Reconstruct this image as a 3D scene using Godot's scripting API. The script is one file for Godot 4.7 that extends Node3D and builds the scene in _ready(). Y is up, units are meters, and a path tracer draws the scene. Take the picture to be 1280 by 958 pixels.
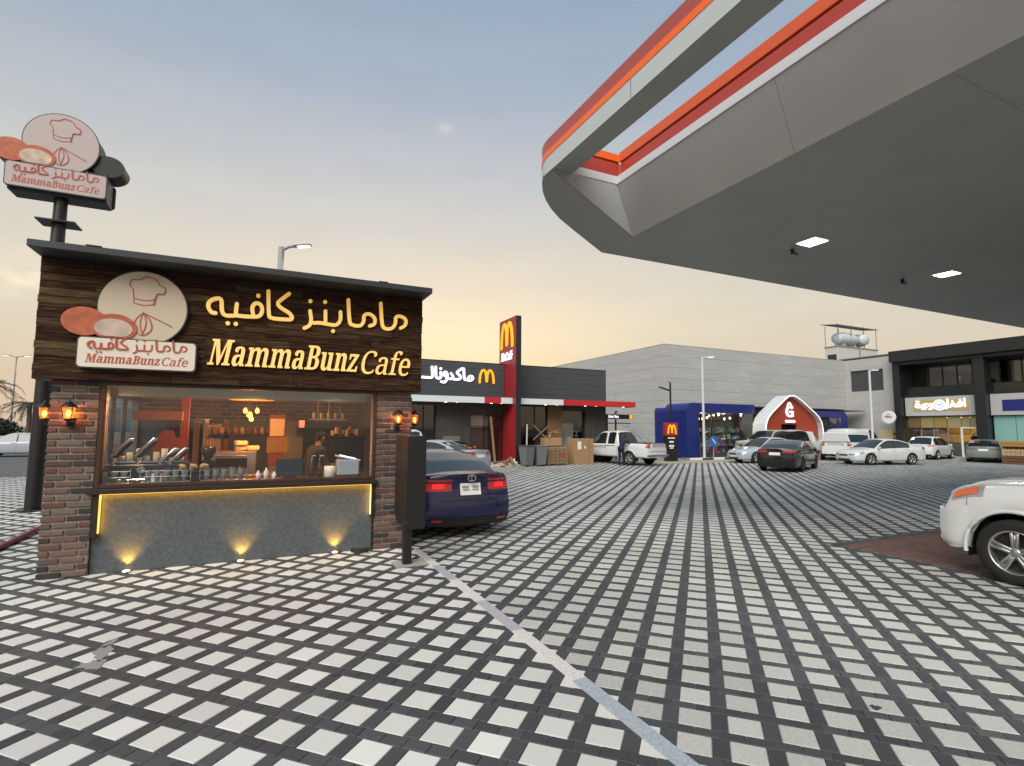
extends Node3D
# A forecourt at dusk: a small brick and timber kiosk, a fuel canopy, restaurants and shops behind.

var taken := {}
var mats := {}
var meshes := {}
var tex := {}
var rng := RandomNumberGenerator.new()

# ---------------------------------------------------------------- scene tree helpers
func numbered(called: String) -> String:
	taken[called] = taken.get(called, 0) + 1
	return called if taken[called] == 1 else "%s_%03d" % [called, taken[called] - 1]

func tag(o, label := "", category := "", group := "", kind := ""):
	if label: o.set_meta("label", label)
	if category: o.set_meta("category", category)
	if group: o.set_meta("group", group)
	if kind: o.set_meta("kind", kind)
	return o

func thing(called: String, label: String, category: String, at := Vector3.ZERO, turn := 0.0, group := "") -> Node3D:
	var o := Node3D.new()
	o.name = numbered(called)
	add_child(o)
	o.position = at
	o.rotation_degrees.y = turn
	tag(o, label, category, group)
	return o

func structure(called: String, at := Vector3.ZERO) -> Node3D:
	var o := Node3D.new()
	o.name = numbered(called)
	add_child(o)
	o.position = at
	o.set_meta("kind", "structure")
	return o

func part(called: String, mesh: Mesh, m: Material, parent: Node, at := Vector3.ZERO, turn := Vector3.ZERO) -> MeshInstance3D:
	var o := MeshInstance3D.new()
	var n := 0
	o.name = called
	while parent.has_node(NodePath(o.name)):
		n += 1
		o.name = "%s_%03d" % [called, n]
	o.mesh = mesh
	o.material_override = m
	o.position = at
	o.rotation_degrees = turn
	parent.add_child(o, true)
	return o

func fast_part(called: String, number: int, mesh: Mesh, m: Material, parent: Node, at: Vector3, turn := Vector3.ZERO) -> MeshInstance3D:
	var o := MeshInstance3D.new()
	o.name = called if number == 0 else "%s_%03d" % [called, number]
	o.mesh = mesh
	o.material_override = m
	o.position = at
	o.rotation_degrees = turn
	parent.add_child(o, true)
	return o

func copy_of(o: Node3D, at: Vector3, turn: float, label := "") -> Node3D:
	var c: Node3D = o.duplicate()
	c.name = numbered(str(o.get_meta("called")) if o.has_meta("called") else str(o.name).rstrip("0123456789_"))
	add_child(c)
	c.position = at
	c.rotation_degrees.y = turn
	if label: c.set_meta("label", label)
	return c

# ---------------------------------------------------------------- mesh building
class MB:
	var st := SurfaceTool.new()
	func _init(smooth := false):
		st.begin(Mesh.PRIMITIVE_TRIANGLES)
		st.set_smooth_group(0 if smooth else -1)
	func group(n: int):
		st.set_smooth_group(n)
	func tri(a: Vector3, b: Vector3, c: Vector3, out := Vector3.ZERO):      # counter-clockwise seen from outside
		if out != Vector3.ZERO and (b - a).cross(c - a).dot(out) < 0.0:
			var k := b
			b = c
			c = k
		st.add_vertex(a)
		st.add_vertex(c)
		st.add_vertex(b)
	func quad(a: Vector3, b: Vector3, c: Vector3, d: Vector3, out := Vector3.ZERO):
		if out != Vector3.ZERO and (b - a).cross(c - a).dot(out) < 0.0:
			var k := b
			b = d
			d = k
		for v in [a, c, b, a, d, c]:
			st.add_vertex(v)
	func done() -> ArrayMesh:
		st.generate_normals()
		return st.commit()
	func box(c: Vector3, s: Vector3, bev := 0.0, b := Basis()):
		var h := s * 0.5
		bev = minf(bev, minf(h.x, minf(h.y, h.z)) * 0.8)
		var g := h - Vector3.ONE * bev
		for ax in 3:
			var u := (ax + 1) % 3
			var w := (ax + 2) % 3
			for sg in [-1.0, 1.0]:
				var q := []
				for k in [[-1, -1], [1, -1], [1, 1], [-1, 1]]:
					var p := Vector3.ZERO
					p[ax] = sg * h[ax]
					p[u] = k[0] * g[u]
					p[w] = k[1] * g[w]
					q.append(c + b * p)
				var o := Vector3.ZERO
				o[ax] = sg
				quad(q[0], q[1], q[2], q[3], b * o)
				if bev > 0.0:
					for sw in [-1.0, 1.0]:           # chamfer between the ax face and the u face
						var e := []
						for k in [-1.0, 1.0]:
							var p1 := Vector3.ZERO
							p1[ax] = sg * h[ax]
							p1[u] = sw * g[u]
							p1[w] = k * g[w]
							var p2 := Vector3.ZERO
							p2[ax] = sg * g[ax]
							p2[u] = sw * h[u]
							p2[w] = k * g[w]
							e.append(c + b * p1)
							e.append(c + b * p2)
						var o2 := Vector3.ZERO
						o2[ax] = sg
						o2[u] = sw
						quad(e[0], e[1], e[3], e[2], b * o2)
		if bev > 0.0:
			for sx in [-1.0, 1.0]:
				for sy in [-1.0, 1.0]:
					for sz in [-1.0, 1.0]:
						var s3 := Vector3(sx, sy, sz)
						tri(c + b * (s3 * Vector3(h.x, g.y, g.z)), c + b * (s3 * Vector3(g.x, h.y, g.z)), c + b * (s3 * Vector3(g.x, g.y, h.z)), b * s3)
	func extrude(poly: PackedVector2Array, z0: float, z1: float, xf := Transform3D()):
		var idx := Geometry2D.triangulate_polygon(poly)
		var fz := xf.basis.z
		for i in range(0, idx.size(), 3):
			var t := []
			for k in 3:
				t.append(poly[idx[i + k]])
			tri(xf * Vector3(t[0].x, t[0].y, z1), xf * Vector3(t[1].x, t[1].y, z1), xf * Vector3(t[2].x, t[2].y, z1), fz)
			tri(xf * Vector3(t[0].x, t[0].y, z0), xf * Vector3(t[1].x, t[1].y, z0), xf * Vector3(t[2].x, t[2].y, z0), -fz)
		var cw := -1.0 if Geometry2D.is_polygon_clockwise(poly) else 1.0
		for i in poly.size():
			var a := poly[i]
			var d := poly[(i + 1) % poly.size()]
			var n := Vector2(d.y - a.y, a.x - d.x) * cw
			quad(xf * Vector3(a.x, a.y, z0), xf * Vector3(d.x, d.y, z0), xf * Vector3(d.x, d.y, z1), xf * Vector3(a.x, a.y, z1), xf.basis * Vector3(n.x, n.y, 0))
	func lathe(prof: Array, n: int, xf := Transform3D(), smooth := 1):        # prof: Vector2(radius, height), bottom to top outside
		st.set_smooth_group(smooth)
		for i in prof.size() - 1:
			var p: Vector2 = prof[i]
			var q: Vector2 = prof[i + 1]
			for k in n:
				var a := TAU * k / n
				var b := TAU * (k + 1) / n
				var pa := xf * Vector3(p.x * cos(a), p.y, p.x * sin(a))
				var pb := xf * Vector3(p.x * cos(b), p.y, p.x * sin(b))
				var qa := xf * Vector3(q.x * cos(a), q.y, q.x * sin(a))
				var qb := xf * Vector3(q.x * cos(b), q.y, q.x * sin(b))
				if p.x < 0.0001:
					tri(pa, qa, qb)
				elif q.x < 0.0001:
					tri(pa, qa, pb)
				else:
					quad(pa, qa, qb, pb)
	func tube(pts: Array, r, n := 8, cap := true):
		st.set_smooth_group(1)
		var rings := []
		for i in pts.size():
			var d: Vector3 = (pts[mini(i + 1, pts.size() - 1)] - pts[maxi(i - 1, 0)]).normalized()
			var u := d.cross(Vector3.UP if absf(d.y) < 0.9 else Vector3.RIGHT).normalized()
			var v := d.cross(u).normalized()
			var rr: float = r[i] if r is Array else r
			var ring := []
			for k in n:
				var a := TAU * k / n
				ring.append(pts[i] + (u * cos(a) + v * sin(a)) * rr)
			rings.append(ring)
		for i in rings.size() - 1:
			for k in n:
				var l := (k + 1) % n
				var mid: Vector3 = (rings[i][k] + rings[i + 1][l]) * 0.5 - (pts[i] + pts[i + 1]) * 0.5
				quad(rings[i][k], rings[i][l], rings[i + 1][l], rings[i + 1][k], mid)
		if cap:
			st.set_smooth_group(-1)
			for e in [0, rings.size() - 1]:
				var d: Vector3 = pts[e] - pts[1 if e == 0 else e - 1]
				for k in n:
					tri(pts[e], rings[e][k], rings[e][(k + 1) % n], d)
	func grid(rows: Array, outward := Vector3.ZERO, centre = null):            # rows of equal length; faces turned away from centre
		for i in rows.size() - 1:
			for k in rows[i].size() - 1:
				var a: Vector3 = rows[i][k]
				var b: Vector3 = rows[i][k + 1]
				var c: Vector3 = rows[i + 1][k + 1]
				var d: Vector3 = rows[i + 1][k]
				var o := outward
				if centre != null:
					o = (a + b + c + d) * 0.25 - centre
				quad(a, b, c, d, o)
	func stroke(p: Array, w: float, d: float, xf := Transform3D(), lift := 0.0003):   # a raised ribbon with round ends
		var pts := MB.smooth_line(p)
		var n := pts.size()
		var l := []
		var r := []
		for i in n:
			var t: Vector2 = (pts[mini(i + 1, n - 1)] - pts[maxi(i - 1, 0)]).normalized()
			var o := Vector2(-t.y, t.x) * w * 0.5
			l.append(pts[i] + o)
			r.append(pts[i] - o)
		for i in n - 1:
			var z0 := d + i * lift
			var z1 := d + (i + 1) * lift
			quad(xf * Vector3(l[i].x, l[i].y, z0), xf * Vector3(r[i].x, r[i].y, z0), xf * Vector3(r[i + 1].x, r[i + 1].y, z1), xf * Vector3(l[i + 1].x, l[i + 1].y, z1), xf.basis.z)
			for e in [l, r]:
				var side: Vector2 = e[i] - pts[i]
				quad(xf * Vector3(e[i].x, e[i].y, 0), xf * Vector3(e[i + 1].x, e[i + 1].y, 0), xf * Vector3(e[i + 1].x, e[i + 1].y, z1), xf * Vector3(e[i].x, e[i].y, z0), xf.basis * Vector3(side.x, side.y, 0))
		for e in [0, n - 1]:
			var t: Vector2 = (pts[0] - pts[1]) if e == 0 else (pts[n - 1] - pts[n - 2])
			t = t.normalized() * w * 0.5
			var z = d + e * lift
			for k in 8:
				var a: Vector2 = pts[e] + t.rotated(-PI / 2 + PI * k / 8)
				var b: Vector2 = pts[e] + t.rotated(-PI / 2 + PI * (k + 1) / 8)
				tri(xf * Vector3(pts[e].x, pts[e].y, z), xf * Vector3(a.x, a.y, z), xf * Vector3(b.x, b.y, z), xf.basis.z)
				var m = (a + b) * 0.5 - pts[e]
				quad(xf * Vector3(a.x, a.y, 0), xf * Vector3(b.x, b.y, 0), xf * Vector3(b.x, b.y, z), xf * Vector3(a.x, a.y, z), xf.basis * Vector3(m.x, m.y, 0))
	static func smooth_line(p: Array) -> Array:
		if p.size() < 3:
			return p
		var out := []
		for i in p.size() - 1:
			var a: Vector2 = p[maxi(i - 1, 0)]
			var b: Vector2 = p[i]
			var c: Vector2 = p[i + 1]
			var d: Vector2 = p[mini(i + 2, p.size() - 1)]
			for k in 4:
				out.append(b.cubic_interpolate(c, a, d, k / 4.0))
		out.append(p[p.size() - 1])
		return out

func box_mesh(s: Vector3, bev := 0.006) -> ArrayMesh:
	var key := "box %.4f %.4f %.4f %.4f" % [s.x, s.y, s.z, bev]
	if not meshes.has(key):
		var mb := MB.new()
		mb.box(Vector3.ZERO, s, bev)
		meshes[key] = mb.done()
	return meshes[key]

# a box given by its low and high corners
func slab(called: String, lo: Vector3, hi: Vector3, m: Material, parent: Node, bev := 0.006) -> MeshInstance3D:
	return part(called, box_mesh(hi - lo, bev), m, parent, (lo + hi) * 0.5)

func cyl_mesh(r: float, h: float, n := 20, bev := 0.004) -> ArrayMesh:
	var key := "cyl %.4f %.4f %d" % [r, h, n]
	if not meshes.has(key):
		var mb := MB.new()
		mb.lathe([Vector2(0, 0), Vector2(r - bev, 0)], n, Transform3D(), -1)
		mb.lathe([Vector2(r - bev, 0), Vector2(r, bev), Vector2(r, h - bev), Vector2(r - bev, h)], n)
		mb.lathe([Vector2(r - bev, h), Vector2(0, h)], n, Transform3D(), -1)
		meshes[key] = mb.done()
	return meshes[key]

func tube_mesh(pts: Array, r, n := 8) -> ArrayMesh:
	var mb := MB.new()
	mb.tube(pts, r, n)
	return mb.done()

func stroke_mesh(p: Array, w: float, d: float, shift := Vector2.ZERO, k := 1.0) -> ArrayMesh:
	var q := []
	for v in p:
		q.append(Vector2(v[0], v[1]) * k + shift)
	var mb := MB.new()
	if q.size() == 1:
		var c := PackedVector2Array()
		for i in 14:
			c.append(q[0] + Vector2(w * 0.56, 0).rotated(TAU * i / 14))
		mb.extrude(c, 0.0, d)
	else:
		mb.stroke(q, w, d)
	return mb.done()

func glyph(c: String, serif: bool, bold: bool, high: float, depth: float, lean := 0.0) -> Array:   # [mesh, advance], high is the letter height per em
	var f := SystemFont.new()
	f.font_names = PackedStringArray(["Droid Serif" if serif else "Droid Sans"])
	f.font_weight = 700 if bold else 400
	var t := TextMesh.new()
	t.text = c
	t.font = f
	t.font_size = 96
	t.pixel_size = high / 96.0
	t.depth = depth
	t.curve_step = 1.5
	t.horizontal_alignment = HORIZONTAL_ALIGNMENT_LEFT
	t.vertical_alignment = VERTICAL_ALIGNMENT_BOTTOM
	var a := t.get_mesh_arrays()
	var v: PackedVector3Array = a[Mesh.ARRAY_VERTEX]
	var base := f.get_descent(96) * t.pixel_size
	for i in v.size():
		v[i].y -= base
		v[i].x += v[i].y * lean
	var idx: PackedInt32Array = a[Mesh.ARRAY_INDEX]
	var st := SurfaceTool.new()
	st.begin(Mesh.PRIMITIVE_TRIANGLES)
	st.set_smooth_group(-1)
	for i in idx:
		st.add_vertex(v[i])
	st.generate_normals()
	return [st.commit(), f.get_string_size(c, HORIZONTAL_ALIGNMENT_LEFT, -1, 96).x * t.pixel_size]

# letters side by side along local x of parent; returns the width
func write_text(text: String, parent: Node, at: Vector3, turn: Vector3, high: float, width: float, depth: float, m: Material, serif := false, bold := true, lean := 0.0, called := "letter") -> void:
	var gl := []
	var total := 0.0
	for c in text:
		if c == " ":
			gl.append([null, high * 0.3])
		else:
			gl.append(glyph(c, serif, bold, high, depth, lean))
		total += gl[-1][1]
	var k := width / total
	var b := Basis.from_euler(turn * PI / 180.0)
	var x := 0.0
	for g in gl:
		if g[0] != null:
			var o := part(called, g[0], m, parent, at + b * Vector3(x, 0, 0), turn)
			o.scale = Vector3(k, 1, 1)
		x += g[1] * k

# ---------------------------------------------------------------- materials
func lin(r: float, g: float, b: float) -> Color:
	return Color(r, g, b).linear_to_srgb()

func noise_tex(called: String, freq: float, lo: float, hi: float, octaves := 4, normal := false, strength := 4.0, kind := FastNoiseLite.TYPE_SIMPLEX_SMOOTH, size := 512) -> Texture2D:
	if tex.has(called):
		return tex[called]
	var n := FastNoiseLite.new()
	n.seed = called.hash() % 10000
	n.noise_type = kind
	n.frequency = freq
	n.fractal_octaves = octaves
	var t := NoiseTexture2D.new()
	t.width = size
	t.height = size
	t.seamless = true
	t.noise = n
	if normal:
		t.as_normal_map = true
		t.bump_strength = strength
	else:
		var g := Gradient.new()
		g.set_color(0, lin(lo, lo, lo))
		g.set_color(1, lin(hi, hi, hi))
		t.color_ramp = g
	tex[called] = t
	return t

func streak_tex(called: String, along: float, across: float, lo: float, hi: float, power: float) -> Texture2D:
	if tex.has(called):
		return tex[called]
	var n := FastNoiseLite.new()
	n.seed = called.hash() % 10000
	n.noise_type = FastNoiseLite.TYPE_SIMPLEX_SMOOTH
	n.frequency = 1.0
	n.fractal_octaves = 4
	var im := Image.create(256, 256, false, Image.FORMAT_RGB8)
	for y in 256:
		for x in 256:
			var a := TAU * x / 256.0
			var b := TAU * y / 256.0
			var v := n.get_noise_3d(cos(a) * along, sin(a) * along + cos(b) * across, sin(b) * across)
			v = pow(clampf(v * 0.8 + 0.5, 0.0, 1.0), power)
			var c := lin(1, 1, 1) * lerpf(lo, hi, v)
			im.set_pixel(x, y, Color(c.r, c.g, c.b))
	tex[called] = ImageTexture.create_from_image(im)
	return tex[called]

func mat(called: String, c: Color, rough := 0.7, metal := 0.0, t: Texture2D = null, scale := Vector3.ONE, nrm: Texture2D = null, nscale := 0.5) -> StandardMaterial3D:
	if mats.has(called):
		return mats[called]
	var m := StandardMaterial3D.new()
	m.resource_name = called
	m.albedo_color = c
	m.roughness = rough
	m.metallic = metal
	if t != null or nrm != null:
		m.uv1_triplanar = true
		m.uv1_world_triplanar = true
		m.uv1_scale = scale
		m.albedo_texture = t
		if nrm != null:
			m.normal_enabled = true
			m.normal_texture = nrm
			m.normal_scale = nscale
	mats[called] = m
	return m

func glow(called: String, c: Color, e: float, base := Color(0.9, 0.9, 0.9)) -> StandardMaterial3D:
	if mats.has(called):
		return mats[called]
	var m := StandardMaterial3D.new()
	m.resource_name = called
	m.albedo_color = base
	m.emission_enabled = true
	m.emission = c
	m.emission_energy_multiplier = e
	m.roughness = 0.5
	mats[called] = m
	return m

func paint(called: String, c: Color, rough := 0.25) -> StandardMaterial3D:
	if mats.has(called):
		return mats[called]
	var m := mat(called, c, rough)
	m.clearcoat_enabled = true
	m.clearcoat = 0.6
	m.clearcoat_roughness = 0.06
	return m

func pane(called: String, tint: Color, alpha: float) -> StandardMaterial3D:
	if mats.has(called):
		return mats[called]
	var m := StandardMaterial3D.new()
	m.resource_name = called
	m.transparency = BaseMaterial3D.TRANSPARENCY_ALPHA
	m.albedo_color = Color(tint.r, tint.g, tint.b, alpha)
	m.roughness = 0.02
	m.metallic_specular = 0.5
	mats[called] = m
	return m

func omni(parent: Node, at: Vector3, c: Color, e: float, size := 0.05, reach := 12.0) -> void:
	var l := OmniLight3D.new()
	l.name = "light"
	l.light_color = c
	l.light_energy = e
	l.light_size = size
	l.omni_range = reach
	l.omni_attenuation = 2.0
	l.shadow_enabled = true
	l.position = at
	parent.add_child(l, true)

func spot(parent: Node, at: Vector3, dir: Vector3, c: Color, e: float, angle := 40.0, size := 0.04, reach := 12.0) -> void:
	var l := SpotLight3D.new()
	l.name = "light"
	l.light_color = c
	l.light_energy = e
	l.light_size = size
	l.spot_angle = angle
	l.spot_angle_attenuation = 0.9
	l.spot_range = reach
	l.spot_attenuation = 2.0
	l.shadow_enabled = true
	l.position = at
	l.basis = Basis.looking_at(dir, Vector3.UP if absf(dir.normalized().y) < 0.95 else Vector3.RIGHT)
	parent.add_child(l, true)

func area(parent: Node, at: Vector3, dir: Vector3, size: Vector2, c: Color, e: float, up := Vector3.UP, reach := 12.0) -> void:
	var l := AreaLight3D.new()
	l.name = "light"
	l.light_color = c
	l.light_energy = e
	l.area_size = size
	l.set("area_range", reach)
	l.set("area_attenuation", 2.0)
	l.shadow_enabled = true
	l.position = at
	l.basis = Basis.looking_at(dir, up)
	parent.add_child(l, true)

# ---------------------------------------------------------------- the scene
func _ready():
	rng.seed = 4711
	make_camera_and_light()
	make_palette()
	make_ground()
	make_kiosk()
	make_canopy()
	make_restaurant()
	make_store()
	make_shops()
	make_kiosk_inside()
	make_kiosk_fittings()
	make_vehicles()
	make_street_things()
	make_far_left()

const SUN_AZIMUTH := 15.0          # degrees to the right of -z, where the sun went down

func sky_color(d: Vector3) -> Color:
	var e := rad_to_deg(asin(clampf(d.y, -1, 1)))
	var az := absf(wrapf(rad_to_deg(atan2(d.x, -d.z)) - SUN_AZIMUTH, -180, 180))
	var near := exp(-pow(az / (17.0 + 0.65 * maxf(e, 0.0)), 2.0))
	var stops := [[0.0, Color(0.74, 0.55, 0.41), Color(1.05, 0.72, 0.34)], [4.0, Color(0.75, 0.59, 0.44), Color(1.12, 0.83, 0.43)], [10.0, Color(0.72, 0.66, 0.53), Color(1.12, 0.89, 0.58)],
		[16.0, Color(0.68, 0.655, 0.575), Color(0.86, 0.75, 0.60)], [21.0, Color(0.60, 0.61, 0.59), Color(0.70, 0.67, 0.62)], [27.0, Color(0.47, 0.52, 0.57), Color(0.56, 0.575, 0.605)],
		[34.0, Color(0.34, 0.425, 0.535), Color(0.41, 0.475, 0.575)], [43.0, Color(0.275, 0.37, 0.50), Color(0.305, 0.405, 0.53)], [60.0, Color(0.22, 0.315, 0.46), Color(0.22, 0.315, 0.46)], [90.0, Color(0.185, 0.28, 0.43), Color(0.185, 0.28, 0.43)]]
	var c: Color = stops[0][1].lerp(stops[0][2], near)
	for i in stops.size() - 1:
		if e >= stops[i][0] and e <= stops[i + 1][0]:
			var k: float = (e - stops[i][0]) / (stops[i + 1][0] - stops[i][0])
			k = k * k * (3.0 - 2.0 * k) * 0.4 + k * 0.6
			c = stops[i][1].lerp(stops[i][2], near).lerp(stops[i + 1][1].lerp(stops[i + 1][2], near), k)
	return c * (1.0 / 1.35)

func make_sky() -> Sky:
	var n := FastNoiseLite.new()
	n.seed = 7
	n.frequency = 1.0
	n.fractal_octaves = 5
	var wisps := []                       # azimuth, elevation, half width, half height, strength
	for w in [[17.3, 30.6, 1.3, 0.55, 0.5], [-18.0, 11.7, 5.0, 1.6, 1.0], [-20.0, 14.0, 4.0, 0.9, 0.3], [20.5, 10.3, 3.0, 0.5, 0.35], [34.0, 8.4, 4.0, 0.6, 0.3], [-30.0, 9.0, 9.0, 1.2, 0.35], [62.0, 12.0, 14.0, 1.0, 0.18], [-70.0, 13.0, 16.0, 1.4, 0.25], [130.0, 14.0, 22.0, 1.6, 0.15], [-140.0, 12.0, 20.0, 1.5, 0.15]]:
		wisps.append(w)
	var h := 512
	var im := Image.create(h * 2, h, false, Image.FORMAT_RGBAF)
	for y in h:
		var e := PI * (0.5 - (y + 0.5) / h)
		var ed := rad_to_deg(e)
		for x in h * 2:
			var a := wrapf(TAU * (x + 0.5) / (h * 2), -PI, PI)
			var d := Vector3(sin(a) * cos(e), sin(e), -cos(a) * cos(e))
			var c := sky_color(Vector3(d.x, maxf(d.y, 0.0), d.z)) if y < h / 2 + 2 else Color(0.24, 0.22, 0.19)
			if ed > 0.5 and ed < 40.0:
				var ad := rad_to_deg(a)
				var soft := n.get_noise_3d(d.x * 5.0, d.y * 26.0, d.z * 5.0)
				c = c * (1.0 + 0.035 * soft)
				for w in wisps:
					var u: float = wrapf(ad - w[0], -180.0, 180.0) / w[2]
					var v: float = (ed - w[1]) / w[3]
					if u * u + v * v < 4.0:
						var s: float = w[4] * exp(-1.6 * (u * u + v * v)) * clampf(0.5 + 1.3 * n.get_noise_3d(d.x * 24.0, d.y * 70.0, d.z * 24.0), 0.0, 1.3)
						c = c.lerp(Color(0.76, 0.66, 0.49), s)
			im.set_pixel(x, y, Color(c.r, c.g, c.b, 1.0))
	var pm := PanoramaSkyMaterial.new()
	pm.panorama = ImageTexture.create_from_image(im)
	var s := Sky.new()
	s.sky_material = pm
	return s

func make_camera_and_light():
	var cam := Camera3D.new()
	cam.name = "camera"
	cam.position = Vector3(0, 1.9, 0)
	cam.rotation_degrees = Vector3(4.98, -25.37, 0.345)
	cam.fov = rad_to_deg(2.0 * atan(479.0 / 656.7))
	cam.near = 0.05
	cam.far = 3000.0
	cam.current = true
	add_child(cam)
	var env := Environment.new()
	env.background_mode = Environment.BG_SKY
	env.sky = make_sky()
	env.tonemap_mode = Environment.TONE_MAPPER_LINEAR
	env.tonemap_exposure = 1.35
	env.sdfgi_enabled = true
	env.ssao_enabled = true
	env.ssil_enabled = true
	var we := WorldEnvironment.new()
	we.name = "world_environment"
	we.environment = env
	add_child(we)
	var sun := DirectionalLight3D.new()      # the soft bright sky on the side away from the sunset, behind the viewer
	sun.name = "sun"
	sun.light_color = Color(1.0, 0.985, 0.955)
	sun.light_energy = 0.92
	sun.light_angular_distance = 50.0
	sun.rotation_degrees = Vector3(-44.0, -46.0, 0)
	sun.shadow_enabled = true
	add_child(sun)

func make_palette():
	var fine := noise_tex("fine", 0.05, 0.82, 1.0)
	var mottle := noise_tex("mottle", 0.012, 0.62, 1.0, 5)
	var grit := noise_tex("grit normal", 0.09, 0, 1, 3, true, 3.0)
	var wood := streak_tex("grain", 0.5, 5.0, 0.35, 1.0, 1.0)
	mat("ground", lin(0.16, 0.15, 0.135), 0.95, 0, mottle, Vector3.ONE * 0.15)
	mat("asphalt", lin(0.115, 0.115, 0.115), 0.9, 0, mottle, Vector3.ONE * 0.2, grit, 0.3)
	mat("light concrete", lin(0.36, 0.345, 0.31), 0.9, 0, mottle, Vector3.ONE * 0.3)
	mat("sand", lin(0.42, 0.36, 0.26), 0.95, 0, mottle, Vector3.ONE * 0.5)
	mat("mortar", lin(0.26, 0.245, 0.22), 0.95, 0, fine, Vector3.ONE * 2.0)
	mat("brick mortar", lin(0.34, 0.29, 0.245), 0.95, 0, mottle, Vector3.ONE * 3.0, grit, 0.5)
	mat("render", lin(0.105, 0.122, 0.132), 0.8, 0, noise_tex("render", 0.03, 0.62, 1.0, 6), Vector3.ONE * 0.8, grit, 0.25)
	mat("black metal", lin(0.008, 0.0085, 0.009), 0.42)
	mat("roof metal", lin(0.028, 0.032, 0.036), 0.5, 0, fine, Vector3.ONE)
	mat("dark wood", lin(0.035, 0.018, 0.009), 0.6, 0, wood, Vector3(0.4, 4, 4))
	mat("dark frame", lin(0.018, 0.011, 0.007), 0.5)
	mat("steel", lin(0.5, 0.5, 0.5), 0.28, 0.9)
	mat("chrome", lin(0.7, 0.7, 0.7), 0.08, 1.0)
	mat("white paint", lin(0.72, 0.72, 0.70), 0.5)
	mat("black", lin(0.006, 0.006, 0.006), 0.6)
	mat("dark grey", lin(0.05, 0.052, 0.056), 0.6)
	mat("grey paint", lin(0.32, 0.33, 0.33), 0.5)
	mat("rubber", lin(0.012, 0.012, 0.012), 0.8)
	mat("cardboard", lin(0.36, 0.22, 0.11), 0.9, 0, fine, Vector3.ONE * 2.0)
	mat("pale timber", lin(0.48, 0.33, 0.17), 0.8, 0, wood, Vector3(1.0, 6, 6))
	mat("plastic grey", lin(0.13, 0.14, 0.14), 0.6)
	mat("paper", lin(0.75, 0.73, 0.68), 0.9)
	pane("window glass", Color(0.2, 0.25, 0.25), 0.03)

# ---------------------------------------------------------------- ground
const E1 := Vector2(0.70711, 0.70711)      # (x, z): right and towards the viewer
const E2 := Vector2(0.70711, -0.70711)     # (x, z): right and away

func paver_mesh(a: float, b: float) -> ArrayMesh:     # a along E1, b along E2, top at 0
	var key := "paver %.3f %.3f" % [a, b]
	if not meshes.has(key):
		var mb := MB.new()
		var basis := Basis(Vector3(E1.x, 0, E1.y), Vector3.UP, Vector3(E2.x, 0, E2.y))
		var g := 0.004
		var c := 0.004
		var h := Vector2(a - g, b - g) * 0.5
		var top := []
		var mid := []
		var low := []
		for s in [[-1, -1], [1, -1], [1, 1], [-1, 1]]:
			top.append(basis * Vector3(s[0] * (h.x - c), 0, s[1] * (h.y - c)))
			mid.append(basis * Vector3(s[0] * h.x, -c, s[1] * h.y))
			low.append(basis * Vector3(s[0] * h.x, -0.03, s[1] * h.y))
		mb.quad(top[0], top[1], top[2], top[3], Vector3.UP)
		for i in 4:
			var j := (i + 1) % 4
			var o: Vector3 = mid[i] + mid[j]
			mb.quad(top[i], top[j], mid[j], mid[i], o + Vector3.UP * 0.2)
			mb.quad(mid[i], mid[j], low[j], low[i], Vector3(o.x, 0, o.z))
		meshes[key] = mb.done()
	return meshes[key]

func dist_rect(p: Vector2, lo: Vector2, hi: Vector2) -> bool:
	return p.x > lo.x and p.x < hi.x and p.y > lo.y and p.y < hi.y

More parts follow.
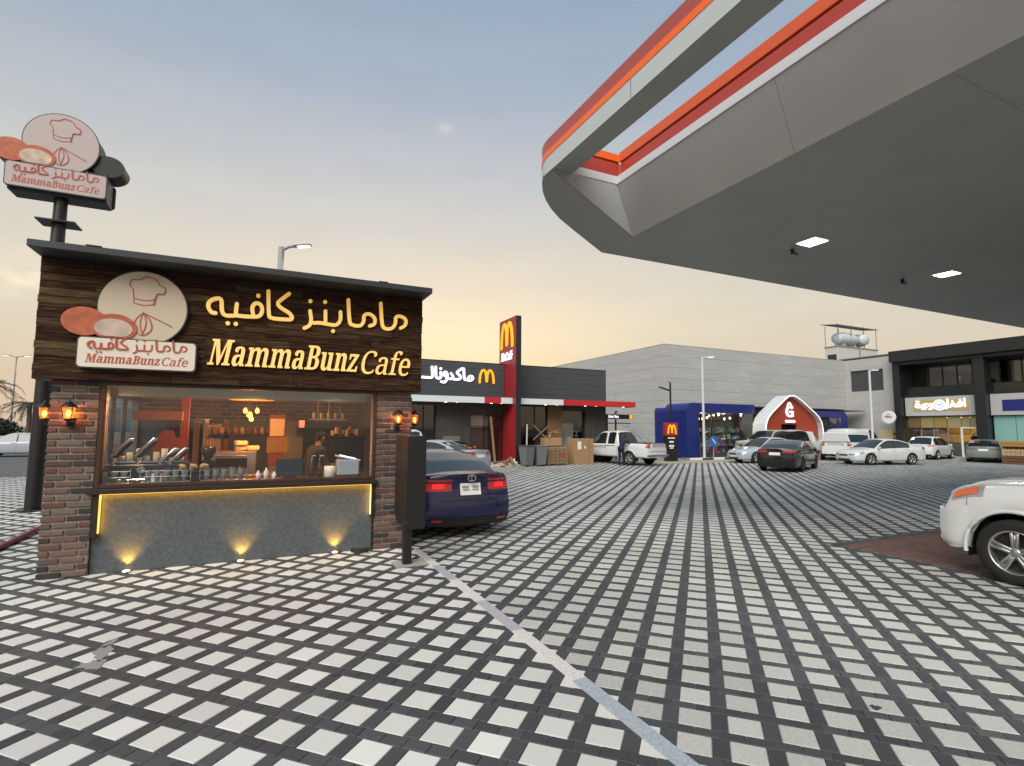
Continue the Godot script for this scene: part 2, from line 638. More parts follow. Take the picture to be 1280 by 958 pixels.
func make_ground():
	var g := structure("ground")
	part("earth", box_mesh(Vector3(1600, 0.2, 1600), 0.0), mats["ground"], g, Vector3(0, -0.18, 0))
	var road := structure("road")
	part("asphalt", box_mesh(Vector3(140, 0.05, 36), 0.0), mats["asphalt"], road, Vector3(-67, -0.026, -43.5))
	var yard := structure("forecourt")
	part("bedding", box_mesh(Vector3(70.0, 0.04, 36.0), 0.0), mats["mortar"], yard, Vector3(21.0, -0.030, -10.0))
	var fine := noise_tex("paver grain", 0.05, 0.85, 1.0, 5)
	var whites := []
	var darks := []
	var dusty := []
	for i in 6:
		var w := 0.54 + 0.03 * i
		whites.append(mat("white paver %d" % i, lin(w, w * 0.985, w * (0.93 - 0.012 * (i % 3))), 0.75, 0, fine, Vector3.ONE * (2.0 + 0.3 * i)))
		var d := 0.046 + 0.007 * i
		var q := 0.43 + 0.026 * i
		dusty.append(mat("dusty paver %d" % i, lin(q, q * 0.985, q * (0.92 - 0.012 * (i % 3))), 0.8, 0, noise_tex("dusty grain", 0.03, 0.74, 1.0, 6), Vector3.ONE * (1.5 + 0.2 * i)))
		darks.append(mat("dark paver %d" % i, lin(d, d * 1.04, d * 1.10), 0.7, 0, noise_tex("dark grain", 0.035, 0.55, 1.0, 6), Vector3.ONE * (2.2 + 0.3 * i)))
	var many := mat("paver copies", Color.WHITE, 0.75, 0, fine, Vector3.ONE * 2.3)
	many.vertex_color_use_as_albedo = true
	# every piece: [distance, kind, centre]; kinds: 0 white, 1 dark beside it, 2 and 3 dark across
	var dirt := FastNoiseLite.new()
	dirt.seed = 31
	dirt.frequency = 0.22
	dirt.fractal_octaves = 4
	var seen := [[], [], [], [], [], [], [], []]
	var all_sizes := []
	var cut := MB.new()
	var cut_white := MB.new()
	var look := Vector2(sin(deg_to_rad(25.37)), -cos(deg_to_rad(25.37)))
	for zone in 2:
		var pitch := 0.306 if zone == 0 else 0.322
		var t := pitch * 2.0 / 3.0
		var w := pitch / 3.0
		var sizes := [Vector2(t, t), Vector2(w, t), Vector2(pitch * 0.5, w), Vector2(pitch * 0.5, w)]
		if zone == 0:
			var wv := pitch * 0.30
			sizes = [Vector2(t, pitch - wv), Vector2(w, pitch - wv), Vector2(pitch * 0.5, wv), Vector2(pitch * 0.5, wv)]
		var spots := [Vector2(t * 0.5, -sizes[0].y * 0.5), Vector2(t + w * 0.5, -sizes[0].y * 0.5), Vector2(t * 0.5 + pitch * 0.25, sizes[2].y * 0.5), Vector2(t * 0.5 + pitch * 0.75, sizes[2].y * 0.5)]
		all_sizes.append_array(sizes)
		var o := Vector2(2.461, -2.713) if zone == 0 else Vector2(0.416, -3.690)
		var lo := Vector2(2.265, -25.6) if zone == 0 else Vector2(-13.5, -25.6)
		var hi := Vector2(44.6, 2.5) if zone == 0 else Vector2(2.265, 2.5)
		for i in range(-140, 170):
			for j in range(-120, 170):
				var c := o + E1 * (i * pitch) + E2 * (j * pitch)
				if c.x < lo.x - 1 or c.x > hi.x + 1 or c.y < lo.y - 1 or c.y > hi.y + 1:
					continue
				for k in 4:
					var p: Vector2 = c + E1 * spots[k].x + E2 * spots[k].y
					var r := 0.16
					if not dist_rect(p, lo - Vector2(r, r), hi + Vector2(r, r)):
						continue
					if dist_rect(p, Vector2(-2.40, -13.1), Vector2(2.18, -8.60)):
						continue
					if dist_rect(p, Vector2(8.75 - 0.12, -5.72 - 0.12), Vector2(40, 12)):
						continue
					if zone == 0 and p.x < 18.5 and p.y < -24.9:
						continue
					var depth := p.dot(look)
					var side := absf(p.dot(Vector2(-look.y, look.x)))
					if depth > 8.0 and side > depth * 1.06 + 1.0:
						continue
					if depth < -2.0 or side > 9.0 and depth < 2.5:
						continue
					var edge := minf(absf(p.x - 2.265), 1.0)
					if edge < 0.165 and p.y > -25.6:
						var hx: Vector2 = sizes[k] * 0.5 - Vector2(0.002, 0.002)
						var poly := PackedVector2Array()
						for s in [[-1, -1], [1, -1], [1, 1], [-1, 1]]:
							poly.append(p + E1 * (hx.x * s[0]) + E2 * (hx.y * s[1]))
						var keep := PackedVector2Array([Vector2(2.268, -40), Vector2(60, -40), Vector2(60, 10), Vector2(2.268, 10)]) if zone == 0 else PackedVector2Array([Vector2(-40, -40), Vector2(2.262, -40), Vector2(2.262, 10), Vector2(-40, 10)])
						for q in Geometry2D.intersect_polygons(poly, keep):
							var flip := Transform3D(Basis(Vector3.RIGHT, Vector3.BACK, Vector3.DOWN), Vector3.ZERO)
							(cut_white if k == 0 else cut).extrude(q, 0.0, 0.03, flip)
						continue
					var view := depth > 1.2 and side < depth * 1.0 + 0.3
					seen[k + 4 * zone].append([p.length() + (0.0 if view else 100.0), p])
	var names := ["white_paver", "dark_paver", "dark_cross_paver", "dark_cross_paver"]
	var quota := [300, 300, 150, 150]
	var many_named := {}
	for k in 4:
		# the nearest ones in view are single pieces, over both zones together
		var order := []
		for zone in 2:
			seen[k + 4 * zone].sort_custom(func(x, y): return x[0] < y[0])
			for i in mini(quota[k], seen[k + 4 * zone].size()):
				order.append([seen[k + 4 * zone][i][0], zone])
		order.sort_custom(func(x, y): return x[0] < y[0])
		var take := [0, 0]
		for i in mini(quota[k], order.size()):
			take[order[i][1]] += 1
		var number := 150 if k == 3 else 0
		for zone in 2:
			var list: Array = seen[k + 4 * zone]
			var mesh := paver_mesh(all_sizes[k + 4 * zone].x, all_sizes[k + 4 * zone].y)
			for i in take[zone]:
				var p: Vector2 = list[i][1]
				var stain := clampf(0.5 + 0.9 * dirt.get_noise_2d(p.x, p.y) + rng.randf_range(-0.3, 0.3), 0.0, 0.999)
				var pal: Array = (dusty if zone == 0 else whites) if k == 0 else darks
				fast_part(names[k], number, mesh, pal[int(stain * 6.0)], yard, Vector3(p.x, rng.randf_range(-0.0018, 0.0018), p.y), Vector3(rng.randf_range(-0.3, 0.3), rng.randf_range(-0.4, 0.4), rng.randf_range(-0.3, 0.3)))
				number += 1
			var mm := MultiMesh.new()
			mm.transform_format = MultiMesh.TRANSFORM_3D
			mm.use_colors = true
			mm.mesh = mesh
			mm.instance_count = list.size() - take[zone]
			for i in mm.instance_count:
				var p: Vector2 = list[take[zone] + i][1]
				mm.set_instance_transform(i, Transform3D(Basis.from_euler(Vector3(rng.randf_range(-0.005, 0.005), rng.randf_range(-0.006, 0.006), rng.randf_range(-0.005, 0.005))), Vector3(p.x, rng.randf_range(-0.0018, 0.0018), p.y)))
				var v := clampf(0.5 + 0.9 * dirt.get_noise_2d(p.x, p.y) + rng.randf_range(-0.3, 0.3), 0.0, 1.0)
				if k == 0:
					var b := (0.53 + 0.19 * v) if zone == 1 else (0.44 + 0.17 * v)
					mm.set_instance_color(i, Color(b, b * 0.985, b * rng.randf_range(0.88, 0.94)))
				else:
					var b := 0.046 + 0.04 * v
					mm.set_instance_color(i, Color(b, b * 1.02, b * 1.04))
			var mi := MultiMeshInstance3D.new()
			var called := "far_%ss" % names[k]
			many_named[called] = many_named.get(called, 0) + 1
			mi.name = called if many_named[called] == 1 else "%s_%03d" % [called, many_named[called] - 1]
			mi.multimesh = mm
			mi.material_override = many
			mi.set_meta("kind", "stuff")
			yard.add_child(mi, true)
	var o := part("cut_dark_pavers", cut.done(), darks[2], yard, Vector3(0, -0.0005, 0))
	o.set_meta("kind", "stuff")
	o = part("cut_white_pavers", cut_white.done(), whites[2], yard, Vector3(0, -0.0005, 0))
	o.set_meta("kind", "stuff")
	# a grey smear of cement trodden into the pavers, and a few drips
	var smear := mat("cement smear", lin(0.25, 0.255, 0.235), 0.9, 0, fine, Vector3.ONE * 3.0)
	var spots2 := [[-1.13, -5.62, 0.06, 0.15, 0.1], [-1.14, -5.38, 0.08, 0.10, 0.8], [-1.12, -5.86, 0.03, 0.09, -0.4], [3.9, -2.35, 0.035, 0.03, 0.0], [0.6, -4.4, 0.03, 0.022, 0.0], [1.2, -5.6, 0.02, 0.03, 0.4]]
	for k in spots2.size():
		var q: Array = spots2[k]
		var sp3 := PackedVector2Array()
		for i in 22:
			var a := TAU * i / 22.0
			var rr := 1.0 + 0.22 * sin(3.0 * a + k) + 0.16 * sin(7.0 * a + 2.0 * k) + rng.randf_range(-0.1, 0.1)
			sp3.append(Vector2(q[2] * cos(a), q[3] * sin(a)).rotated(q[4]) * rr)
		var sm4 := MB.new()
		sm4.extrude(sp3, 0.0, 0.0035, Transform3D(Basis(Vector3.RIGHT, Vector3.FORWARD, Vector3.UP), Vector3.ZERO))
		part("cement_smear", sm4.done(), smear if k < 3 else darks[0], yard, Vector3(q[0], 0.0015, q[1]))
	# the pale flush strip
	var strip := structure("kerb_strip")
	var tones := [mat("strip white", lin(0.72, 0.70, 0.67), 0.7, 0, noise_tex("worn", 0.03, 0.55, 1.0, 5), Vector3.ONE * 2.0), mat("strip grey", lin(0.42, 0.47, 0.51), 0.6, 0, noise_tex("worn", 0.03, 0.55, 1.0, 5), Vector3.ONE * 2.0), mat("strip lilac", lin(0.47, 0.46, 0.50), 0.7, 0, noise_tex("worn", 0.03, 0.55, 1.0, 5), Vector3.ONE * 2.0)]
	var z := 2.4
	var ends := [-3.55, -4.62, -5.55, -6.45, -7.2, -8.25]
	var which := [1, 0, 2, 0, 1, 0]
	for i in 6:
		part("strip_stone", box_mesh(Vector3(0.125, 0.014, absf(z - ends[i]) - 0.006), 0.002), tones[which[i]], strip, Vector3(2.265, 0.0015, (z + ends[i]) * 0.5))
		z = ends[i]
	# red brick island under the canopy, framed with dark pavers
	var isle := structure("red_brick_paving")
	var lo2 := Vector2(8.75, -5.72)
	for i in 78:
		fast_part("border_paver", i, box_mesh(Vector3(0.196, 0.04, 0.116), 0.004), darks[i % 6], isle, Vector3(lo2.x - 0.06 + 0.1 + i * 0.2, -0.019 + 0.001 * (i % 3), lo2.y - 0.06))
	for i in 60:
		fast_part("border_paver", 78 + i, box_mesh(Vector3(0.116, 0.04, 0.196), 0.004), darks[(i * 5) % 6], isle, Vector3(lo2.x - 0.06, -0.019 + 0.001 * (i % 3), lo2.y + 0.1 + i * 0.2))
	var mm := MultiMesh.new()
	mm.transform_format = MultiMesh.TRANSFORM_3D
	mm.use_colors = true
	mm.mesh = box_mesh(Vector3(0.197, 0.04, 0.097), 0.004)
	var at := []
	for i in 80:
		for j in 84:
			var x := lo2.x + 0.1 + i * 0.2 + (0.1 if j % 2 else 0.0)
			var zz := lo2.y + 0.05 + j * 0.1
			if x < lo2.x + 15.3 and zz < 2.5:
				at.append(Vector3(x, -0.019 + rng.randf_range(-0.001, 0.001), zz))
	mm.instance_count = at.size()
	for i in at.size():
		mm.set_instance_transform(i, Transform3D(Basis(), at[i]))
		var b := rng.randf_range(0.75, 1.15)
		mm.set_instance_color(i, Color(0.17 * b, 0.082 * b, 0.064 * b))
	var mi := MultiMeshInstance3D.new()
	mi.name = "red_bricks"
	mi.multimesh = mm
	mi.material_override = many
	mi.set_meta("kind", "stuff")
	isle.add_child(mi)
	# lighter ground in front of the restaurant, sand by the kerbs
	var apron := structure("pavement")
	slab("concrete_apron", Vector3(-2, -0.03, -26.3), Vector3(18.6, 0.012, -24.75), mats["light concrete"], apron, 0.004)
	var sandy := structure("sandy_ground")
	var sp := PackedVector2Array()
	for i in 30:
		var a := TAU * i / 30.0
		sp.append(Vector2(24.8 + 6.0 * cos(a) * (1.0 + 0.16 * sin(3.0 * a)), 24.1 + 1.35 * sin(a) * (1.0 + 0.2 * sin(5.0 * a + 1.0))))
	var smb := MB.new()
	smb.extrude(sp, 0.0, 0.012, Transform3D(Basis(Vector3.RIGHT, Vector3.FORWARD, Vector3.UP), Vector3.ZERO))
	part("sand_spill", smb.done(), mats["sand"], sandy, Vector3(0, -0.002, 0))
	slab("concrete_yard", Vector3(18.6, -0.03, -33.0), Vector3(25.3, 0.008, -25.6), mats["light concrete"], apron, 0.004)
	slab("shop_walkway", Vector3(44.2, -0.03, -28.4), Vector3(45.3, 0.10, -8.0), mats["light concrete"], apron, 0.01)

# ---------------------------------------------------------------- the kiosk
const KF := -8.52       # front of the brick pillars
const KB := -13.3       # back wall

func bricks_on(parent: Node, x0: float, x1: float, y0: float, y1: float, z: float, pal: Array, seed_no: int):
	var r := RandomNumberGenerator.new()
	r.seed = seed_no
	var course := 0.0862
	var rows := int((y1 - y0) / course)
	var n := 0
	for i in rows:
		var x := x0 + (0.0 if i % 2 == 0 else -0.13) - r.randf() * 0.03
		while x < x1 - 0.01:
			var len := 0.245 + r.randf_range(-0.02, 0.02)
			var a := maxf(x, x0)
			var b := minf(x + len, x1)
			if b - a > 0.035:
				var m = pal[r.randi() % pal.size()]
				fast_part("brick", n, box_mesh(Vector3(snappedf(b - a, 0.005), 0.057 + 0.003 * (n % 3), 0.034), 0.006), m, parent, Vector3((a + b) * 0.5, y0 + (i + 0.5) * course, z + r.randf_range(-0.003, 0.004)), Vector3(0, r.randf_range(-0.7, 0.7), r.randf_range(-0.5, 0.5)))
				n += 1
			x += len + 0.02

func make_kiosk():
	var rough := noise_tex("brick grain", 0.04, 0.6, 1.0, 5)
	var bump := noise_tex("brick normal", 0.06, 0, 1, 4, true, 6.0)
	var pal := []
	for c in [[0.155, 0.068, 0.055], [0.135, 0.065, 0.055], [0.17, 0.085, 0.066], [0.12, 0.06, 0.05], [0.048, 0.042, 0.042], [0.06, 0.05, 0.048], [0.19, 0.145, 0.115], [0.21, 0.125, 0.105], [0.17, 0.13, 0.105], [0.13, 0.10, 0.085], [0.185, 0.10, 0.082]]:
		pal.append(mat("kiosk brick %d" % pal.size(), lin(c[0], c[1], c[2]), 0.9, 0, rough, Vector3.ONE * 2.2, bump, 0.5))
	mats["brick pale"] = mat("kiosk brick pale", lin(0.38, 0.34, 0.30), 0.9, 0, rough, Vector3.ONE * 2.2, bump, 0.5)
	var k := thing("kiosk", "small brick and dark timber kiosk with a wide window and flat overhanging roof", "kiosk")
	# pillars
	for s in [[-2.44, -1.93, 3], [1.65, 2.22, 5]]:
		var p := slab("brick_pillar", Vector3(s[0] + 0.012, 0, KF - 0.55), Vector3(s[1] - 0.012, 2.5, KF - 0.014), mats["brick mortar"], k, 0.0)
		bricks_on(p, s[0] - (s[0] + s[1]) * 0.5, s[1] - (s[0] + s[1]) * 0.5, -1.25, 1.25, KF - 0.014 + 0.004 - (2.0 * KF - 0.564) * 0.5, pal, s[2])
	# walls behind
	var wall := slab("left_wall", Vector3(-2.43, 0, -10.5), Vector3(-2.30, 2.6, KF - 0.56), mats["render"], k)
	wall.name = "side_wall"
	slab("side_wall", Vector3(-2.43, 0, -13.1), Vector3(-2.30, 1.25, -10.5), mats["render"], k)
	slab("side_wall", Vector3(-2.43, 2.42, -13.1), Vector3(-2.30, 2.6, -10.5), mats["render"], k)
	slab("side_wall", Vector3(-2.43, 0, KB), Vector3(-2.30, 2.6, -13.1), mats["render"], k)
	slab("side_wall", Vector3(2.08, 0, KB), Vector3(2.21, 2.6, KF - 0.56), mats["render"], k)
	slab("back_wall", Vector3(-2.30, 0, KB), Vector3(2.08, 2.6, KB + 0.13), mats["dark grey"], k)
	slab("floor", Vector3(-2.30, 0.0, KB + 0.13), Vector3(2.08, 0.1, KF - 0.16), mats["dark grey"], k)
	slab("side_pane", Vector3(-2.375, 1.25, -13.08), Vector3(-2.365, 2.42, -10.52), mats["window glass"], k, 0.0)
	for z in [-11.35, -12.2]:
		slab("side_pane_bar", Vector3(-2.40, 1.25, z - 0.02), Vector3(-2.34, 2.42, z + 0.02), mats["dark frame"], k)
	slab("ceiling", Vector3(-2.30, 2.56, KB + 0.13), Vector3(2.08, 2.62, KF - 0.05), mat("kiosk ceiling", lin(0.42, 0.45, 0.44), 0.7), k)
	# timber front: boards of uneven thickness
	var planks := []
	var grain := streak_tex("board grain", 0.7, 6.0, 0.25, 1.15, 1.3)
	var nrm := noise_tex("wood normal", 0.05, 0, 1, 4, true, 4.0)
	var tints := [[0.125, 0.068, 0.042], [0.14, 0.081, 0.048], [0.105, 0.058, 0.037], [0.18, 0.11, 0.065], [0.09, 0.051, 0.035], [0.125, 0.065, 0.041], [0.24, 0.155, 0.085], [0.155, 0.092, 0.054]]
	for c in tints:
		var m := mat("board %d" % planks.size(), lin(c[0], c[1], c[2]), 0.72, 0, grain, Vector3(0.75, 3.0 + 0.4 * planks.size(), 3.0), nrm, 0.35)
		m.uv1_offset = Vector3(0.13 * planks.size(), 0.31 * planks.size(), 0)
		m.metallic_specular = 0.12
		planks.append(m)
	var wf := slab("timber_fascia", Vector3(-2.59, 2.49, -8.86), Vector3(2.31, 4.03, -8.42), mats["dark frame"], k, 0.0)
	var off := Vector3(-0.14, 3.26, -8.64)
	var r := RandomNumberGenerator.new()
	r.seed = 21
	var n := 0
	for i in 16:
		var y := 2.485 + i * 0.0965
		var x := -2.605
		var first := r.randf_range(0.35, 1.5)
		while x < 2.31:
			var len := first if x < -2.6 else r.randf_range(0.7, 1.9)
			var b := minf(x + len, 2.325)
			if 2.325 - b < 0.3:
				b = 2.325
			var th := r.randf_range(0.022, 0.040)
			var m = planks[r.randi() % planks.size()]
			if r.randf() < 0.35:
				m = planks[[0, 2, 4, 5][r.randi() % 4]]
			var hgt := 0.094
			fast_part("board", n, box_mesh(Vector3(b - x - 0.003, hgt, th), 0.004), m, wf, Vector3((x + b) * 0.5 + (r.randf_range(-0.008, 0.012) if b > 2.3 or x < -2.6 else 0.0), y + 0.048, -8.42 + th * 0.5 + 0.001) - off, Vector3(0, 0, r.randf_range(-0.06, 0.06)))
			n += 1
			x = b
	# side boards of the fascia
	for i in 16:
		for s in [-1, 1]:
			fast_part("board", n, box_mesh(Vector3(0.02, 0.093, 0.43), 0.004), planks[(i * 3 + 2) % 8], wf, Vector3(-0.14 + s * 2.461, 2.533 + i * 0.0965, -8.64) - off)
			n += 1
	for s in [[-2.59, -2.46], [2.2, 2.31]]:
		slab("side_parapet", Vector3(s[0], 2.63, KB), Vector3(s[1], 4.03, -8.86), mats["render"], k)
	slab("rear_parapet", Vector3(-2.46, 2.63, KB), Vector3(2.2, 4.03, KB + 0.12), mats["render"], k)
	# thin metal roof with an edge that sticks out to the front
	slab("roof", Vector3(-2.62, 4.035, KB - 0.1), Vector3(2.365, 4.125, -7.96), mats["roof metal"], k, 0.008)
	slab("roof_joint_cover", Vector3(-2.06, 4.124, -8.2), Vector3(-1.90, 4.14, -7.955), mats["roof metal"], k, 0.004)
	slab("roof_joint_cover", Vector3(1.52, 4.124, -8.2), Vector3(1.66, 4.136, -7.955), mats["roof metal"], k, 0.004)
	slab("bulkhead", Vector3(-1.88, 2.335, -9.25), Vector3(1.61, 2.56, -9.2), mat("bulkhead pale", lin(0.36, 0.40, 0.37), 0.7), k, 0.004)
	# window
	var fr := part("window_frame", null, null, k)
	var mb := MB.new()
	for b in [[-1.93, -1.875, 1.09, 2.49], [1.605, 1.65, 1.09, 2.49]]:
		mb.box(Vector3((b[0] + b[1]) * 0.5, (b[2] + b[3]) * 0.5, -8.56), Vector3(b[1] - b[0], b[3] - b[2], 0.09), 0.004)
	mb.box(Vector3(-0.14, 2.466, -8.56), Vector3(3.48, 0.045, 0.085), 0.004)
	mb.box(Vector3(-0.14, 1.118, -8.56), Vector3(3.48, 0.05, 0.085), 0.004)
	fr.mesh = mb.done()
	fr.material_override = mat("reddish frame", lin(0.05, 0.019, 0.011), 0.4)
	slab("window_pane", Vector3(-1.875, 1.143, -8.575), Vector3(1.605, 2.443, -8.567), mats["window glass"], k, 0.0)
	slab("window_ledge", Vector3(-1.99, 1.025, -8.62), Vector3(1.68, 1.09, -8.44), mats["dark wood"], k, 0.006)
	# rendered panel under the window, in a frame with hidden light strips
	slab("render_panel", Vector3(-1.93, 0, -8.72), Vector3(1.65, 1.03, -8.585), mats["render"], k, 0.0)
	slab("panel_frame", Vector3(-1.925, 0.47, -8.585), Vector3(-1.862, 1.025, -8.49), mats["dark wood"], k, 0.004)
	slab("panel_frame", Vector3(1.60, 0.5, -8.585), Vector3(1.648, 1.025, -8.49), mats["dark wood"], k, 0.004)
	slab("panel_frame", Vector3(1.625, 0.0, -8.585), Vector3(1.648, 0.5, -8.53), mats["dark wood"], k, 0.003)
	var warm := Color(1.0, 0.70, 0.22)
	var led := glow("led strip glow", Color(1.0, 0.72, 0.22), 1.25)
	slab("led_strip", Vector3(-1.855, 1.012, -8.575), Vector3(1.595, 1.024, -8.515), led, k, 0.0)
	slab("led_strip", Vector3(-1.861, 0.52, -8.575), Vector3(-1.851, 1.01, -8.52), led, k, 0.0)
	slab("led_strip", Vector3(1.59, 0.55, -8.575), Vector3(1.599, 1.01, -8.52), led, k, 0.0)
	area(k, Vector3(-0.13, 1.008, -8.545), Vector3(0, -1, -0.25), Vector2(3.4, 0.03), warm, 0.36, Vector3.BACK)
	area(k, Vector3(-1.847, 0.76, -8.545), Vector3(1, 0, -0.3), Vector2(0.48, 0.03), warm, 0.05, Vector3.BACK)
	area(k, Vector3(1.587, 0.78, -8.545), Vector3(-1, 0, -0.3), Vector2(0.46, 0.03), warm, 0.05, Vector3.BACK)
	# brick lining inside, over the doors at the back
	var lining := slab("brick_lining", Vector3(-2.29, 2.05, KB + 0.131), Vector3(2.07, 2.55, KB + 0.16), mats["brick mortar"], k, 0.0)
	bricks_on(lining, -2.17, 2.17, -0.25, 0.25, 0.0165, pal, 9)

const MAMA1 := [[2.71, 0.14], [2.78, 0.19], [2.79, 0.28], [2.71, 0.33], [2.63, 0.31], [2.62, 0.2], [2.56, 0.12], [2.46, 0.11], [2.41, 0.19], [2.38, 0.51]]
const MAMA2 := [[2.22, 0.13], [2.29, 0.17], [2.29, 0.26], [2.21, 0.32], [2.13, 0.29], [2.12, 0.19], [2.07, 0.12], [1.96, 0.12], [1.91, 0.18], [1.88, 0.51]]
const BUNZ := [[[1.77, 0.31], [1.77, 0.18], [1.71, 0.1], [1.59, 0.1], [1.48, 0.11], [1.39, 0.1]], [[1.55, 0.3], [1.555, 0.15]], [[1.33, 0.28], [1.35, 0.15], [1.33, 0.06], [1.26, 0.01]], [[1.67, 0.0]], [[1.54, 0.44]], [[1.33, 0.43]]]
const CAFE := [[[1.03, 0.51], [0.93, 0.41], [0.885, 0.35], [0.92, 0.29], [1.05, 0.21], [1.08, 0.13], [0.96, 0.115], [0.81, 0.12], [0.77, 0.18], [0.75, 0.51]], [[0.565, 0.145], [0.55, 0.25], [0.59, 0.315], [0.655, 0.30], [0.68, 0.22], [0.64, 0.13], [0.5, 0.11], [0.37, 0.11]], [[0.62, 0.43]], [[0.37, 0.11], [0.345, 0.15], [0.35, 0.28]], [[0.34, 0.11], [0.22, 0.10], [0.17, 0.16], [0.15, 0.32], [0.07, 0.32], [0.01, 0.27], [0.0, 0.2], [0.04, 0.13], [0.09, 0.12]], [[0.25, -0.01]], [[0.35, -0.01]]]

func arabic_name(parent: Node, at: Vector3, k: float, w: float, d: float, m: Material, xk := 1.0):
	var all := [MAMA1, MAMA2]
	all.append_array(BUNZ)
	all.append_array(CAFE)
	var i := 0
	for s in all:
		var q := []
		for v in s:
			q.append([v[0] * xk, v[1]])
		part("letter", stroke_mesh(q, w, d + 0.0007 * i, Vector2.ZERO, k), m, parent, at)
		i += 1

func round_poly(x0: float, y0: float, x1: float, y1: float, r: float) -> PackedVector2Array:
	var p := PackedVector2Array()
	for c in [[x1 - r, y1 - r, 0.0], [x0 + r, y1 - r, 90.0], [x0 + r, y0 + r, 180.0], [x1 - r, y0 + r, 270.0]]:
		for k in 7:
			p.append(Vector2(c[0], c[1]) + Vector2(r, 0).rotated(deg_to_rad(c[2] + 15.0 * k)))
	return p

func ellipse_poly(cx: float, cy: float, rx: float, ry: float, tilt := 0.0, n := 36, flat_below := -9.0) -> PackedVector2Array:
	var p := PackedVector2Array()
	for i in n:
		var v := Vector2(rx * cos(TAU * i / n), ry * sin(TAU * i / n)).rotated(tilt)
		p.append(Vector2(cx + v.x, maxf(cy + v.y, flat_below)))
	return p

func poly_mesh(p: PackedVector2Array, d: float) -> ArrayMesh:
	var mb := MB.new()
	mb.extrude(p, 0.0, d)
	return mb.done()

# the emblem: a cream disc with a plain cook's hat, two buns and a name plate; local units are metres, plate 1.31 wide, back at z = 0
func emblem(parent: Node, k: float, face: Material, plate: Material, line: Material, bun: Material, crumb: Material, back: Material, depth: float):
	var xf := Vector3(k, k, 1)
	var bits := []
	bits.append(part("disc_case", poly_mesh(ellipse_poly(0.67, 0.83, 0.507, 0.507, 0.0, 48), depth), back, parent))
	bits.append(part("disc_face", poly_mesh(ellipse_poly(0.67, 0.83, 0.492, 0.492, 0.0, 48), 0.006), face, parent, Vector3(0, 0, depth)))
	bits.append(part("plate_case", poly_mesh(round_poly(0.0, 0.0, 1.31, 0.405, 0.05), depth + 0.035), back, parent))
	bits.append(part("name_plate", poly_mesh(round_poly(0.015, 0.015, 1.295, 0.39, 0.045), 0.006), plate, parent, Vector3(0, 0, depth + 0.035)))
	bits.append(part("bun", poly_mesh(ellipse_poly(0.05, 0.60, 0.235, 0.185, -0.06, 36, 0.412), depth + 0.016), bun, parent))
	bits.append(part("cut_bun", poly_mesh(ellipse_poly(0.37, 0.545, 0.245, 0.175, -0.05, 36, 0.412), depth + 0.024), bun, parent))
	bits.append(part("cut_bun_crumb", poly_mesh(ellipse_poly(0.365, 0.53, 0.205, 0.125, -0.05, 36, 0.425), 0.005), crumb, parent, Vector3(0, 0, depth + 0.024)))
	# a plain cook's hat with a whisk under it, drawn in thin raised lines
	var z := depth + 0.006
	var hat := [[[0.60, 0.90], [0.585, 1.05], [0.555, 1.10], [0.57, 1.16], [0.64, 1.17], [0.70, 1.21], [0.78, 1.19], [0.82, 1.13], [0.87, 1.10], [0.86, 1.03], [0.80, 1.02], [0.775, 0.90]], [[0.60, 0.90], [0.69, 0.882], [0.775, 0.90]], [[0.60, 0.955], [0.69, 0.937], [0.775, 0.955]],
		[[0.69, 0.80], [0.63, 0.72], [0.61, 0.62], [0.66, 0.55], [0.72, 0.55], [0.77, 0.62], [0.75, 0.72], [0.69, 0.80]], [[0.69, 0.80], [0.665, 0.68], [0.69, 0.55]], [[0.69, 0.80], [0.72, 0.68], [0.69, 0.55]], [[0.70, 0.79], [0.84, 0.72], [0.95, 0.66]]]
	var i := 0
	for s in hat:
		var big := []
		for v in s:
			big.append([0.71 + (v[0] - 0.72) * 1.25, 0.855 + (v[1] - 0.87) * 1.18])
		bits.append(part("drawn_line", stroke_mesh(big, 0.012, 0.003 + 0.0005 * i), line, parent, Vector3(0, 0, z)))
		i += 1
	for b in bits:
		b.scale = xf
		b.position = b.position * Vector3(k, k, 1)
	var zt := depth + 0.041
	arabic_name(parent, Vector3(0.115 * k, 0.215 * k, zt), 0.385 * k, 0.020 * k, 0.003, line)
	write_text("MammaBunz", parent, Vector3(0.09 * k, 0.072 * k, zt + 0.002), Vector3.ZERO, 0.155 * k, 0.80 * k, 0.004, line, true, true, 0.22)
	write_text("Cafe", parent, Vector3(0.90 * k, 0.072 * k, zt + 0.002), Vector3.ZERO, 0.155 * k, 0.31 * k, 0.004, line, true, false, 0.22)

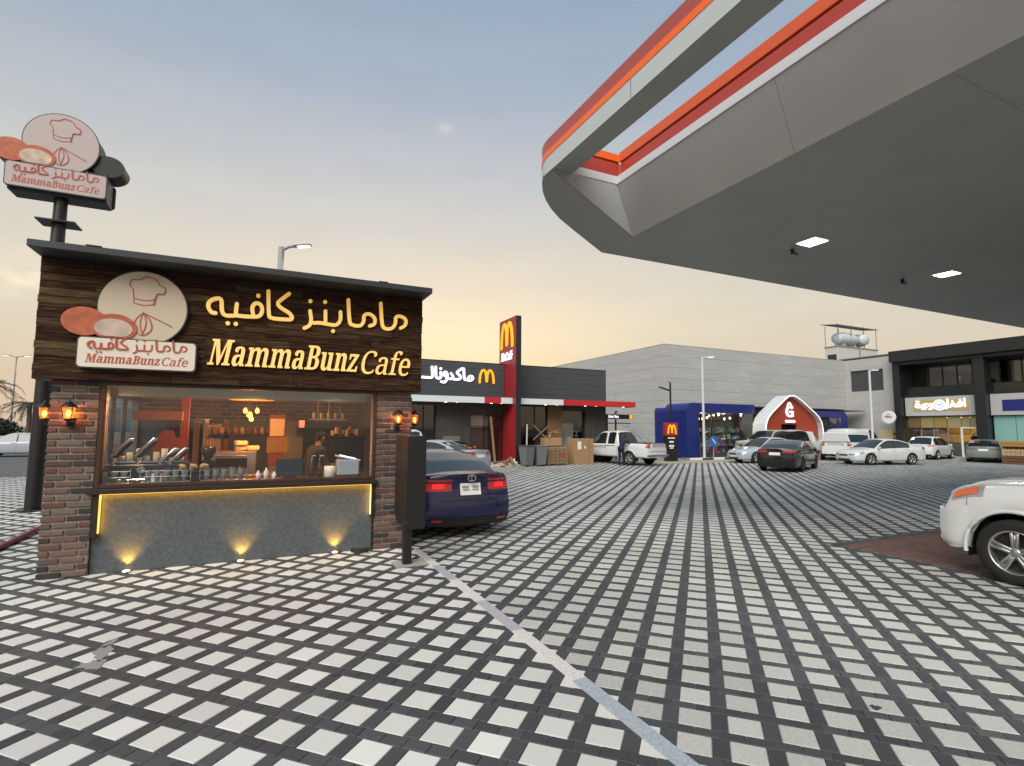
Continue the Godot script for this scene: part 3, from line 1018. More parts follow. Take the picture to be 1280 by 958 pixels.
func make_kiosk_fittings():
	# raised lettering on the timber
	var gold := glow("lettering gold", Color(1.0, 0.72, 0.24), 0.30, lin(0.82, 0.62, 0.25))
	var a := thing("lettering_sign", "raised yellow Arabic lettering across the upper right of the kiosk's timber front", "sign", Vector3(-0.747, 3.374, -8.381))
	arabic_name(a, Vector3.ZERO, 1.0, 0.052, 0.03, gold)
	var b := thing("lettering_sign", "raised yellow slanted Latin lettering low on the kiosk's timber front", "sign", Vector3(-0.735, 2.765, -8.362))
	write_text("MammaBunz", b, Vector3.ZERO, Vector3.ZERO, 0.505, 2.03, 0.04, gold, true, true, 0.26)
	write_text("Cafe", b, Vector3(2.05, -0.02, 0), Vector3.ZERO, 0.505, 0.80, 0.04, gold, true, false, 0.24)
	# emblem on the timber
	var face := mat("sign cream", lin(0.60, 0.49, 0.36), 0.55)
	var plate := mat("sign plate", lin(0.72, 0.64, 0.53), 0.5)
	var line := mat("sign red line", lin(0.42, 0.085, 0.05), 0.5)
	var bun := mat("bun red", lin(0.60, 0.14, 0.06), 0.55, 0, noise_tex("bun", 0.008, 0.55, 1.0, 3), Vector3.ONE * 1.2)
	var crumb := mat("bun crumb", lin(0.74, 0.56, 0.44), 0.7, 0, noise_tex("bun", 0.008, 0.55, 1.0, 3), Vector3.ONE * 0.7)
	var e := thing("emblem_sign", "cream disc sign with cook's hat, buns and name plate on the kiosk's timber front", "sign", Vector3(-2.16, 2.64, -8.385))
	emblem(e, 1.0, face, plate, line, bun, crumb, mats["dark grey"], 0.05)
	# the same emblem, two-faced, high on a pole
	var p := thing("pole_sign", "two faced round emblem sign high on a black pole behind the kiosk's left end", "sign", Vector3(-4.60, 0, -15.55))
	part("pole", tube_mesh([Vector3(0, 0, 0), Vector3(0.02, 3.5, 0), Vector3(0.05, 7.3, 0)], [0.155, 0.155, 0.13], 20), mats["black metal"], p)
	part("base_plate", box_mesh(Vector3(0.6, 0.03, 0.6)), mats["black metal"], p, Vector3(0, 0.016, 0))
	slab("bracket_plate", Vector3(-0.33, 6.66, -0.28), Vector3(0.42, 6.70, 0.28), mats["black metal"], p)
	var fbox := slab("sign_case", Vector3(-0.86, 7.26, -0.27), Vector3(0.98, 7.98, 0.27), mats["black metal"], p, 0.02)
	part("round_case", poly_mesh(ellipse_poly(0, 0, 0.715, 0.715, 0, 40), 0.5), mats["black metal"], fbox, Vector3(0.005, 0.895, -0.25))
	for s in [-0.89, 0.89]:
		part("bun_case", poly_mesh(ellipse_poly(0, 0, 0.335, 0.265, 0, 28), 0.5), mats["black metal"], fbox, Vector3(s, 0.56, -0.25))
	var bm := MB.new()
	bm.box(Vector3(0.95, 0.5, -0.006), Vector3(0.6, 0.4, 0.02), 0.002)
	var backing := bm.done()
	var front := part("front_face", box_mesh(Vector3(0.4, 0.4, 0.02)), mats["black metal"], p, Vector3(-0.9, 7.32, 0.28))
	front.mesh = backing
	var pf := mat("pole sign cream", lin(0.46, 0.38, 0.36), 0.5)
	emblem(front, 1.44, pf, pf, line, bun, crumb, mats["dark grey"], 0.03)
	var rear := part("rear_face", box_mesh(Vector3(0.4, 0.4, 0.02)), mats["black metal"], p, Vector3(1.02, 7.32, -0.28), Vector3(0, 180, 0))
	rear.mesh = backing
	emblem(rear, 1.44, pf, pf, line, bun, crumb, mats["dark grey"], 0.03)
	# wall lanterns on the pillars
	lantern("wall_lantern", "lit black wall lantern on the front of the kiosk's left brick pillar", Vector3(-2.21, 2.04, KF + 0.025), 0.0)
	lantern("wall_lantern", "lit black wall lantern on the outer side of the kiosk's left brick pillar", Vector3(-2.45, 2.04, KF - 0.25), -90.0)
	lantern("wall_lantern", "lit black wall lantern on the front of the kiosk's right brick pillar", Vector3(1.97, 2.02, KF + 0.025), 0.0)
	lantern("wall_lantern", "lit black wall lantern on the outer side of the kiosk's right brick pillar", Vector3(2.23, 2.02, KF - 0.25), 90.0)
	# ground spots washing the rendered panel
	for s in [[-1.52, "leftmost of the three lit ground spots below the rendered panel"], [-0.19, "middle one of the three lit ground spots below the rendered panel"], [1.08, "rightmost of the three lit ground spots below the rendered panel"]]:
		var g := thing("ground_spot", s[1], "ground light", Vector3(s[0], 0.0, -8.515), 0, "ground spots below the kiosk window")
		part("housing", cyl_mesh(0.055, 0.022, 20), mats["steel"], g)
		part("lens_light", cyl_mesh(0.042, 0.012, 20), glow("spot lens", Color(1.0, 0.80, 0.45), 5.0), g, Vector3(0, 0.016, 0))
		spot(g, Vector3(0, 0.045, 0), Vector3(0, 1, -0.16), Color(1.0, 0.74, 0.32), 0.5, 46.0, 0.03)
	# cabinet on a post
	var c := thing("menu_cabinet", "tall black metal cabinet on a square post before the right pillar", "cabinet", Vector3(1.93, 0, -7.44), 0)
	part("post", box_mesh(Vector3(0.115, 0.56, 0.115), 0.008), mats["black metal"], c, Vector3(-0.02, 0.28, 0))
	part("base_plate", box_mesh(Vector3(0.46, 0.012, 0.36), 0.003), mats["light concrete"], c, Vector3(0.03, 0.008, 0.0))
	var body := part("case", null, mats["black metal"], c)
	var mb := MB.new()
	mb.extrude(PackedVector2Array([Vector2(0.14, 0.50), Vector2(0.14, 1.79), Vector2(-0.66, 1.79), Vector2(-0.66, 0.62), Vector2(-0.48, 0.50)]), -0.065, 0.185, Transform3D(Basis(Vector3.BACK, Vector3.UP, Vector3.LEFT), Vector3(0.13, 0, 0)))
	body.mesh = mb.done()
	slab("door", Vector3(-0.063, 0.62, -0.62), Vector3(-0.054, 1.76, 0.11), mats["black metal"], c, 0.002)
	# red pipe on the ground at the left
	var pipe := thing("red_pipe", "dark red pipe lying on the pavers left of the kiosk", "pipe", Vector3(-3.55, 0.045, -10.0))
	part("pipe_run", tube_mesh([Vector3(0.0, 0, 3.2), Vector3(0, 0.0, 1.0), Vector3(0, 0.0, -1.2), Vector3(0, 0.02, -2.4)], 0.045, 12), mat("pipe red", lin(0.20, 0.035, 0.03), 0.5), pipe)
	part("pipe_end", tube_mesh([Vector3(0, 0.02, -2.38), Vector3(0, 0.02, -2.5)], 0.052, 12), mats["white paint"], pipe)
	var rag := thing("dropped_hose", "small dark coil of hose dropped at the foot of the right pillar", "hose", Vector3(1.42, 0.02, -8.33))
	var pts := []
	for i in 40:
		var an := i * 0.42
		pts.append(Vector3(0.11 * cos(an) * (1.0 + 0.2 * sin(i * 0.9)), 0.012 + 0.0015 * i, 0.05 * sin(an)))
	part("coil", tube_mesh(pts, 0.012, 6), mat("hose brown", lin(0.03, 0.024, 0.018), 0.7), rag)

func lantern(called: String, label: String, at: Vector3, turn: float):
	var l := thing(called, label, "lantern", at, turn, "wall lanterns on the kiosk pillars")
	var iron = mats["black metal"]
	part("wall_plate", box_mesh(Vector3(0.075, 0.13, 0.02), 0.004), iron, l, Vector3(0, -0.09, 0.01))
	part("arm", tube_mesh([Vector3(0, -0.09, 0.015), Vector3(0, -0.13, 0.06), Vector3(0, -0.10, 0.105), Vector3(0, -0.065, 0.105)], 0.011, 8), iron, l)
	var roof := MB.new()
	roof.lathe([Vector2(0.095, 0.10), Vector2(0.085, 0.115), Vector2(0.035, 0.155), Vector2(0.018, 0.17), Vector2(0.014, 0.19), Vector2(0, 0.195)], 12)
	roof.lathe([Vector2(0, 0.098), Vector2(0.095, 0.10)], 12)
	part("roof_cap", roof.done(), iron, l, Vector3(0, 0, 0.105))
	var base := MB.new()
	base.lathe([Vector2(0, -0.075), Vector2(0.03, -0.072), Vector2(0.055, -0.058), Vector2(0.056, -0.045), Vector2(0, -0.044)], 12)
	part("base_cup", base.done(), iron, l, Vector3(0, 0, 0.105))
	for k in 4:
		var a := TAU * k / 4 + PI / 4
		part("rib", tube_mesh([Vector3(0.054 * cos(a), -0.045, 0.105 + 0.054 * sin(a)), Vector3(0.078 * cos(a), 0.10, 0.105 + 0.078 * sin(a))], 0.0045, 6), iron, l)
	var gl := MB.new()
	gl.lathe([Vector2(0.050, -0.043), Vector2(0.073, 0.098)], 16)
	var gm := pane("amber glass", Color(1.0, 0.62, 0.25), 0.30)
	part("glass", gl.done(), gm, l, Vector3(0, 0, 0.105))
	var bulb := MB.new()
	bulb.lathe([Vector2(0, -0.03), Vector2(0.014, -0.02), Vector2(0.028, 0.02), Vector2(0.022, 0.05), Vector2(0, 0.068)], 12)
	part("bulb", bulb.done(), glow("bulb glow", Color(1.0, 0.62, 0.24), 5.0), l, Vector3(0, 0, 0.105))
	omni(l, Vector3(0, 0.02, 0.105), Color(1.0, 0.56, 0.22), 0.15, 0.02)

# ---------------------------------------------------------------- the fuel canopy overhead
func make_canopy():
	var c := thing("fuel_canopy", "huge grey fuel station canopy overhead with a red and orange striped rim", "canopy")
	var fine := noise_tex("fine", 0.05, 0.82, 1.0)
	var soffit := mat("canopy soffit", lin(0.375, 0.385, 0.36), 0.45, 0, noise_tex("panel", 0.004, 0.86, 1.0, 3), Vector3.ONE * 0.2)
	var pale := mat("canopy pale", lin(0.40, 0.405, 0.40), 0.4, 0, noise_tex("panel", 0.004, 0.86, 1.0, 3), Vector3.ONE * 0.2)
	var band := mat("canopy band grey", lin(0.46, 0.49, 0.49), 0.35)
	var white := mat("canopy trim", lin(0.62, 0.63, 0.65), 0.4)
	var orange := mat("canopy orange", lin(0.85, 0.13, 0.008), 0.3)
	var red := mat("canopy red", lin(0.36, 0.07, 0.05), 0.35)
	var red_in := mat("canopy inner red", lin(0.40, 0.05, 0.03), 0.35)
	var Y := 5.588
	var ZF := -8.885
	var ZI := -7.857
	var ZN := 5.0
	var X0 := 6.27
	# flat ceiling in large panels with thin open joints
	var n := 0
	for i in 16:
		for j in 3:
			var lo := Vector3(X0 + i * 1.6, Y, ZF + j * 6.2)
			var hi := Vector3(lo.x + 1.5975, Y + 0.05, minf(lo.z + 6.197, ZN))
			fast_part("soffit_panel", n, box_mesh(hi - lo, 0.002), soffit, c, (lo + hi) * 0.5)
			n += 1
	slab("roof_deck", Vector3(X0 + 0.06, Y + 0.056, ZF + 0.02), Vector3(X0 + 25.6, 7.0, ZN), mats["dark grey"], c, 0.0)
	slab("far_rim", Vector3(5.4, Y + 0.95, ZF + 0.003), Vector3(X0 + 25.6, 7.146, ZF + 0.02), red, c, 0.0)
	slab("far_edge", Vector3(X0, Y + 0.003, ZF - 0.006), Vector3(X0 + 25.6, Y + 0.96, ZF + 0.018), pale, c, 0.0)
	# sloped face between ceiling and rim opening, in lengths
	var z := ZI
	var lens := [3.4, 3.4, 3.4, 2.7]
	for l in lens:
		var mb := MB.new()
		mb.extrude(PackedVector2Array([Vector2(X0, Y), Vector2(5.92, 6.544), Vector2(5.97, 6.56), Vector2(X0 + 0.05, Y + 0.02)]), z + 0.003, minf(z + l, ZN) - 0.003)
		part("sloped_panel", mb.done(), pale, c)
		z += l
	slab("rim_trim", Vector3(5.905, 6.544, ZI), Vector3(6.0, 6.70, ZN), white, c, 0.004)
	slab("inner_rim", Vector3(5.985, 6.70, ZI), Vector3(6.05, 6.96, ZN), red_in, c, 0.003)
	slab("inner_rim_groove", Vector3(6.02, 6.96, ZI), Vector3(6.06, 7.0, ZN), red, c, 0.0)
	slab("inner_rim", Vector3(5.975, 7.0, ZI), Vector3(6.05, 7.19, ZN), mat("canopy inner orange", lin(0.62, 0.10, 0.028), 0.35), c, 0.003)
	# the same lining across the far end of the opening
	slab("rim_trim", Vector3(4.90, 6.544, ZI - 0.03), Vector3(5.905, 6.70, ZI + 0.012), white, c, 0.004)
	slab("inner_rim", Vector3(4.88, 6.70, ZI - 0.05), Vector3(5.985, 6.96, ZI), red_in, c, 0.003)
	slab("inner_rim_groove", Vector3(4.88, 6.96, ZI - 0.05), Vector3(5.985, 7.0, ZI - 0.03), red, c, 0.0)
	slab("inner_rim", Vector3(4.88, 7.0, ZI - 0.05), Vector3(5.975, 7.146, ZI + 0.005), orange, c, 0.003)
	# rounded nose joining ceiling and outer beam
	var prof := [Vector2(6.27, 5.588), Vector2(5.95, 5.757), Vector2(5.6, 5.942), Vector2(5.25, 6.127), Vector2(5.0, 6.262), Vector2(4.82, 6.36), Vector2(4.67, 6.44), Vector2(4.55, 6.50), Vector2(4.485, 6.535)]
	var R := 0.93
	var nose := MB.new(true)
	var rows := []
	for p in prof:
		var zf := ZF
		if p.x < 4.47 + R:
			var d: float = 4.47 + R - p.x
			zf = ZF + R - sqrt(maxf(R * R - d * d, 0.0))
		var row := []
		for k in 9:
			row.append(Vector3(p.x, p.y, lerpf(zf, ZI, k / 8.0)))
		rows.append(row)
	nose.grid(rows, Vector3(-0.4, -1, 0))
	part("nose_underside", nose.done(), soffit, c)
	# far side of the nose and the end face towards the opening
	var side := MB.new()
	for i in prof.size() - 1:
		var a: Vector3 = rows[i][0]
		var b: Vector3 = rows[i + 1][0]
		side.quad(a, b, Vector3(b.x, 6.56, b.z), Vector3(a.x, 6.56, a.z), Vector3(0, 0, -1))
	part("nose_far_side", side.done(), soffit, c)
	var face := PackedVector2Array()
	for i in prof.size():
		face.append(prof[i])
	face.append(Vector2(4.485, 6.546))
	face.append(Vector2(5.92, 6.545))
	var fm := MB.new()
	fm.extrude(face, ZI - 0.02, ZI)
	part("nose_end_face", fm.done(), pale, c)
	slab("nose_deck", Vector3(4.9, 6.56, ZF + 0.02), Vector3(6.2, 6.60, ZI - 0.05), mats["dark grey"], c, 0.0)
	# outer beam: underside, then bands that sweep round the corner
	slab("beam_underside", Vector3(4.485, 6.53, ZI - 0.35), Vector3(4.90, 6.57, ZN), soffit, c, 0.0)
	slab("beam_inner_side", Vector3(4.86, 6.57, ZI), Vector3(4.895, 7.1, ZN), red_in, c, 0.0)
	for bnd in [[6.515, 6.812, 4.47, band, "grey_band"], [6.812, 6.925, 4.462, orange, "orange_band"], [6.925, 7.146, 4.47, red, "red_band"]]:
		var m := MB.new(true)
		var path := [Vector2(bnd[2], ZN)]
		for zz in [2.0, 0.0, -4.0]:
			path.append(Vector2(bnd[2], zz))
		for k in 13:
			var a := PI + (PI / 2) * k / 12.0
			path.append(Vector2(4.47 + R, ZF + R) + Vector2(cos(a), sin(a)) * (R + 4.47 - bnd[2]))
		path.append(Vector2(6.0, ZF - (4.47 - bnd[2])))
		var lo := []
		var hi := []
		var hin := []
		for p in path:
			lo.append(Vector3(p.x, bnd[0], p.y))
			hi.append(Vector3(p.x, bnd[1], p.y))
			var q: Vector2 = p.lerp(Vector2(5.6, clampf(p.y, -7.5, 5.0)), 0.03)
			hin.append(Vector3(q.x, bnd[1], q.y))
		m.grid([lo, hi], Vector3.ZERO, Vector3(7, 6.8, -2))
		m.group(2)
		m.grid([hi, hin], Vector3.UP)
		if bnd[2] < 4.47:
			m.group(3)
			var lin_ := []
			for v in hin:
				lin_.append(Vector3(v.x, bnd[0], v.z))
			m.grid([lo, lin_], Vector3.DOWN)
		part(bnd[4], m.done(), bnd[3], c)
	slab("beam_top", Vector3(4.52, 7.10, ZI - 0.2), Vector3(4.86, 7.13, ZN), mats["dark grey"], c, 0.0)
	# panel joints on the outer bands
	for zz in [-5.6, -2.2, 1.2]:
		slab("band_joint", Vector3(4.466, 6.52, zz), Vector3(4.472, 6.81, zz + 0.006), mats["dark grey"], c, 0.0)
	# columns, out of sight to the right
	for p in [Vector3(22.5, 0, 1.0), Vector3(14.0, 0, 3.5)]:
		part("column", box_mesh(Vector3(0.6, Y, 0.6), 0.02), pale, c, p + Vector3(0, Y * 0.5, 0))
	# recessed lights and small cameras on the ceiling
	var cold := Color(0.93, 0.97, 1.0)
	for i in 3:
		for j in 2:
			var o := thing("canopy_light", ["lit square ceiling light in the canopy, the one nearer its rounded nose", "lit square ceiling light in the canopy, further right from the nose", "lit square ceiling light far right in the canopy"][i] if j == 0 else "lit square ceiling light deeper under the canopy", "light", Vector3(9.55 + i * 4.77, Y, -6.5 + j * 5.5), 0, "lights in the canopy ceiling")
			part("light_frame", box_mesh(Vector3(0.46, 0.03, 0.46), 0.005), mats["white paint"], o, Vector3(0, -0.012, 0))
			part("diffuser_light", box_mesh(Vector3(0.38, 0.012, 0.38), 0.002), glow("canopy light glow", cold, 5.0), o, Vector3(0, -0.03, 0))
			area(o, Vector3(0, -0.05, 0), Vector3.DOWN, Vector2(0.38, 0.38), cold, 1.7, Vector3.BACK, 20.0)
	for s in [[9.65, -7.0, "small black camera under the canopy near its rounded nose"], [13.95, -7.25, "small black camera under the canopy between the two ceiling lights"]]:
		var o := thing("ceiling_camera", s[2], "camera", Vector3(s[0], Y, s[1]))
		part("mount", cyl_mesh(0.04, 0.05, 12), mats["black metal"], o, Vector3(0, -0.05, 0))
		part("camera_body", tube_mesh([Vector3(-0.02, -0.07, 0.02), Vector3(0.09, -0.10, 0.05)], 0.03, 10), mats["black metal"], o)
		part("camera_body", tube_mesh([Vector3(0.01, -0.07, -0.02), Vector3(-0.07, -0.11, 0.03)], 0.026, 10), mats["black metal"], o)

# ---------------------------------------------------------------- the restaurant with the red pylon
func arch_emblem(parent: Node, at: Vector3, w: float, h: float, d: float, m: Material, turn := Vector3.ZERO):
	var left := [[-0.46, 0.0], [-0.45, 0.30], [-0.40, 0.66], [-0.30, 0.92], [-0.215, 0.985], [-0.13, 0.92], [-0.05, 0.66], [-0.006, 0.10]]
	var q := []
	var p := []
	for v in left:
		q.append([v[0] * w, v[1] * h])
		p.append([-v[0] * w, v[1] * h])
	part("arch", stroke_mesh(q, w * 0.135, d), m, parent, at, turn)
	part("arch", stroke_mesh(p, w * 0.135, d + 0.006), m, parent, at, turn)

func downlight(label: String, group: String, at: Vector3, c: Color, e: float, r := 0.07):
	var o := thing("down_light", label, "light", at, 0, group)
	part("rim", cyl_mesh(r + 0.02, 0.02, 14), mats["white paint"], o, Vector3(0, -0.012, 0))
	part("lens_light", cyl_mesh(r, 0.012, 14), glow("downlight glow", Color(1.0, 0.82, 0.55), 6.0), o, Vector3(0, -0.022, 0))
	spot(o, Vector3(0, -0.05, 0), Vector3.DOWN, c, e, 55.0, 0.05)

func make_restaurant():
	var b := thing("restaurant", "low charcoal restaurant building with red pylon and white and red awning band", "restaurant")
	var Z := -26.07
	var panel := noise_tex("panel", 0.004, 0.86, 1.0, 3)
	var up := mat("charcoal cladding", lin(0.062, 0.066, 0.075), 0.5, 0, panel, Vector3.ONE * 0.4)
	var low := mat("charcoal wall", lin(0.058, 0.06, 0.064), 0.75, 0, noise_tex("mottle", 0.012, 0.62, 1.0, 5), Vector3.ONE * 0.5)
	var red := mat("pylon red", lin(0.27, 0.018, 0.024), 0.35)
	var band_w := mat("awning white", lin(0.66, 0.70, 0.70), 0.4)
	var band_r := mat("awning red", lin(0.50, 0.018, 0.03), 0.4)
	var dark := mat("dark glass", lin(0.012, 0.014, 0.015), 0.05)
	# upper cladding in boards with shadow gaps
	for i in 6:
		for s in [[-2.0, 5.0], [5.0, 11.86], [12.21, 18.6]]:
			slab("cladding_board", Vector3(s[0] + 0.004, 3.52 + i * 0.315, Z), Vector3(s[1] - 0.004, 3.52 + i * 0.315 + 0.309, Z + 0.05), up, b, 0.004)
	slab("upper_wall", Vector3(-2.0, 3.4, Z - 0.3), Vector3(18.6, 5.40, Z - 0.001), mats["dark grey"], b, 0.0)
	slab("roof_edge", Vector3(-2.0, 5.40, Z - 0.35), Vector3(18.62, 5.44, Z + 0.06), mats["black metal"], b, 0.004)
	slab("roof", Vector3(-2.0, 5.0, -36.0), Vector3(18.58, 5.1, Z - 0.3), mats["dark grey"], b, 0.0)
	slab("side_wall", Vector3(18.3, 0, -36.0), Vector3(18.6, 5.40, Z - 0.36), up, b, 0.0)
	slab("rear_wall", Vector3(-2.0, 0, -36.2), Vector3(18.6, 5.40, -36.0), up, b, 0.0)
	slab("side_wall", Vector3(-2.2, 0, -36.0), Vector3(-2.0, 5.40, Z), up, b, 0.0)
	slab("floor", Vector3(-2.0, 0, -35.9), Vector3(18.3, 0.08, Z - 0.3), mats["dark grey"], b, 0.0)
	# lower wall pieces between the openings
	for s in [[-2.0, 6.6], [8.05, 9.95], [12.21, 12.85], [17.15, 18.6]]:
		slab("lower_wall", Vector3(s[0], 0, Z - 0.28), Vector3(s[1], 3.40, Z), low, b, 0.0)
	slab("brown_wall", Vector3(14.62, 0, Z - 0.28), Vector3(15.55, 3.40, Z + 0.01), mat("tan wall", lin(0.17, 0.10, 0.055), 0.7), b, 0.0)
	for s in [[6.6, 8.05, 0.3, 3.1], [12.85, 14.62, 0.35, 3.15]]:
		var w := slab("window", Vector3(s[0], s[2], Z - 0.16), Vector3(s[1], s[3], Z - 0.14), mats["window glass"], b, 0.0)
		part("frame", box_mesh(Vector3(0.06, s[3] - s[2], 0.1)), mats["black metal"], w, Vector3(-(s[1] - s[0]) * 0.5 + 0.03, 0, 0))
		part("frame", box_mesh(Vector3(0.06, s[3] - s[2], 0.1)), mats["black metal"], w, Vector3((s[1] - s[0]) * 0.5 - 0.03, 0, 0))
		part("frame", box_mesh(Vector3(0.05, s[3] - s[2], 0.08)), mats["black metal"], w, Vector3(0.1, 0, 0))
		slab("sill_wall", Vector3(s[0], 0, Z - 0.25), Vector3(s[1], s[2], Z - 0.02), low, b, 0.0)
		slab("head_wall", Vector3(s[0], s[3], Z - 0.25), Vector3(s[1], 3.4, Z - 0.02), low, b, 0.0)
	# glazed entrance with a brown door
	slab("head_wall", Vector3(9.95, 2.62, Z - 0.25), Vector3(11.87, 3.4, Z - 0.02), low, b, 0.0)
	var en := slab("entrance", Vector3(9.95, 0.08, Z - 0.2), Vector3(11.87, 2.62, Z - 0.18), mats["window glass"], b, 0.0)
	for x in [-0.93, 0.2, 0.93]:
		part("frame", box_mesh(Vector3(0.07, 2.54, 0.09)), mats["black metal"], en, Vector3(x, 0, 0))
	part("frame", box_mesh(Vector3(1.9, 0.06, 0.088)), mats["black metal"], en, Vector3(0, 0.55, 0))
	slab("brown_door", Vector3(10.05, 0.08, Z - 0.30), Vector3(11.1, 2.05, Z - 0.25), mat("door brown", lin(0.045, 0.016, 0.010), 0.5), b, 0.008)
	slab("door_transom_board", Vector3(10.05, 2.06, Z - 0.30), Vector3(11.1, 2.55, Z - 0.26), mat("transom", lin(0.20, 0.18, 0.155), 0.8), b, 0.004)
	# bright opening at the right end
	var op := slab("window", Vector3(15.55, 0.05, Z - 0.2), Vector3(17.15, 2.95, Z - 0.18), mats["window glass"], b, 0.0)
	for x in [-0.77, 0.77]:
		part("frame", box_mesh(Vector3(0.06, 2.9, 0.09)), mats["black metal"], op, Vector3(x, 0, 0))
	slab("inner_screen", Vector3(15.6, 0.05, -27.2), Vector3(16.95, 2.25, -27.12), mat("pale green board", lin(0.40, 0.44, 0.40), 0.7), b, 0.0)
	slab("head_wall", Vector3(15.55, 2.95, Z - 0.25), Vector3(17.15, 3.4, Z - 0.02), low, b, 0.0)
	# dim interior
	slab("inner_wall", Vector3(-1.9, 0.08, -30.0), Vector3(15.0, 3.4, -29.9), mat("inner wall", lin(0.12, 0.10, 0.085), 0.8), b, 0.0)
	slab("inner_ceiling", Vector3(-1.9, 3.38, -35.9), Vector3(18.2, 3.42, Z - 0.31), mats["dark grey"], b, 0.0)
	# awning slab with white and red front
	var a := slab("awning", Vector3(-2.0, 3.24, Z), Vector3(19.9, 3.50, -24.95), mats["dark grey"], b, 0.0)
	var off := Vector3(8.95, 3.37, (Z - 24.95) * 0.5)
	for s in [[-2.0, 10.27, band_w], [10.27, 11.2, band_r], [12.22, 14.97, band_w], [14.97, 19.92, band_r]]:
		part("white_band" if s[2] == band_w else "red_band", box_mesh(Vector3(s[1] - s[0] - 0.004, 0.31, 0.03), 0.004), s[2], a, Vector3((s[0] + s[1]) * 0.5, 3.36, -24.935) - off)
	part("white_band", box_mesh(Vector3(0.66, 0.31, 0.03), 0.004), band_w, a, Vector3(11.535, 3.36, -24.935) - off)
	part("red_band", box_mesh(Vector3(0.03, 0.31, 1.1), 0.004), band_r, a, Vector3(19.915, 3.36, -25.5) - off)
	var k := 0
	for x in [8.35, 8.9, 10.85, 11.35, 14.1, 14.75, 16.7, 17.35, 19.4]:
		downlight("lit round light under the awning, number %s from the left" % ["one", "two", "three", "four", "five", "six", "seven", "eight", "nine"][k], "lights under the restaurant awning", Vector3(x, 3.24, -25.4 if k % 2 == 0 else -25.25), Color(1.0, 0.80, 0.50), 0.5)
		k += 1
	# pylon: a fin standing out from the front
	var p := thing("pylon", "tall red pylon with yellow emblem standing at the charcoal restaurant's front", "pylon", Vector3(11.88, 0, 0))
	slab("red_face", Vector3(0, 0, -26.72), Vector3(0.02, 7.86, -24.62), red, p, 0.0)
	slab("dark_core", Vector3(0.02, 0, -26.72), Vector3(0.32, 7.88, -24.60), mat("pylon dark", lin(0.018, 0.016, 0.018), 0.4), p, 0.006)
	var yellow := glow("arch yellow", Color(1.0, 0.56, 0.02), 0.5, lin(0.85, 0.50, 0.02))
	var white := glow("sign white", Color(0.93, 0.90, 1.0), 0.85)
	arch_emblem(p, Vector3(-0.002, 6.32, -25.68), 1.5, 1.28, 0.05, yellow, Vector3(0, -90, 0))
	write_text("McCafé", p, Vector3(-0.012, 5.60, -26.48), Vector3(0, -90, 0), 0.62, 1.45, 0.03, white, true, true, 0.25)
	# sign on the cladding
	var s1 := thing("lettering_sign", "white lit Arabic lettering on the charcoal restaurant front, beside a yellow emblem", "sign", Vector3(7.4, 4.43, Z + 0.05))
	var words := [[[2.73, 0.19], [2.92, 0.18], [3.05, 0.29], [2.96, 0.41], [2.83, 0.37], [2.77, 0.23], [2.65, 0.2], [2.56, 0.28], [2.52, 0.78]], [[2.41, 0.78], [2.2, 0.62], [2.16, 0.53], [2.31, 0.41], [2.32, 0.24], [2.1, 0.2], [1.89, 0.22]], [[1.82, 0.50], [1.93, 0.35], [1.89, 0.23], [1.70, 0.22]],
		[[1.58, 0.33], [1.46, 0.38], [1.44, 0.5], [1.52, 0.56], [1.6, 0.47], [1.61, 0.23], [1.49, 0.03], [1.30, 0.05]], [[1.26, 0.53], [1.28, 0.30], [1.18, 0.21], [1.06, 0.24], [1.01, 0.34], [0.99, 0.79]], [[0.79, 0.78], [0.82, 0.31], [0.70, 0.23], [0.25, 0.235], [-0.5, 0.235], [-1.2, 0.235]], [[1.26, 0.72]]]
	var i := 0
	for wd in words:
		var q := []
		for v in wd:
			q.append([v[0] - 0.42, v[1] - 0.17])
		part("letter", stroke_mesh(q, 0.125, 0.05 + 0.001 * i), white, s1)
		i += 1
	var s2 := thing("emblem_sign", "yellow double arch emblem lit on the charcoal restaurant front left of the pylon", "sign", Vector3(10.82, 4.36, Z + 0.05))
	arch_emblem(s2, Vector3.ZERO, 0.88, 0.68, 0.05, yellow)

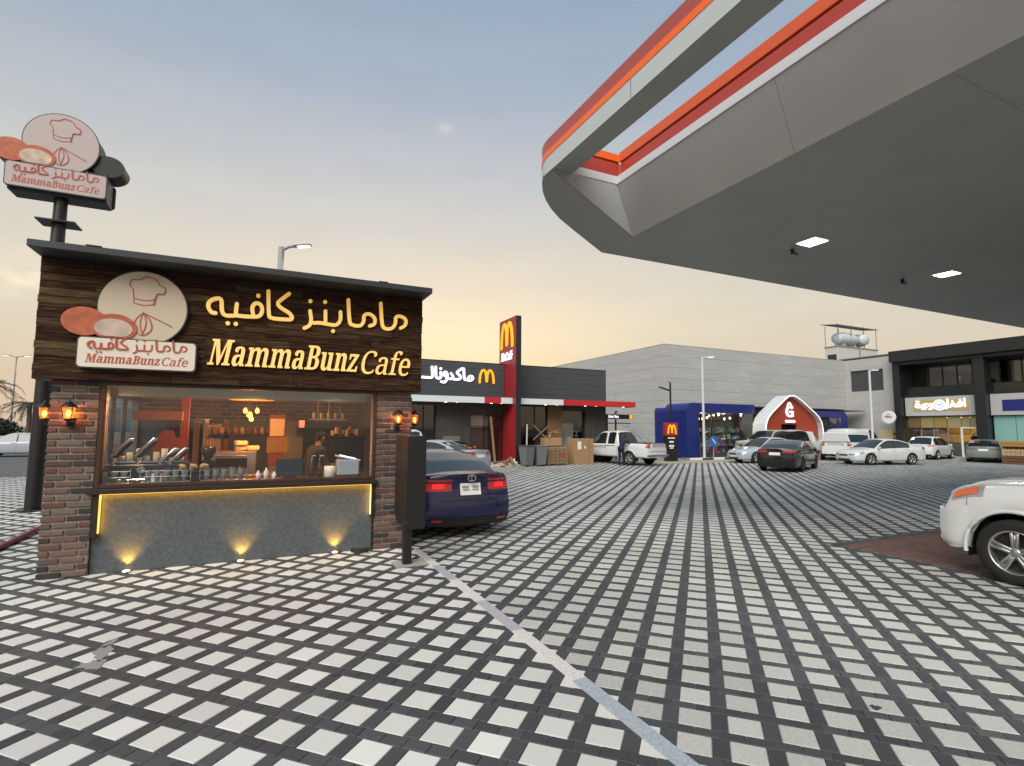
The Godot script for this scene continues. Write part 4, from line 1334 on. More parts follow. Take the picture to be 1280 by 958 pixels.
# ---------------------------------------------------------------- the pale stone store and its wing
func make_store():
	var stones := []
	var st := streak_tex("travertine", 0.35, 3.2, 0.90, 1.0, 1.4)
	for i in 5:
		var v := 0.455 + 0.007 * i
		var m := mat("stone panel %d" % i, lin(v, v * 0.985, v * 0.955), 0.7, 0, st, Vector3(0.16 + 0.02 * i, 0.75, 0.16 + 0.02 * i))
		m.uv1_offset = Vector3(0.37 * i, 0.21 * i, 0.53 * i)
		stones.append(m)
	var b := thing("store", "long pale grey stone clad store with plain walls and glazed front", "store")
	var dk = mats["dark grey"]
	slab("main_volume", Vector3(25.46, 3.6, -47.9), Vector3(58.0, 7.80, -28.62), dk, b, 0.0)
	slab("main_volume", Vector3(25.46, 0.0, -47.9), Vector3(58.0, 3.6, -33.6), dk, b, 0.0)
	slab("side_wall", Vector3(25.46, 0.0, -33.6), Vector3(25.7, 3.6, -28.62), dk, b, 0.0)
	slab("parapet", Vector3(25.34, 7.87, -48.0), Vector3(25.7, 7.95, -28.5), mats["light concrete"], b, 0.01)
	slab("parapet", Vector3(25.7, 7.87, -28.9), Vector3(45.3, 7.95, -28.5), mats["light concrete"], b, 0.01)
	slab("parapet", Vector3(45.3, 8.04, -28.9), Vector3(45.7, 8.12, -24.3), mats["light concrete"], b, 0.01)
	slab("wing_volume", Vector3(45.42, 0.0, -28.62), Vector3(58.0, 8.0, -24.36), dk, b, 0.0)
	# stone panels, long courses with recessed joints
	var n := 0
	var ph := 0.7895
	for j in 10:
		var y := j * ph
		var z := -28.5
		var first := 1.2 if j % 2 else 2.4
		while z > -47.9:
			var len := first if z == -28.5 else 2.4
			var e := maxf(z - len, -48.0)
			fast_part("stone_panel", n, box_mesh(Vector3(0.12, ph - 0.008, snappedf(z - e - 0.008, 0.001)), 0.004), stones[rng.randi() % 5], b, Vector3(25.40 + rng.randf_range(-0.003, 0.003), y + ph * 0.5, (z + e) * 0.5))
			n += 1
			z = e
		var x := 25.46
		var top := j * ph + ph > 3.75
		while x < 45.3:
			var len := (1.2 if j % 2 else 2.4) if x == 25.46 else 2.4
			var e := minf(x + len, 45.3)
			if top or e > 42.3:
				var a := x if top else maxf(x, 42.2)
				fast_part("stone_panel", n, box_mesh(Vector3(snappedf(e - a - 0.008, 0.001), ph - 0.008, 0.12), 0.004), stones[rng.randi() % 5], b, Vector3((a + e) * 0.5, y + ph * 0.5, -28.56 + rng.randf_range(-0.003, 0.003)))
				n += 1
			x = e
		# wing, facing the yard: leave holes for the window pair and the shutter
		for s in [[-28.5, -27.98], [-27.98, -25.37], [-25.37, -24.36]]:
			var y0 := y
			var y1 := y + ph * 1.018
			var hole := [5.2, 6.95] if s[0] == -27.98 else [9.0, 9.0]
			var cuts := [[y0, minf(y1, hole[0])], [maxf(y0, hole[1]), y1]]
			for c in cuts:
				if c[1] - c[0] > 0.06:
					fast_part("stone_panel", n, box_mesh(Vector3(0.12, snappedf(c[1] - c[0] - 0.008, 0.001), absf(s[0] - s[1]) - 0.008), 0.004), stones[rng.randi() % 5], b, Vector3(45.36 + rng.randf_range(-0.003, 0.003), (c[0] + c[1]) * 0.5, (s[0] + s[1]) * 0.5))
					n += 1
	# window pair in the wing
	for s in [[-27.95, -26.68], [-26.6, -25.4]]:
		var w := slab("window", Vector3(45.5, 5.22, s[0]), Vector3(45.52, 6.93, s[1]), mats["window glass"], b, 0.0)
		for k in 4:
			part("blind_slat", box_mesh(Vector3(0.02, 0.03, absf(s[0] - s[1]) - 0.1), 0.0), mats["dark grey"], w, Vector3(0.1, -0.6 + 0.4 * k, 0))
		part("frame", box_mesh(Vector3(0.1, 0.07, absf(s[0] - s[1]))), mats["black metal"], w, Vector3(0, -0.83, 0))
		part("frame", box_mesh(Vector3(0.1, 0.07, absf(s[0] - s[1]))), mats["black metal"], w, Vector3(0, 0.83, 0))
	slab("window_room", Vector3(46.5, 5.0, -28.2), Vector3(46.55, 7.2, -25.2), mat("room dark", lin(0.03, 0.035, 0.035), 0.8), b, 0.0)
	slab("shutter", Vector3(45.26, 0.1, -25.95), Vector3(45.295, 2.05, -24.85), mat("cream shutter", lin(0.55, 0.47, 0.27), 0.6), b, 0.003)
	for i in 9:
		slab("shutter_slat", Vector3(45.25, 0.14 + i * 0.21, -25.94), Vector3(45.265, 0.33 + i * 0.21, -24.86), mats["cream shutter"], b, 0.004)
	for y in [1.55, 1.15]:
		slab("red_sign_plate", Vector3(45.26, y, -24.82), Vector3(45.29, y + 0.22, -24.5), mat("sign red", lin(0.30, 0.03, 0.03), 0.5), b, 0.004)
	# blue framed front
	var blue := mat("store blue", lin(0.011, 0.021, 0.145), 0.33)
	var front := thing("window_pavilion", "deep blue rounded frame round the store's wide lit shop window", "pavilion")
	var mb := MB.new()
	var prof := PackedVector2Array()
	var zf := -26.4
	for k in 9:
		var a := PI - (PI / 2) * k / 8.0
		prof.append(Vector2(25.26 + 0.55, 3.70 - 0.55) + Vector2(cos(a), sin(a)) * 0.55)
	prof.append(Vector2(31.66, 3.70))
	prof.append(Vector2(31.66, 3.05))
	prof.append(Vector2(26.35, 3.05))
	prof.append(Vector2(26.35, 0.0))
	prof.append(Vector2(25.26, 0.0))
	mb.extrude(prof, -29.5, zf)
	part("blue_frame", mb.done(), blue, front)
	var mb2 := MB.new()
	var prof2 := PackedVector2Array([Vector2(37.72, 0), Vector2(37.72, 2.95), Vector2(37.72, 3.42)])
	for k in 9:
		var a := PI / 2 - (PI / 2) * k / 8.0
		prof2.append(Vector2(42.1 - 0.6, 3.42 - 0.6) + Vector2(cos(a), sin(a)) * 0.6)
	prof2.append(Vector2(42.1, 0.0))
	prof2.append(Vector2(41.2, 0.0))
	prof2.append(Vector2(41.2, 2.95))
	prof2.append(Vector2(37.75, 2.95))
	prof2.append(Vector2(37.75, 0))
	mb2.extrude(prof2, -28.45, zf)
	part("blue_frame", mb2.done(), blue, front)
	slab("front_roof", Vector3(25.6, 3.56, -28.5), Vector3(42.0, 3.6, -26.5), dk, front, 0.0)
	for i in 4:
		var x := 26.35 + i * 1.33
		var w := slab("window", Vector3(x + 0.02, 0.3, -26.58), Vector3(x + 1.31, 3.05, -26.57), mats["window glass"], front, 0.0)
		part("frame", box_mesh(Vector3(0.05, 2.75, 0.07)), mats["black metal"], w, Vector3(0.655, 0, 0))
	slab("window_plinth", Vector3(26.35, 0, -26.62), Vector3(31.66, 0.3, -26.45), dk, front, 0.004)
	for i in 2:
		var x := 37.9 + i * 1.65
		var w := slab("window", Vector3(x, 0.1, -26.58), Vector3(x + 1.6, 2.95, -26.57), mats["window glass"], front, 0.0)
		part("frame", box_mesh(Vector3(0.05, 2.85, 0.07)), mats["black metal"], w, Vector3(0.82, 0, 0))
	# arched entrance
	var arch := thing("arched_entrance", "orange house shaped entrance with white rim and lit white emblem", "entrance")
	var out := [Vector2(31.55, 0), Vector2(31.55, 1.9), Vector2(31.62, 2.35), Vector2(31.85, 2.78), Vector2(32.25, 3.15), Vector2(33.2, 3.82), Vector2(33.75, 4.2), Vector2(34.15, 4.41), Vector2(34.55, 4.46), Vector2(34.95, 4.38), Vector2(35.5, 4.1), Vector2(36.9, 3.25), Vector2(37.35, 2.92), Vector2(37.62, 2.55), Vector2(37.75, 2.1), Vector2(37.78, 1.8), Vector2(37.78, 0)]
	var c := Vector2(34.66, 1.6)
	var rim := MB.new()
	var inner := []
	for p in out:
		var q = p - c
		inner.append(c + Vector2(q.x * (1 - 0.10 / 3.1), q.y * (1 - 0.10 / 2.85) if p.y > 0.01 else q.y))
	for i in out.size() - 1:
		rim.extrude(PackedVector2Array([out[i], out[i + 1], inner[i + 1], inner[i]]), -26.55, -25.5)
	part("white_rim", rim.done(), mat("arch white", lin(0.52, 0.56, 0.57), 0.45), arch)
	var edge := MB.new()
	for i in out.size() - 1:
		edge.extrude(PackedVector2Array([out[i], out[i + 1], inner[i + 1], inner[i]]), -25.5, -25.47)
	part("lit_edge", edge.done(), glow("arch edge glow", Color(1.0, 0.93, 0.88), 0.35), arch)
	var orange := mat("arch orange", lin(0.34, 0.046, 0.018), 0.55)
	var zo := -25.85
	var lf := []
	for p in inner:
		lf.append(p)
	var poly := PackedVector2Array()
	for p in lf:
		poly.append(p)
	poly.append(Vector2(35.35, 0))
	poly.append(Vector2(35.35, 2.35))
	poly.append(Vector2(33.65, 2.35))
	poly.append(Vector2(33.65, 0))
	var om := MB.new()
	om.extrude(poly, zo - 0.12, zo)
	part("orange_face", om.done(), orange, arch)
	slab("door_recess", Vector3(33.6, 0, -27.3), Vector3(35.4, 2.4, -27.2), mat("door dark", lin(0.03, 0.02, 0.018), 0.5), arch, 0.0)
	slab("door_reveal", Vector3(34.55, 0, -27.2), Vector3(35.36, 2.36, -27.1), orange, arch, 0.004)
	var white := glow("sign white", Color(0.93, 0.90, 1.0), 0.85)
	write_text("G", arch, Vector3(34.07, 2.86, zo + 0.03), Vector3.ZERO, 1.12, 1.0, 0.06, white, false, true, 0.0, "emblem_letter")
	part("emblem_handle", stroke_mesh([[-0.22, -0.02], [-0.17, 0.22], [0.0, 0.38], [0.17, 0.22], [0.22, -0.02]], 0.12, 0.05), white, arch, Vector3(34.57, 3.52, zo))
	part("emblem_handle", stroke_mesh([[-0.16, 0.0], [0.16, 0.0]], 0.09, 0.045), white, arch, Vector3(34.57, 3.58, zo))
	part("name_strip", poly_mesh(round_poly(-0.53, -0.09, 0.53, 0.09, 0.06), 0.03), white, arch, Vector3(34.6, 2.56, zo))
	# shelves with goods behind the window
	slab("sales_floor", Vector3(25.8, 0.0, -33.5), Vector3(45.0, 0.06, -26.65), mats["light concrete"], front, 0.0)
	slab("sales_back_wall", Vector3(25.8, 0, -33.55), Vector3(45.0, 3.6, -33.45), mat("store inner", lin(0.25, 0.22, 0.18), 0.8), front, 0.0)
	slab("sales_ceiling", Vector3(25.8, 3.5, -33.5), Vector3(45.0, 3.55, -26.7), mats["dark grey"], front, 0.0)
	var goods := mat("goods", Color.WHITE, 0.5)
	goods.vertex_color_use_as_albedo = true
	for s in 7:
		var u := thing("store_shelf", "goods rack inside the blue framed shop window, %s from the left" % ["first", "second", "third", "fourth", "fifth", "sixth", "seventh"][s], "shelf", Vector3(26.9 + (s % 4) * 1.3, 0.06, -27.6 - 1.6 * (s / 4)), 0, "racks of goods in the store window")
		part("back_panel", box_mesh(Vector3(1.1, 1.9, 0.05)), mats["dark grey"], u, Vector3(0, 0.95, -0.2))
		var gm := MB.new()
		var gs := SurfaceTool.new()
		for lv in 4:
			part("shelf_board", box_mesh(Vector3(1.1, 0.03, 0.4)), mats["steel"], u, Vector3(0, 0.25 + lv * 0.48, 0))
			var x := -0.5
			while x < 0.45:
				var w := rng.randf_range(0.07, 0.2)
				var h := rng.randf_range(0.12, 0.38)
				var col := Color.from_hsv(rng.randf(), rng.randf_range(0.2, 0.85), rng.randf_range(0.25, 0.8)).srgb_to_linear()
				gm.st.set_color(col)
				gm.box(Vector3(x + w * 0.5, 0.265 + lv * 0.48 + h * 0.5, rng.randf_range(-0.02, 0.08)), Vector3(w - 0.01, h, 0.22), 0.01)
				x += w
		var o := part("goods", gm.done(), goods, u)
		o.set_meta("kind", "stuff")
	for i in 5:
		for j in 3:
			var o := thing("ceiling_lamp", "round lit lamp under the store ceiling behind the blue framed window", "lamp", Vector3(26.9 + i * 1.1, 3.0 - 0.25 * ((i + j) % 2), -27.3 - 1.5 * j), 0, "lamps in the store")
			part("cord", tube_mesh([Vector3(0, 0.05, 0), Vector3(0, 0.7, 0)], 0.008, 5), mats["black metal"], o)
			var sm := MB.new()
			sm.lathe([Vector2(0, -0.09), Vector2(0.06, -0.07), Vector2(0.075, 0), Vector2(0.05, 0.07), Vector2(0, 0.09)], 10)
			part("globe_light", sm.done(), glow("store lamp glow", Color(1.0, 0.86, 0.66), 2.2), o)
			if j < 2 and i % 2 == 0:
				omni(o, Vector3(0, -0.16, 0.0), Color(1.0, 0.86, 0.66), 0.5, 0.09)
	var il := thing("ceiling_lamp", "lit lamp behind the glass right of the orange entrance", "lamp", Vector3(39.2, 2.9, -27.6))
	part("globe_light", meshes.get("none", cyl_mesh(0.14, 0.1, 14)), glow("store lamp glow", Color(1.0, 0.86, 0.66), 2.2), il)
	omni(il, Vector3(0, -0.15, 0), Color(1.0, 0.9, 0.75), 0.7, 0.08)
	# roof house with water tanks under a metal shade
	var h := thing("roof_house", "small pale stair house on the store roof with a window", "stair house", Vector3(48.6, 7.9, -31.0))
	slab("walls", Vector3(0.0, -0.2, -1.3), Vector3(6.1, 1.9, 0), mat("stair house", lin(0.55, 0.53, 0.49), 0.7), h, 0.01)
	slab("roof_slab", Vector3(-0.06, 1.9, -1.36), Vector3(6.16, 2.0, 0.06), mats["light concrete"], h, 0.01)
	slab("window", Vector3(-0.02, 0.35, -1.05), Vector3(0.02, 1.2, -0.2), mats["room dark"], h, 0.0)
	slab("window_sill", Vector3(-0.06, 0.26, -1.1), Vector3(0.02, 0.34, -0.15), mats["white paint"], h, 0.004)
	slab("drain_pipe", Vector3(3.1, -0.1, 0.0), Vector3(3.2, 2.0, 0.08), mat("post pink grey", lin(0.25, 0.19, 0.17), 0.6), h, 0.02)
	var sh := thing("shade_roof", "thin metal shade roof on posts over the rooftop water tanks", "shade roof", Vector3(48.6, 9.9, -31.0))
	var sm2 := MB.new()
	sm2.box(Vector3(3.05, 2.08, -0.7), Vector3(6.5, 0.05, 1.7), 0.01, Basis(Vector3.RIGHT, deg_to_rad(8.0)))
	part("roof_sheet", sm2.done(), mat("shade sheet", lin(0.34, 0.31, 0.30), 0.6), sh)
	for x in [0.05, 2.1, 4.1, 6.05]:
		for z in [-0.05, -1.25]:
			part("post", tube_mesh([Vector3(x, 0, z), Vector3(x, 2.14 if z > -1 else 1.98, z)], 0.035, 6), mats["post pink grey"], sh)
	var tk := thing("water_tank", "white ribbed round water tank on the store roof under the shade, left one", "water tank", Vector3(50.7, 9.9, -31.65), 0, "rooftop water tanks")
	var tm := MB.new()
	var pr := [Vector2(0, 0)]
	for i in 30:
		var u := i / 29.0
		pr.append(Vector2(0.64 * pow(sin(clampf(0.10 + u * 0.80, 0, 1) * PI), 0.25) + (0.018 if i % 3 == 1 else 0.0), u * 2.7))
	pr.append(Vector2(0, 2.7))
	tm.lathe(pr, 20, Transform3D(Basis(Vector3.BACK, PI / 2), Vector3(1.35, 0.82, 0)))
	part("tank_body", tm.done(), mat("tank white", lin(0.50, 0.55, 0.57), 0.5), tk)
	for x in [-0.8, 0.8]:
		part("cradle", box_mesh(Vector3(0.15, 0.3, 1.0)), mats["grey paint"], tk, Vector3(x, 0.15, 0))
	var tk2 := thing("water_tank", "white round water tank seen end on, right one on the store roof", "water tank", Vector3(52.95, 9.9, -32.1), 70.0, "rooftop water tanks")
	part("tank_body", tk.get_node("tank_body").mesh, mats["tank white"], tk2)
	part("cradle", box_mesh(Vector3(0.15, 0.3, 1.0)), mats["grey paint"], tk2, Vector3(0.5, 0.15, 0))

# ---------------------------------------------------------------- the black framed row of shops on the right
func make_shops():
	var X := 45.3
	var b := thing("shop_building", "two storey black framed shop building with glazed balcony and two shops", "shop building")
	var blk := mat("black cladding", lin(0.012, 0.014, 0.0155), 0.4)
	var pale := mat("sign board pale", lin(0.43, 0.43, 0.415), 0.5)
	# the frame
	slab("roof_beam", Vector3(X - 1.0, 7.25, -24.34), Vector3(X + 6.0, 8.12, -6.0), blk, b, 0.015)
	slab("roof_beam", Vector3(X - 0.55, 7.02, -23.85), Vector3(X + 6.0, 7.24, -6.0), mat("beam grey", lin(0.035, 0.037, 0.038), 0.4), b, 0.01)
	slab("end_wall", Vector3(X - 0.6, 0.0, -24.34), Vector3(X + 6.0, 7.25, -23.86), blk, b, 0.01)
	slab("balcony_slab", Vector3(X - 0.15, 4.5, -23.85), Vector3(X + 6.0, 4.66, -6.0), blk, b, 0.01)
	for z in [-18.85, -13.4, -8.0]:
		slab("pillar", Vector3(X - 0.62, 0.0, z - 0.32), Vector3(X + 0.3, 7.25, z + 0.32), blk, b, 0.015)
	slab("rear_wall", Vector3(X + 6.0, 0, -24.3), Vector3(X + 6.2, 8.1, -6.0), blk, b, 0.0)
	# balcony rail and upper glazing
	var bays := [[-23.85, -19.18, 5], [-18.52, -13.73, 4], [-13.07, -8.33, 4]]
	for bay in bays:
		slab("balcony_rail", Vector3(X + 0.02, 4.66, bay[0]), Vector3(X + 0.06, 5.22, bay[1]), mat("smoked glass", lin(0.012, 0.016, 0.017), 0.08), b, 0.0)
		slab("rail_cap", Vector3(X, 5.22, bay[0]), Vector3(X + 0.08, 5.27, bay[1]), blk, b, 0.005)
		var w: float = (bay[1] - bay[0]) / bay[2]
		for i in bay[2]:
			var z0: float = bay[0] + i * w
			var pn := slab("window", Vector3(X + 1.5, 4.75, z0 + 0.03), Vector3(X + 1.52, 6.95, z0 + w - 0.03), mats["window glass"], b, 0.0)
			part("frame", box_mesh(Vector3(0.1, 2.2, 0.06)), blk, pn, Vector3(0, 0, -w * 0.5 + 0.03))
		slab("office_wall", Vector3(X + 3.2, 4.66, bay[0]), Vector3(X + 3.25, 7.0, bay[1]), mat("office wall", lin(0.36, 0.36, 0.31), 0.8), b, 0.0)
		slab("window_head", Vector3(X + 1.45, 6.95, bay[0]), Vector3(X + 1.6, 7.03, bay[1]), blk, b, 0.0)
	slab("office_box", Vector3(X + 2.2, 4.7, -20.6), Vector3(X + 3.0, 5.75, -19.4), mats["dark grey"], b, 0.01)
	# fascia boards with shop signs
	slab("fascia_board", Vector3(X - 0.12, 3.06, -23.8), Vector3(X, 4.48, -19.2), pale, b, 0.008)
	slab("fascia_board", Vector3(X - 0.12, 3.02, -18.5), Vector3(X, 4.48, -13.75), pale, b, 0.008)
	slab("fascia_board", Vector3(X - 0.12, 3.02, -13.05), Vector3(X, 4.48, -8.35), pale, b, 0.008)
	slab("fascia_core", Vector3(X, 3.0, -23.85), Vector3(X + 0.3, 4.5, -6.0), blk, b, 0.0)
	slab("floor", Vector3(X - 0.1, 0.0, -23.85), Vector3(X + 6.0, 0.11, -6.0), mats["light concrete"], b, 0.0)
	# lit shop interior
	slab("shop_wall", Vector3(X + 4.0, 0.11, -23.8), Vector3(X + 4.1, 3.0, -19.2), mat("shop wall", lin(0.42, 0.31, 0.15), 0.7), b, 0.0)
	slab("shop_side_wall", Vector3(X + 0.2, 0.11, -19.17), Vector3(X + 4.0, 3.0, -19.05), mats["shop wall"], b, 0.0)
	slab("shop_ceiling", Vector3(X + 0.3, 2.96, -23.8), Vector3(X + 4.0, 3.0, -19.2), mats["white paint"], b, 0.0)
	var cols := [[0.20, 0.07, 0.03], [0.55, 0.42, 0.15], [0.50, 0.36, 0.10], [0.52, 0.40, 0.16], [0.45, 0.33, 0.12], [0.5, 0.38, 0.2]]
	for i in 6:
		var m := mat("menu board %d" % i, lin(cols[i][0], cols[i][1], cols[i][2]), 0.5, 0, noise_tex("print", 0.03, 0.25, 1.0, 3), Vector3.ONE * 0.9)
		slab("menu_board", Vector3(X + 3.9, 1.75, -23.6 + i * 0.73), Vector3(X + 3.95, 2.75, -23.6 + i * 0.73 + 0.66), m, b, 0.004)
	slab("service_counter", Vector3(X + 2.4, 0.11, -23.6), Vector3(X + 3.0, 1.15, -20.9), mat("counter green", lin(0.07, 0.085, 0.05), 0.5), b, 0.01)
	# shop front panes with printed upper lights
	for i in 4:
		var z0 := -23.75 + i * 0.86
		var w := slab("shop_window", Vector3(X + 0.1, 0.3, z0), Vector3(X + 0.11, 2.1, z0 + 0.82), mats["window glass"], b, 0.0)
		part("frame", box_mesh(Vector3(0.07, 1.8, 0.05)), mats["steel"], w, Vector3(0, 0, 0.43))
		var m2 := mat("window print %d" % i, lin([0.28, 0.5, 0.46, 0.5][i], [0.17, 0.40, 0.36, 0.44][i], [0.09, 0.16, 0.10, 0.24][i]), 0.5, 0, noise_tex("print", 0.03, 0.25, 1.0, 3), Vector3.ONE * 1.1)
		slab("printed_light", Vector3(X + 0.09, 2.16, z0), Vector3(X + 0.11, 3.0, z0 + 0.82), m2, b, 0.003)
	slab("window_plinth", Vector3(X + 0.05, 0.1, -23.8), Vector3(X + 0.15, 0.8, -20.35), mat("plinth green", lin(0.05, 0.065, 0.045), 0.6), b, 0.004)
	for z in [-20.33, -19.28]:
		slab("door_frame", Vector3(X + 0.04, 0.1, z - 0.06), Vector3(X + 0.14, 2.2, z + 0.06), mats["white paint"], b, 0.006)
	slab("door_frame", Vector3(X + 0.04, 2.12, -20.27), Vector3(X + 0.14, 2.22, -19.34), mats["white paint"], b, 0.006)
	for s in [[-20.3, -19.82], [-19.78, -19.25]]:
		slab("printed_light", Vector3(X + 0.09, 2.26, s[0]), Vector3(X + 0.11, 3.0, s[1]), mats["window print 3"], b, 0.003)
	var l := thing("shop_lamp", "lit ceiling lamp inside the shop with yellow menu boards", "lamp", Vector3(X + 2.0, 2.95, -21.5))
	part("diffuser_light", box_mesh(Vector3(0.6, 0.04, 1.6)), glow("shop lamp glow", Color(1.0, 0.88, 0.62), 3.0), l)
	area(l, Vector3(0, -0.06, 0), Vector3.DOWN, Vector2(0.6, 1.6), Color(1.0, 0.85, 0.58), 7.0, Vector3.BACK)
	# second shop: turquoise film on its panes, navy sign
	var film := mat("turquoise film", lin(0.22, 0.42, 0.39), 0.35)
	for i in 4:
		var z0 := -18.45 + i * 1.18
		slab("film_pane", Vector3(X + 0.08, 0.12, z0), Vector3(X + 0.1, 2.98, z0 + 1.15), film, b, 0.002)
	slab("film_back", Vector3(X + 0.14, 0.12, -18.5), Vector3(X + 0.2, 3.0, -8.4), mats["dark grey"], b, 0.0)
	for i in 4:
		slab("film_pane", Vector3(X + 0.08, 0.12, -13.0 + i * 1.15), Vector3(X + 0.1, 2.98, -13.0 + i * 1.15 + 1.12), film, b, 0.002)
	var nv := thing("shop_sign", "plain navy blue sign panel on the pale board of the turquoise shop", "sign", Vector3(X - 0.13, 3.68, -15.9))
	part("panel", box_mesh(Vector3(0.05, 0.75, 3.9), 0.01), mat("navy", lin(0.012, 0.016, 0.15), 0.45), nv)
	# first shop's sign: gold band with white lettering round a round badge
	var g := thing("shop_sign", "gold shop sign with white lit Arabic lettering and a round badge", "sign", Vector3(X - 0.125, 3.83, -21.5))
	part("gold_panel", box_mesh(Vector3(0.03, 0.82, 3.5), 0.004), mat("gold", lin(0.50, 0.34, 0.12), 0.5), g)
	var white := glow("sign white", Color(0.93, 0.90, 1.0), 0.85)
	var tr := Vector3(0, -90, 0)
	var word1 := [[[1.55, 0.55], [1.57, 0.0]], [[1.38, 0.30], [1.22, 0.32], [1.20, 0.12], [1.36, 0.08], [1.40, 0.26], [1.36, 0.02], [1.12, 0.0], [0.95, 0.0]], [[0.95, 0.0], [0.98, 0.16], [0.80, 0.24], [0.76, 0.06], [0.72, 0.0], [0.55, 0.0]], [[0.52, 0.55], [0.52, 0.02], [0.42, -0.12], [0.30, -0.08]], [[1.30, 0.47]], [[0.83, 0.40]]]
	var word2 := [[[-0.42, 0.22], [-0.58, 0.24], [-0.62, 0.06], [-0.46, 0.06], [-0.42, 0.2], [-0.46, -0.08], [-0.66, -0.16]], [[-0.74, 0.22], [-0.92, 0.26], [-1.02, 0.16], [-0.80, 0.0], [-1.12, 0.0]], [[-1.12, 0.0], [-1.14, 0.16]], [[-1.20, 0.0], [-1.32, 0.02], [-1.36, 0.30], [-1.52, 0.22], [-1.55, 0.04], [-1.40, 0.0]], [[-0.94, -0.14]], [[-1.12, -0.14]], [[-1.36, 0.46]], [[-1.50, 0.46]]]
	var i := 0
	for wd in [word1, word2]:
		for s in wd:
			part("letter", stroke_mesh(s, 0.105, 0.05 + 0.001 * i), white, g, Vector3(-0.015, -0.14, 0), tr)
			i += 1
	part("badge", poly_mesh(ellipse_poly(0, 0, 0.39, 0.39), 0.06), white, g, Vector3(-0.016, 0, 0.0), tr)
	part("badge_ring", stroke_mesh([[0.27, 0.0], [0.19, 0.19], [0.0, 0.27], [-0.19, 0.19], [-0.27, 0.0], [-0.19, -0.19], [0.0, -0.27], [0.19, -0.19], [0.26, -0.04]], 0.05, 0.012), mat("badge lilac", lin(0.30, 0.28, 0.55), 0.5), g, Vector3(-0.077, 0, 0.0), tr)
	part("badge_bar", stroke_mesh([[-0.15, 0.03], [0.15, 0.03]], 0.08, 0.02), mats["badge lilac"], g, Vector3(-0.077, 0, 0.0), tr)
	# round blade sign at the end wall
	var r := thing("round_sign", "white round blade sign with red script at the black building's left end", "sign", Vector3(X - 1.1, 2.98, -24.45))
	part("disc", cyl_mesh(0.5, 0.12, 28), mats["white paint"], r, Vector3(-0.12, 0, 0), Vector3(0, 0, -90))
	part("bracket", box_mesh(Vector3(0.5, 0.06, 0.06)), mats["black metal"], r, Vector3(0.32, 0.2, 0.0))
	part("red_script", stroke_mesh([[-0.26, 0.02], [-0.18, 0.10], [-0.13, -0.04], [-0.05, 0.10], [0.0, -0.04], [0.09, 0.08], [0.15, -0.04], [0.25, 0.04]], 0.045, 0.01), mat("sign red", lin(0.30, 0.03, 0.03), 0.5), r, Vector3(-0.125, 0.0, 0), tr)
	part("red_script", stroke_mesh([[-0.08, 0.18], [0.0, 0.24], [0.07, 0.18]], 0.04, 0.01), mats["sign red"], r, Vector3(-0.125, 0.0, 0), tr)

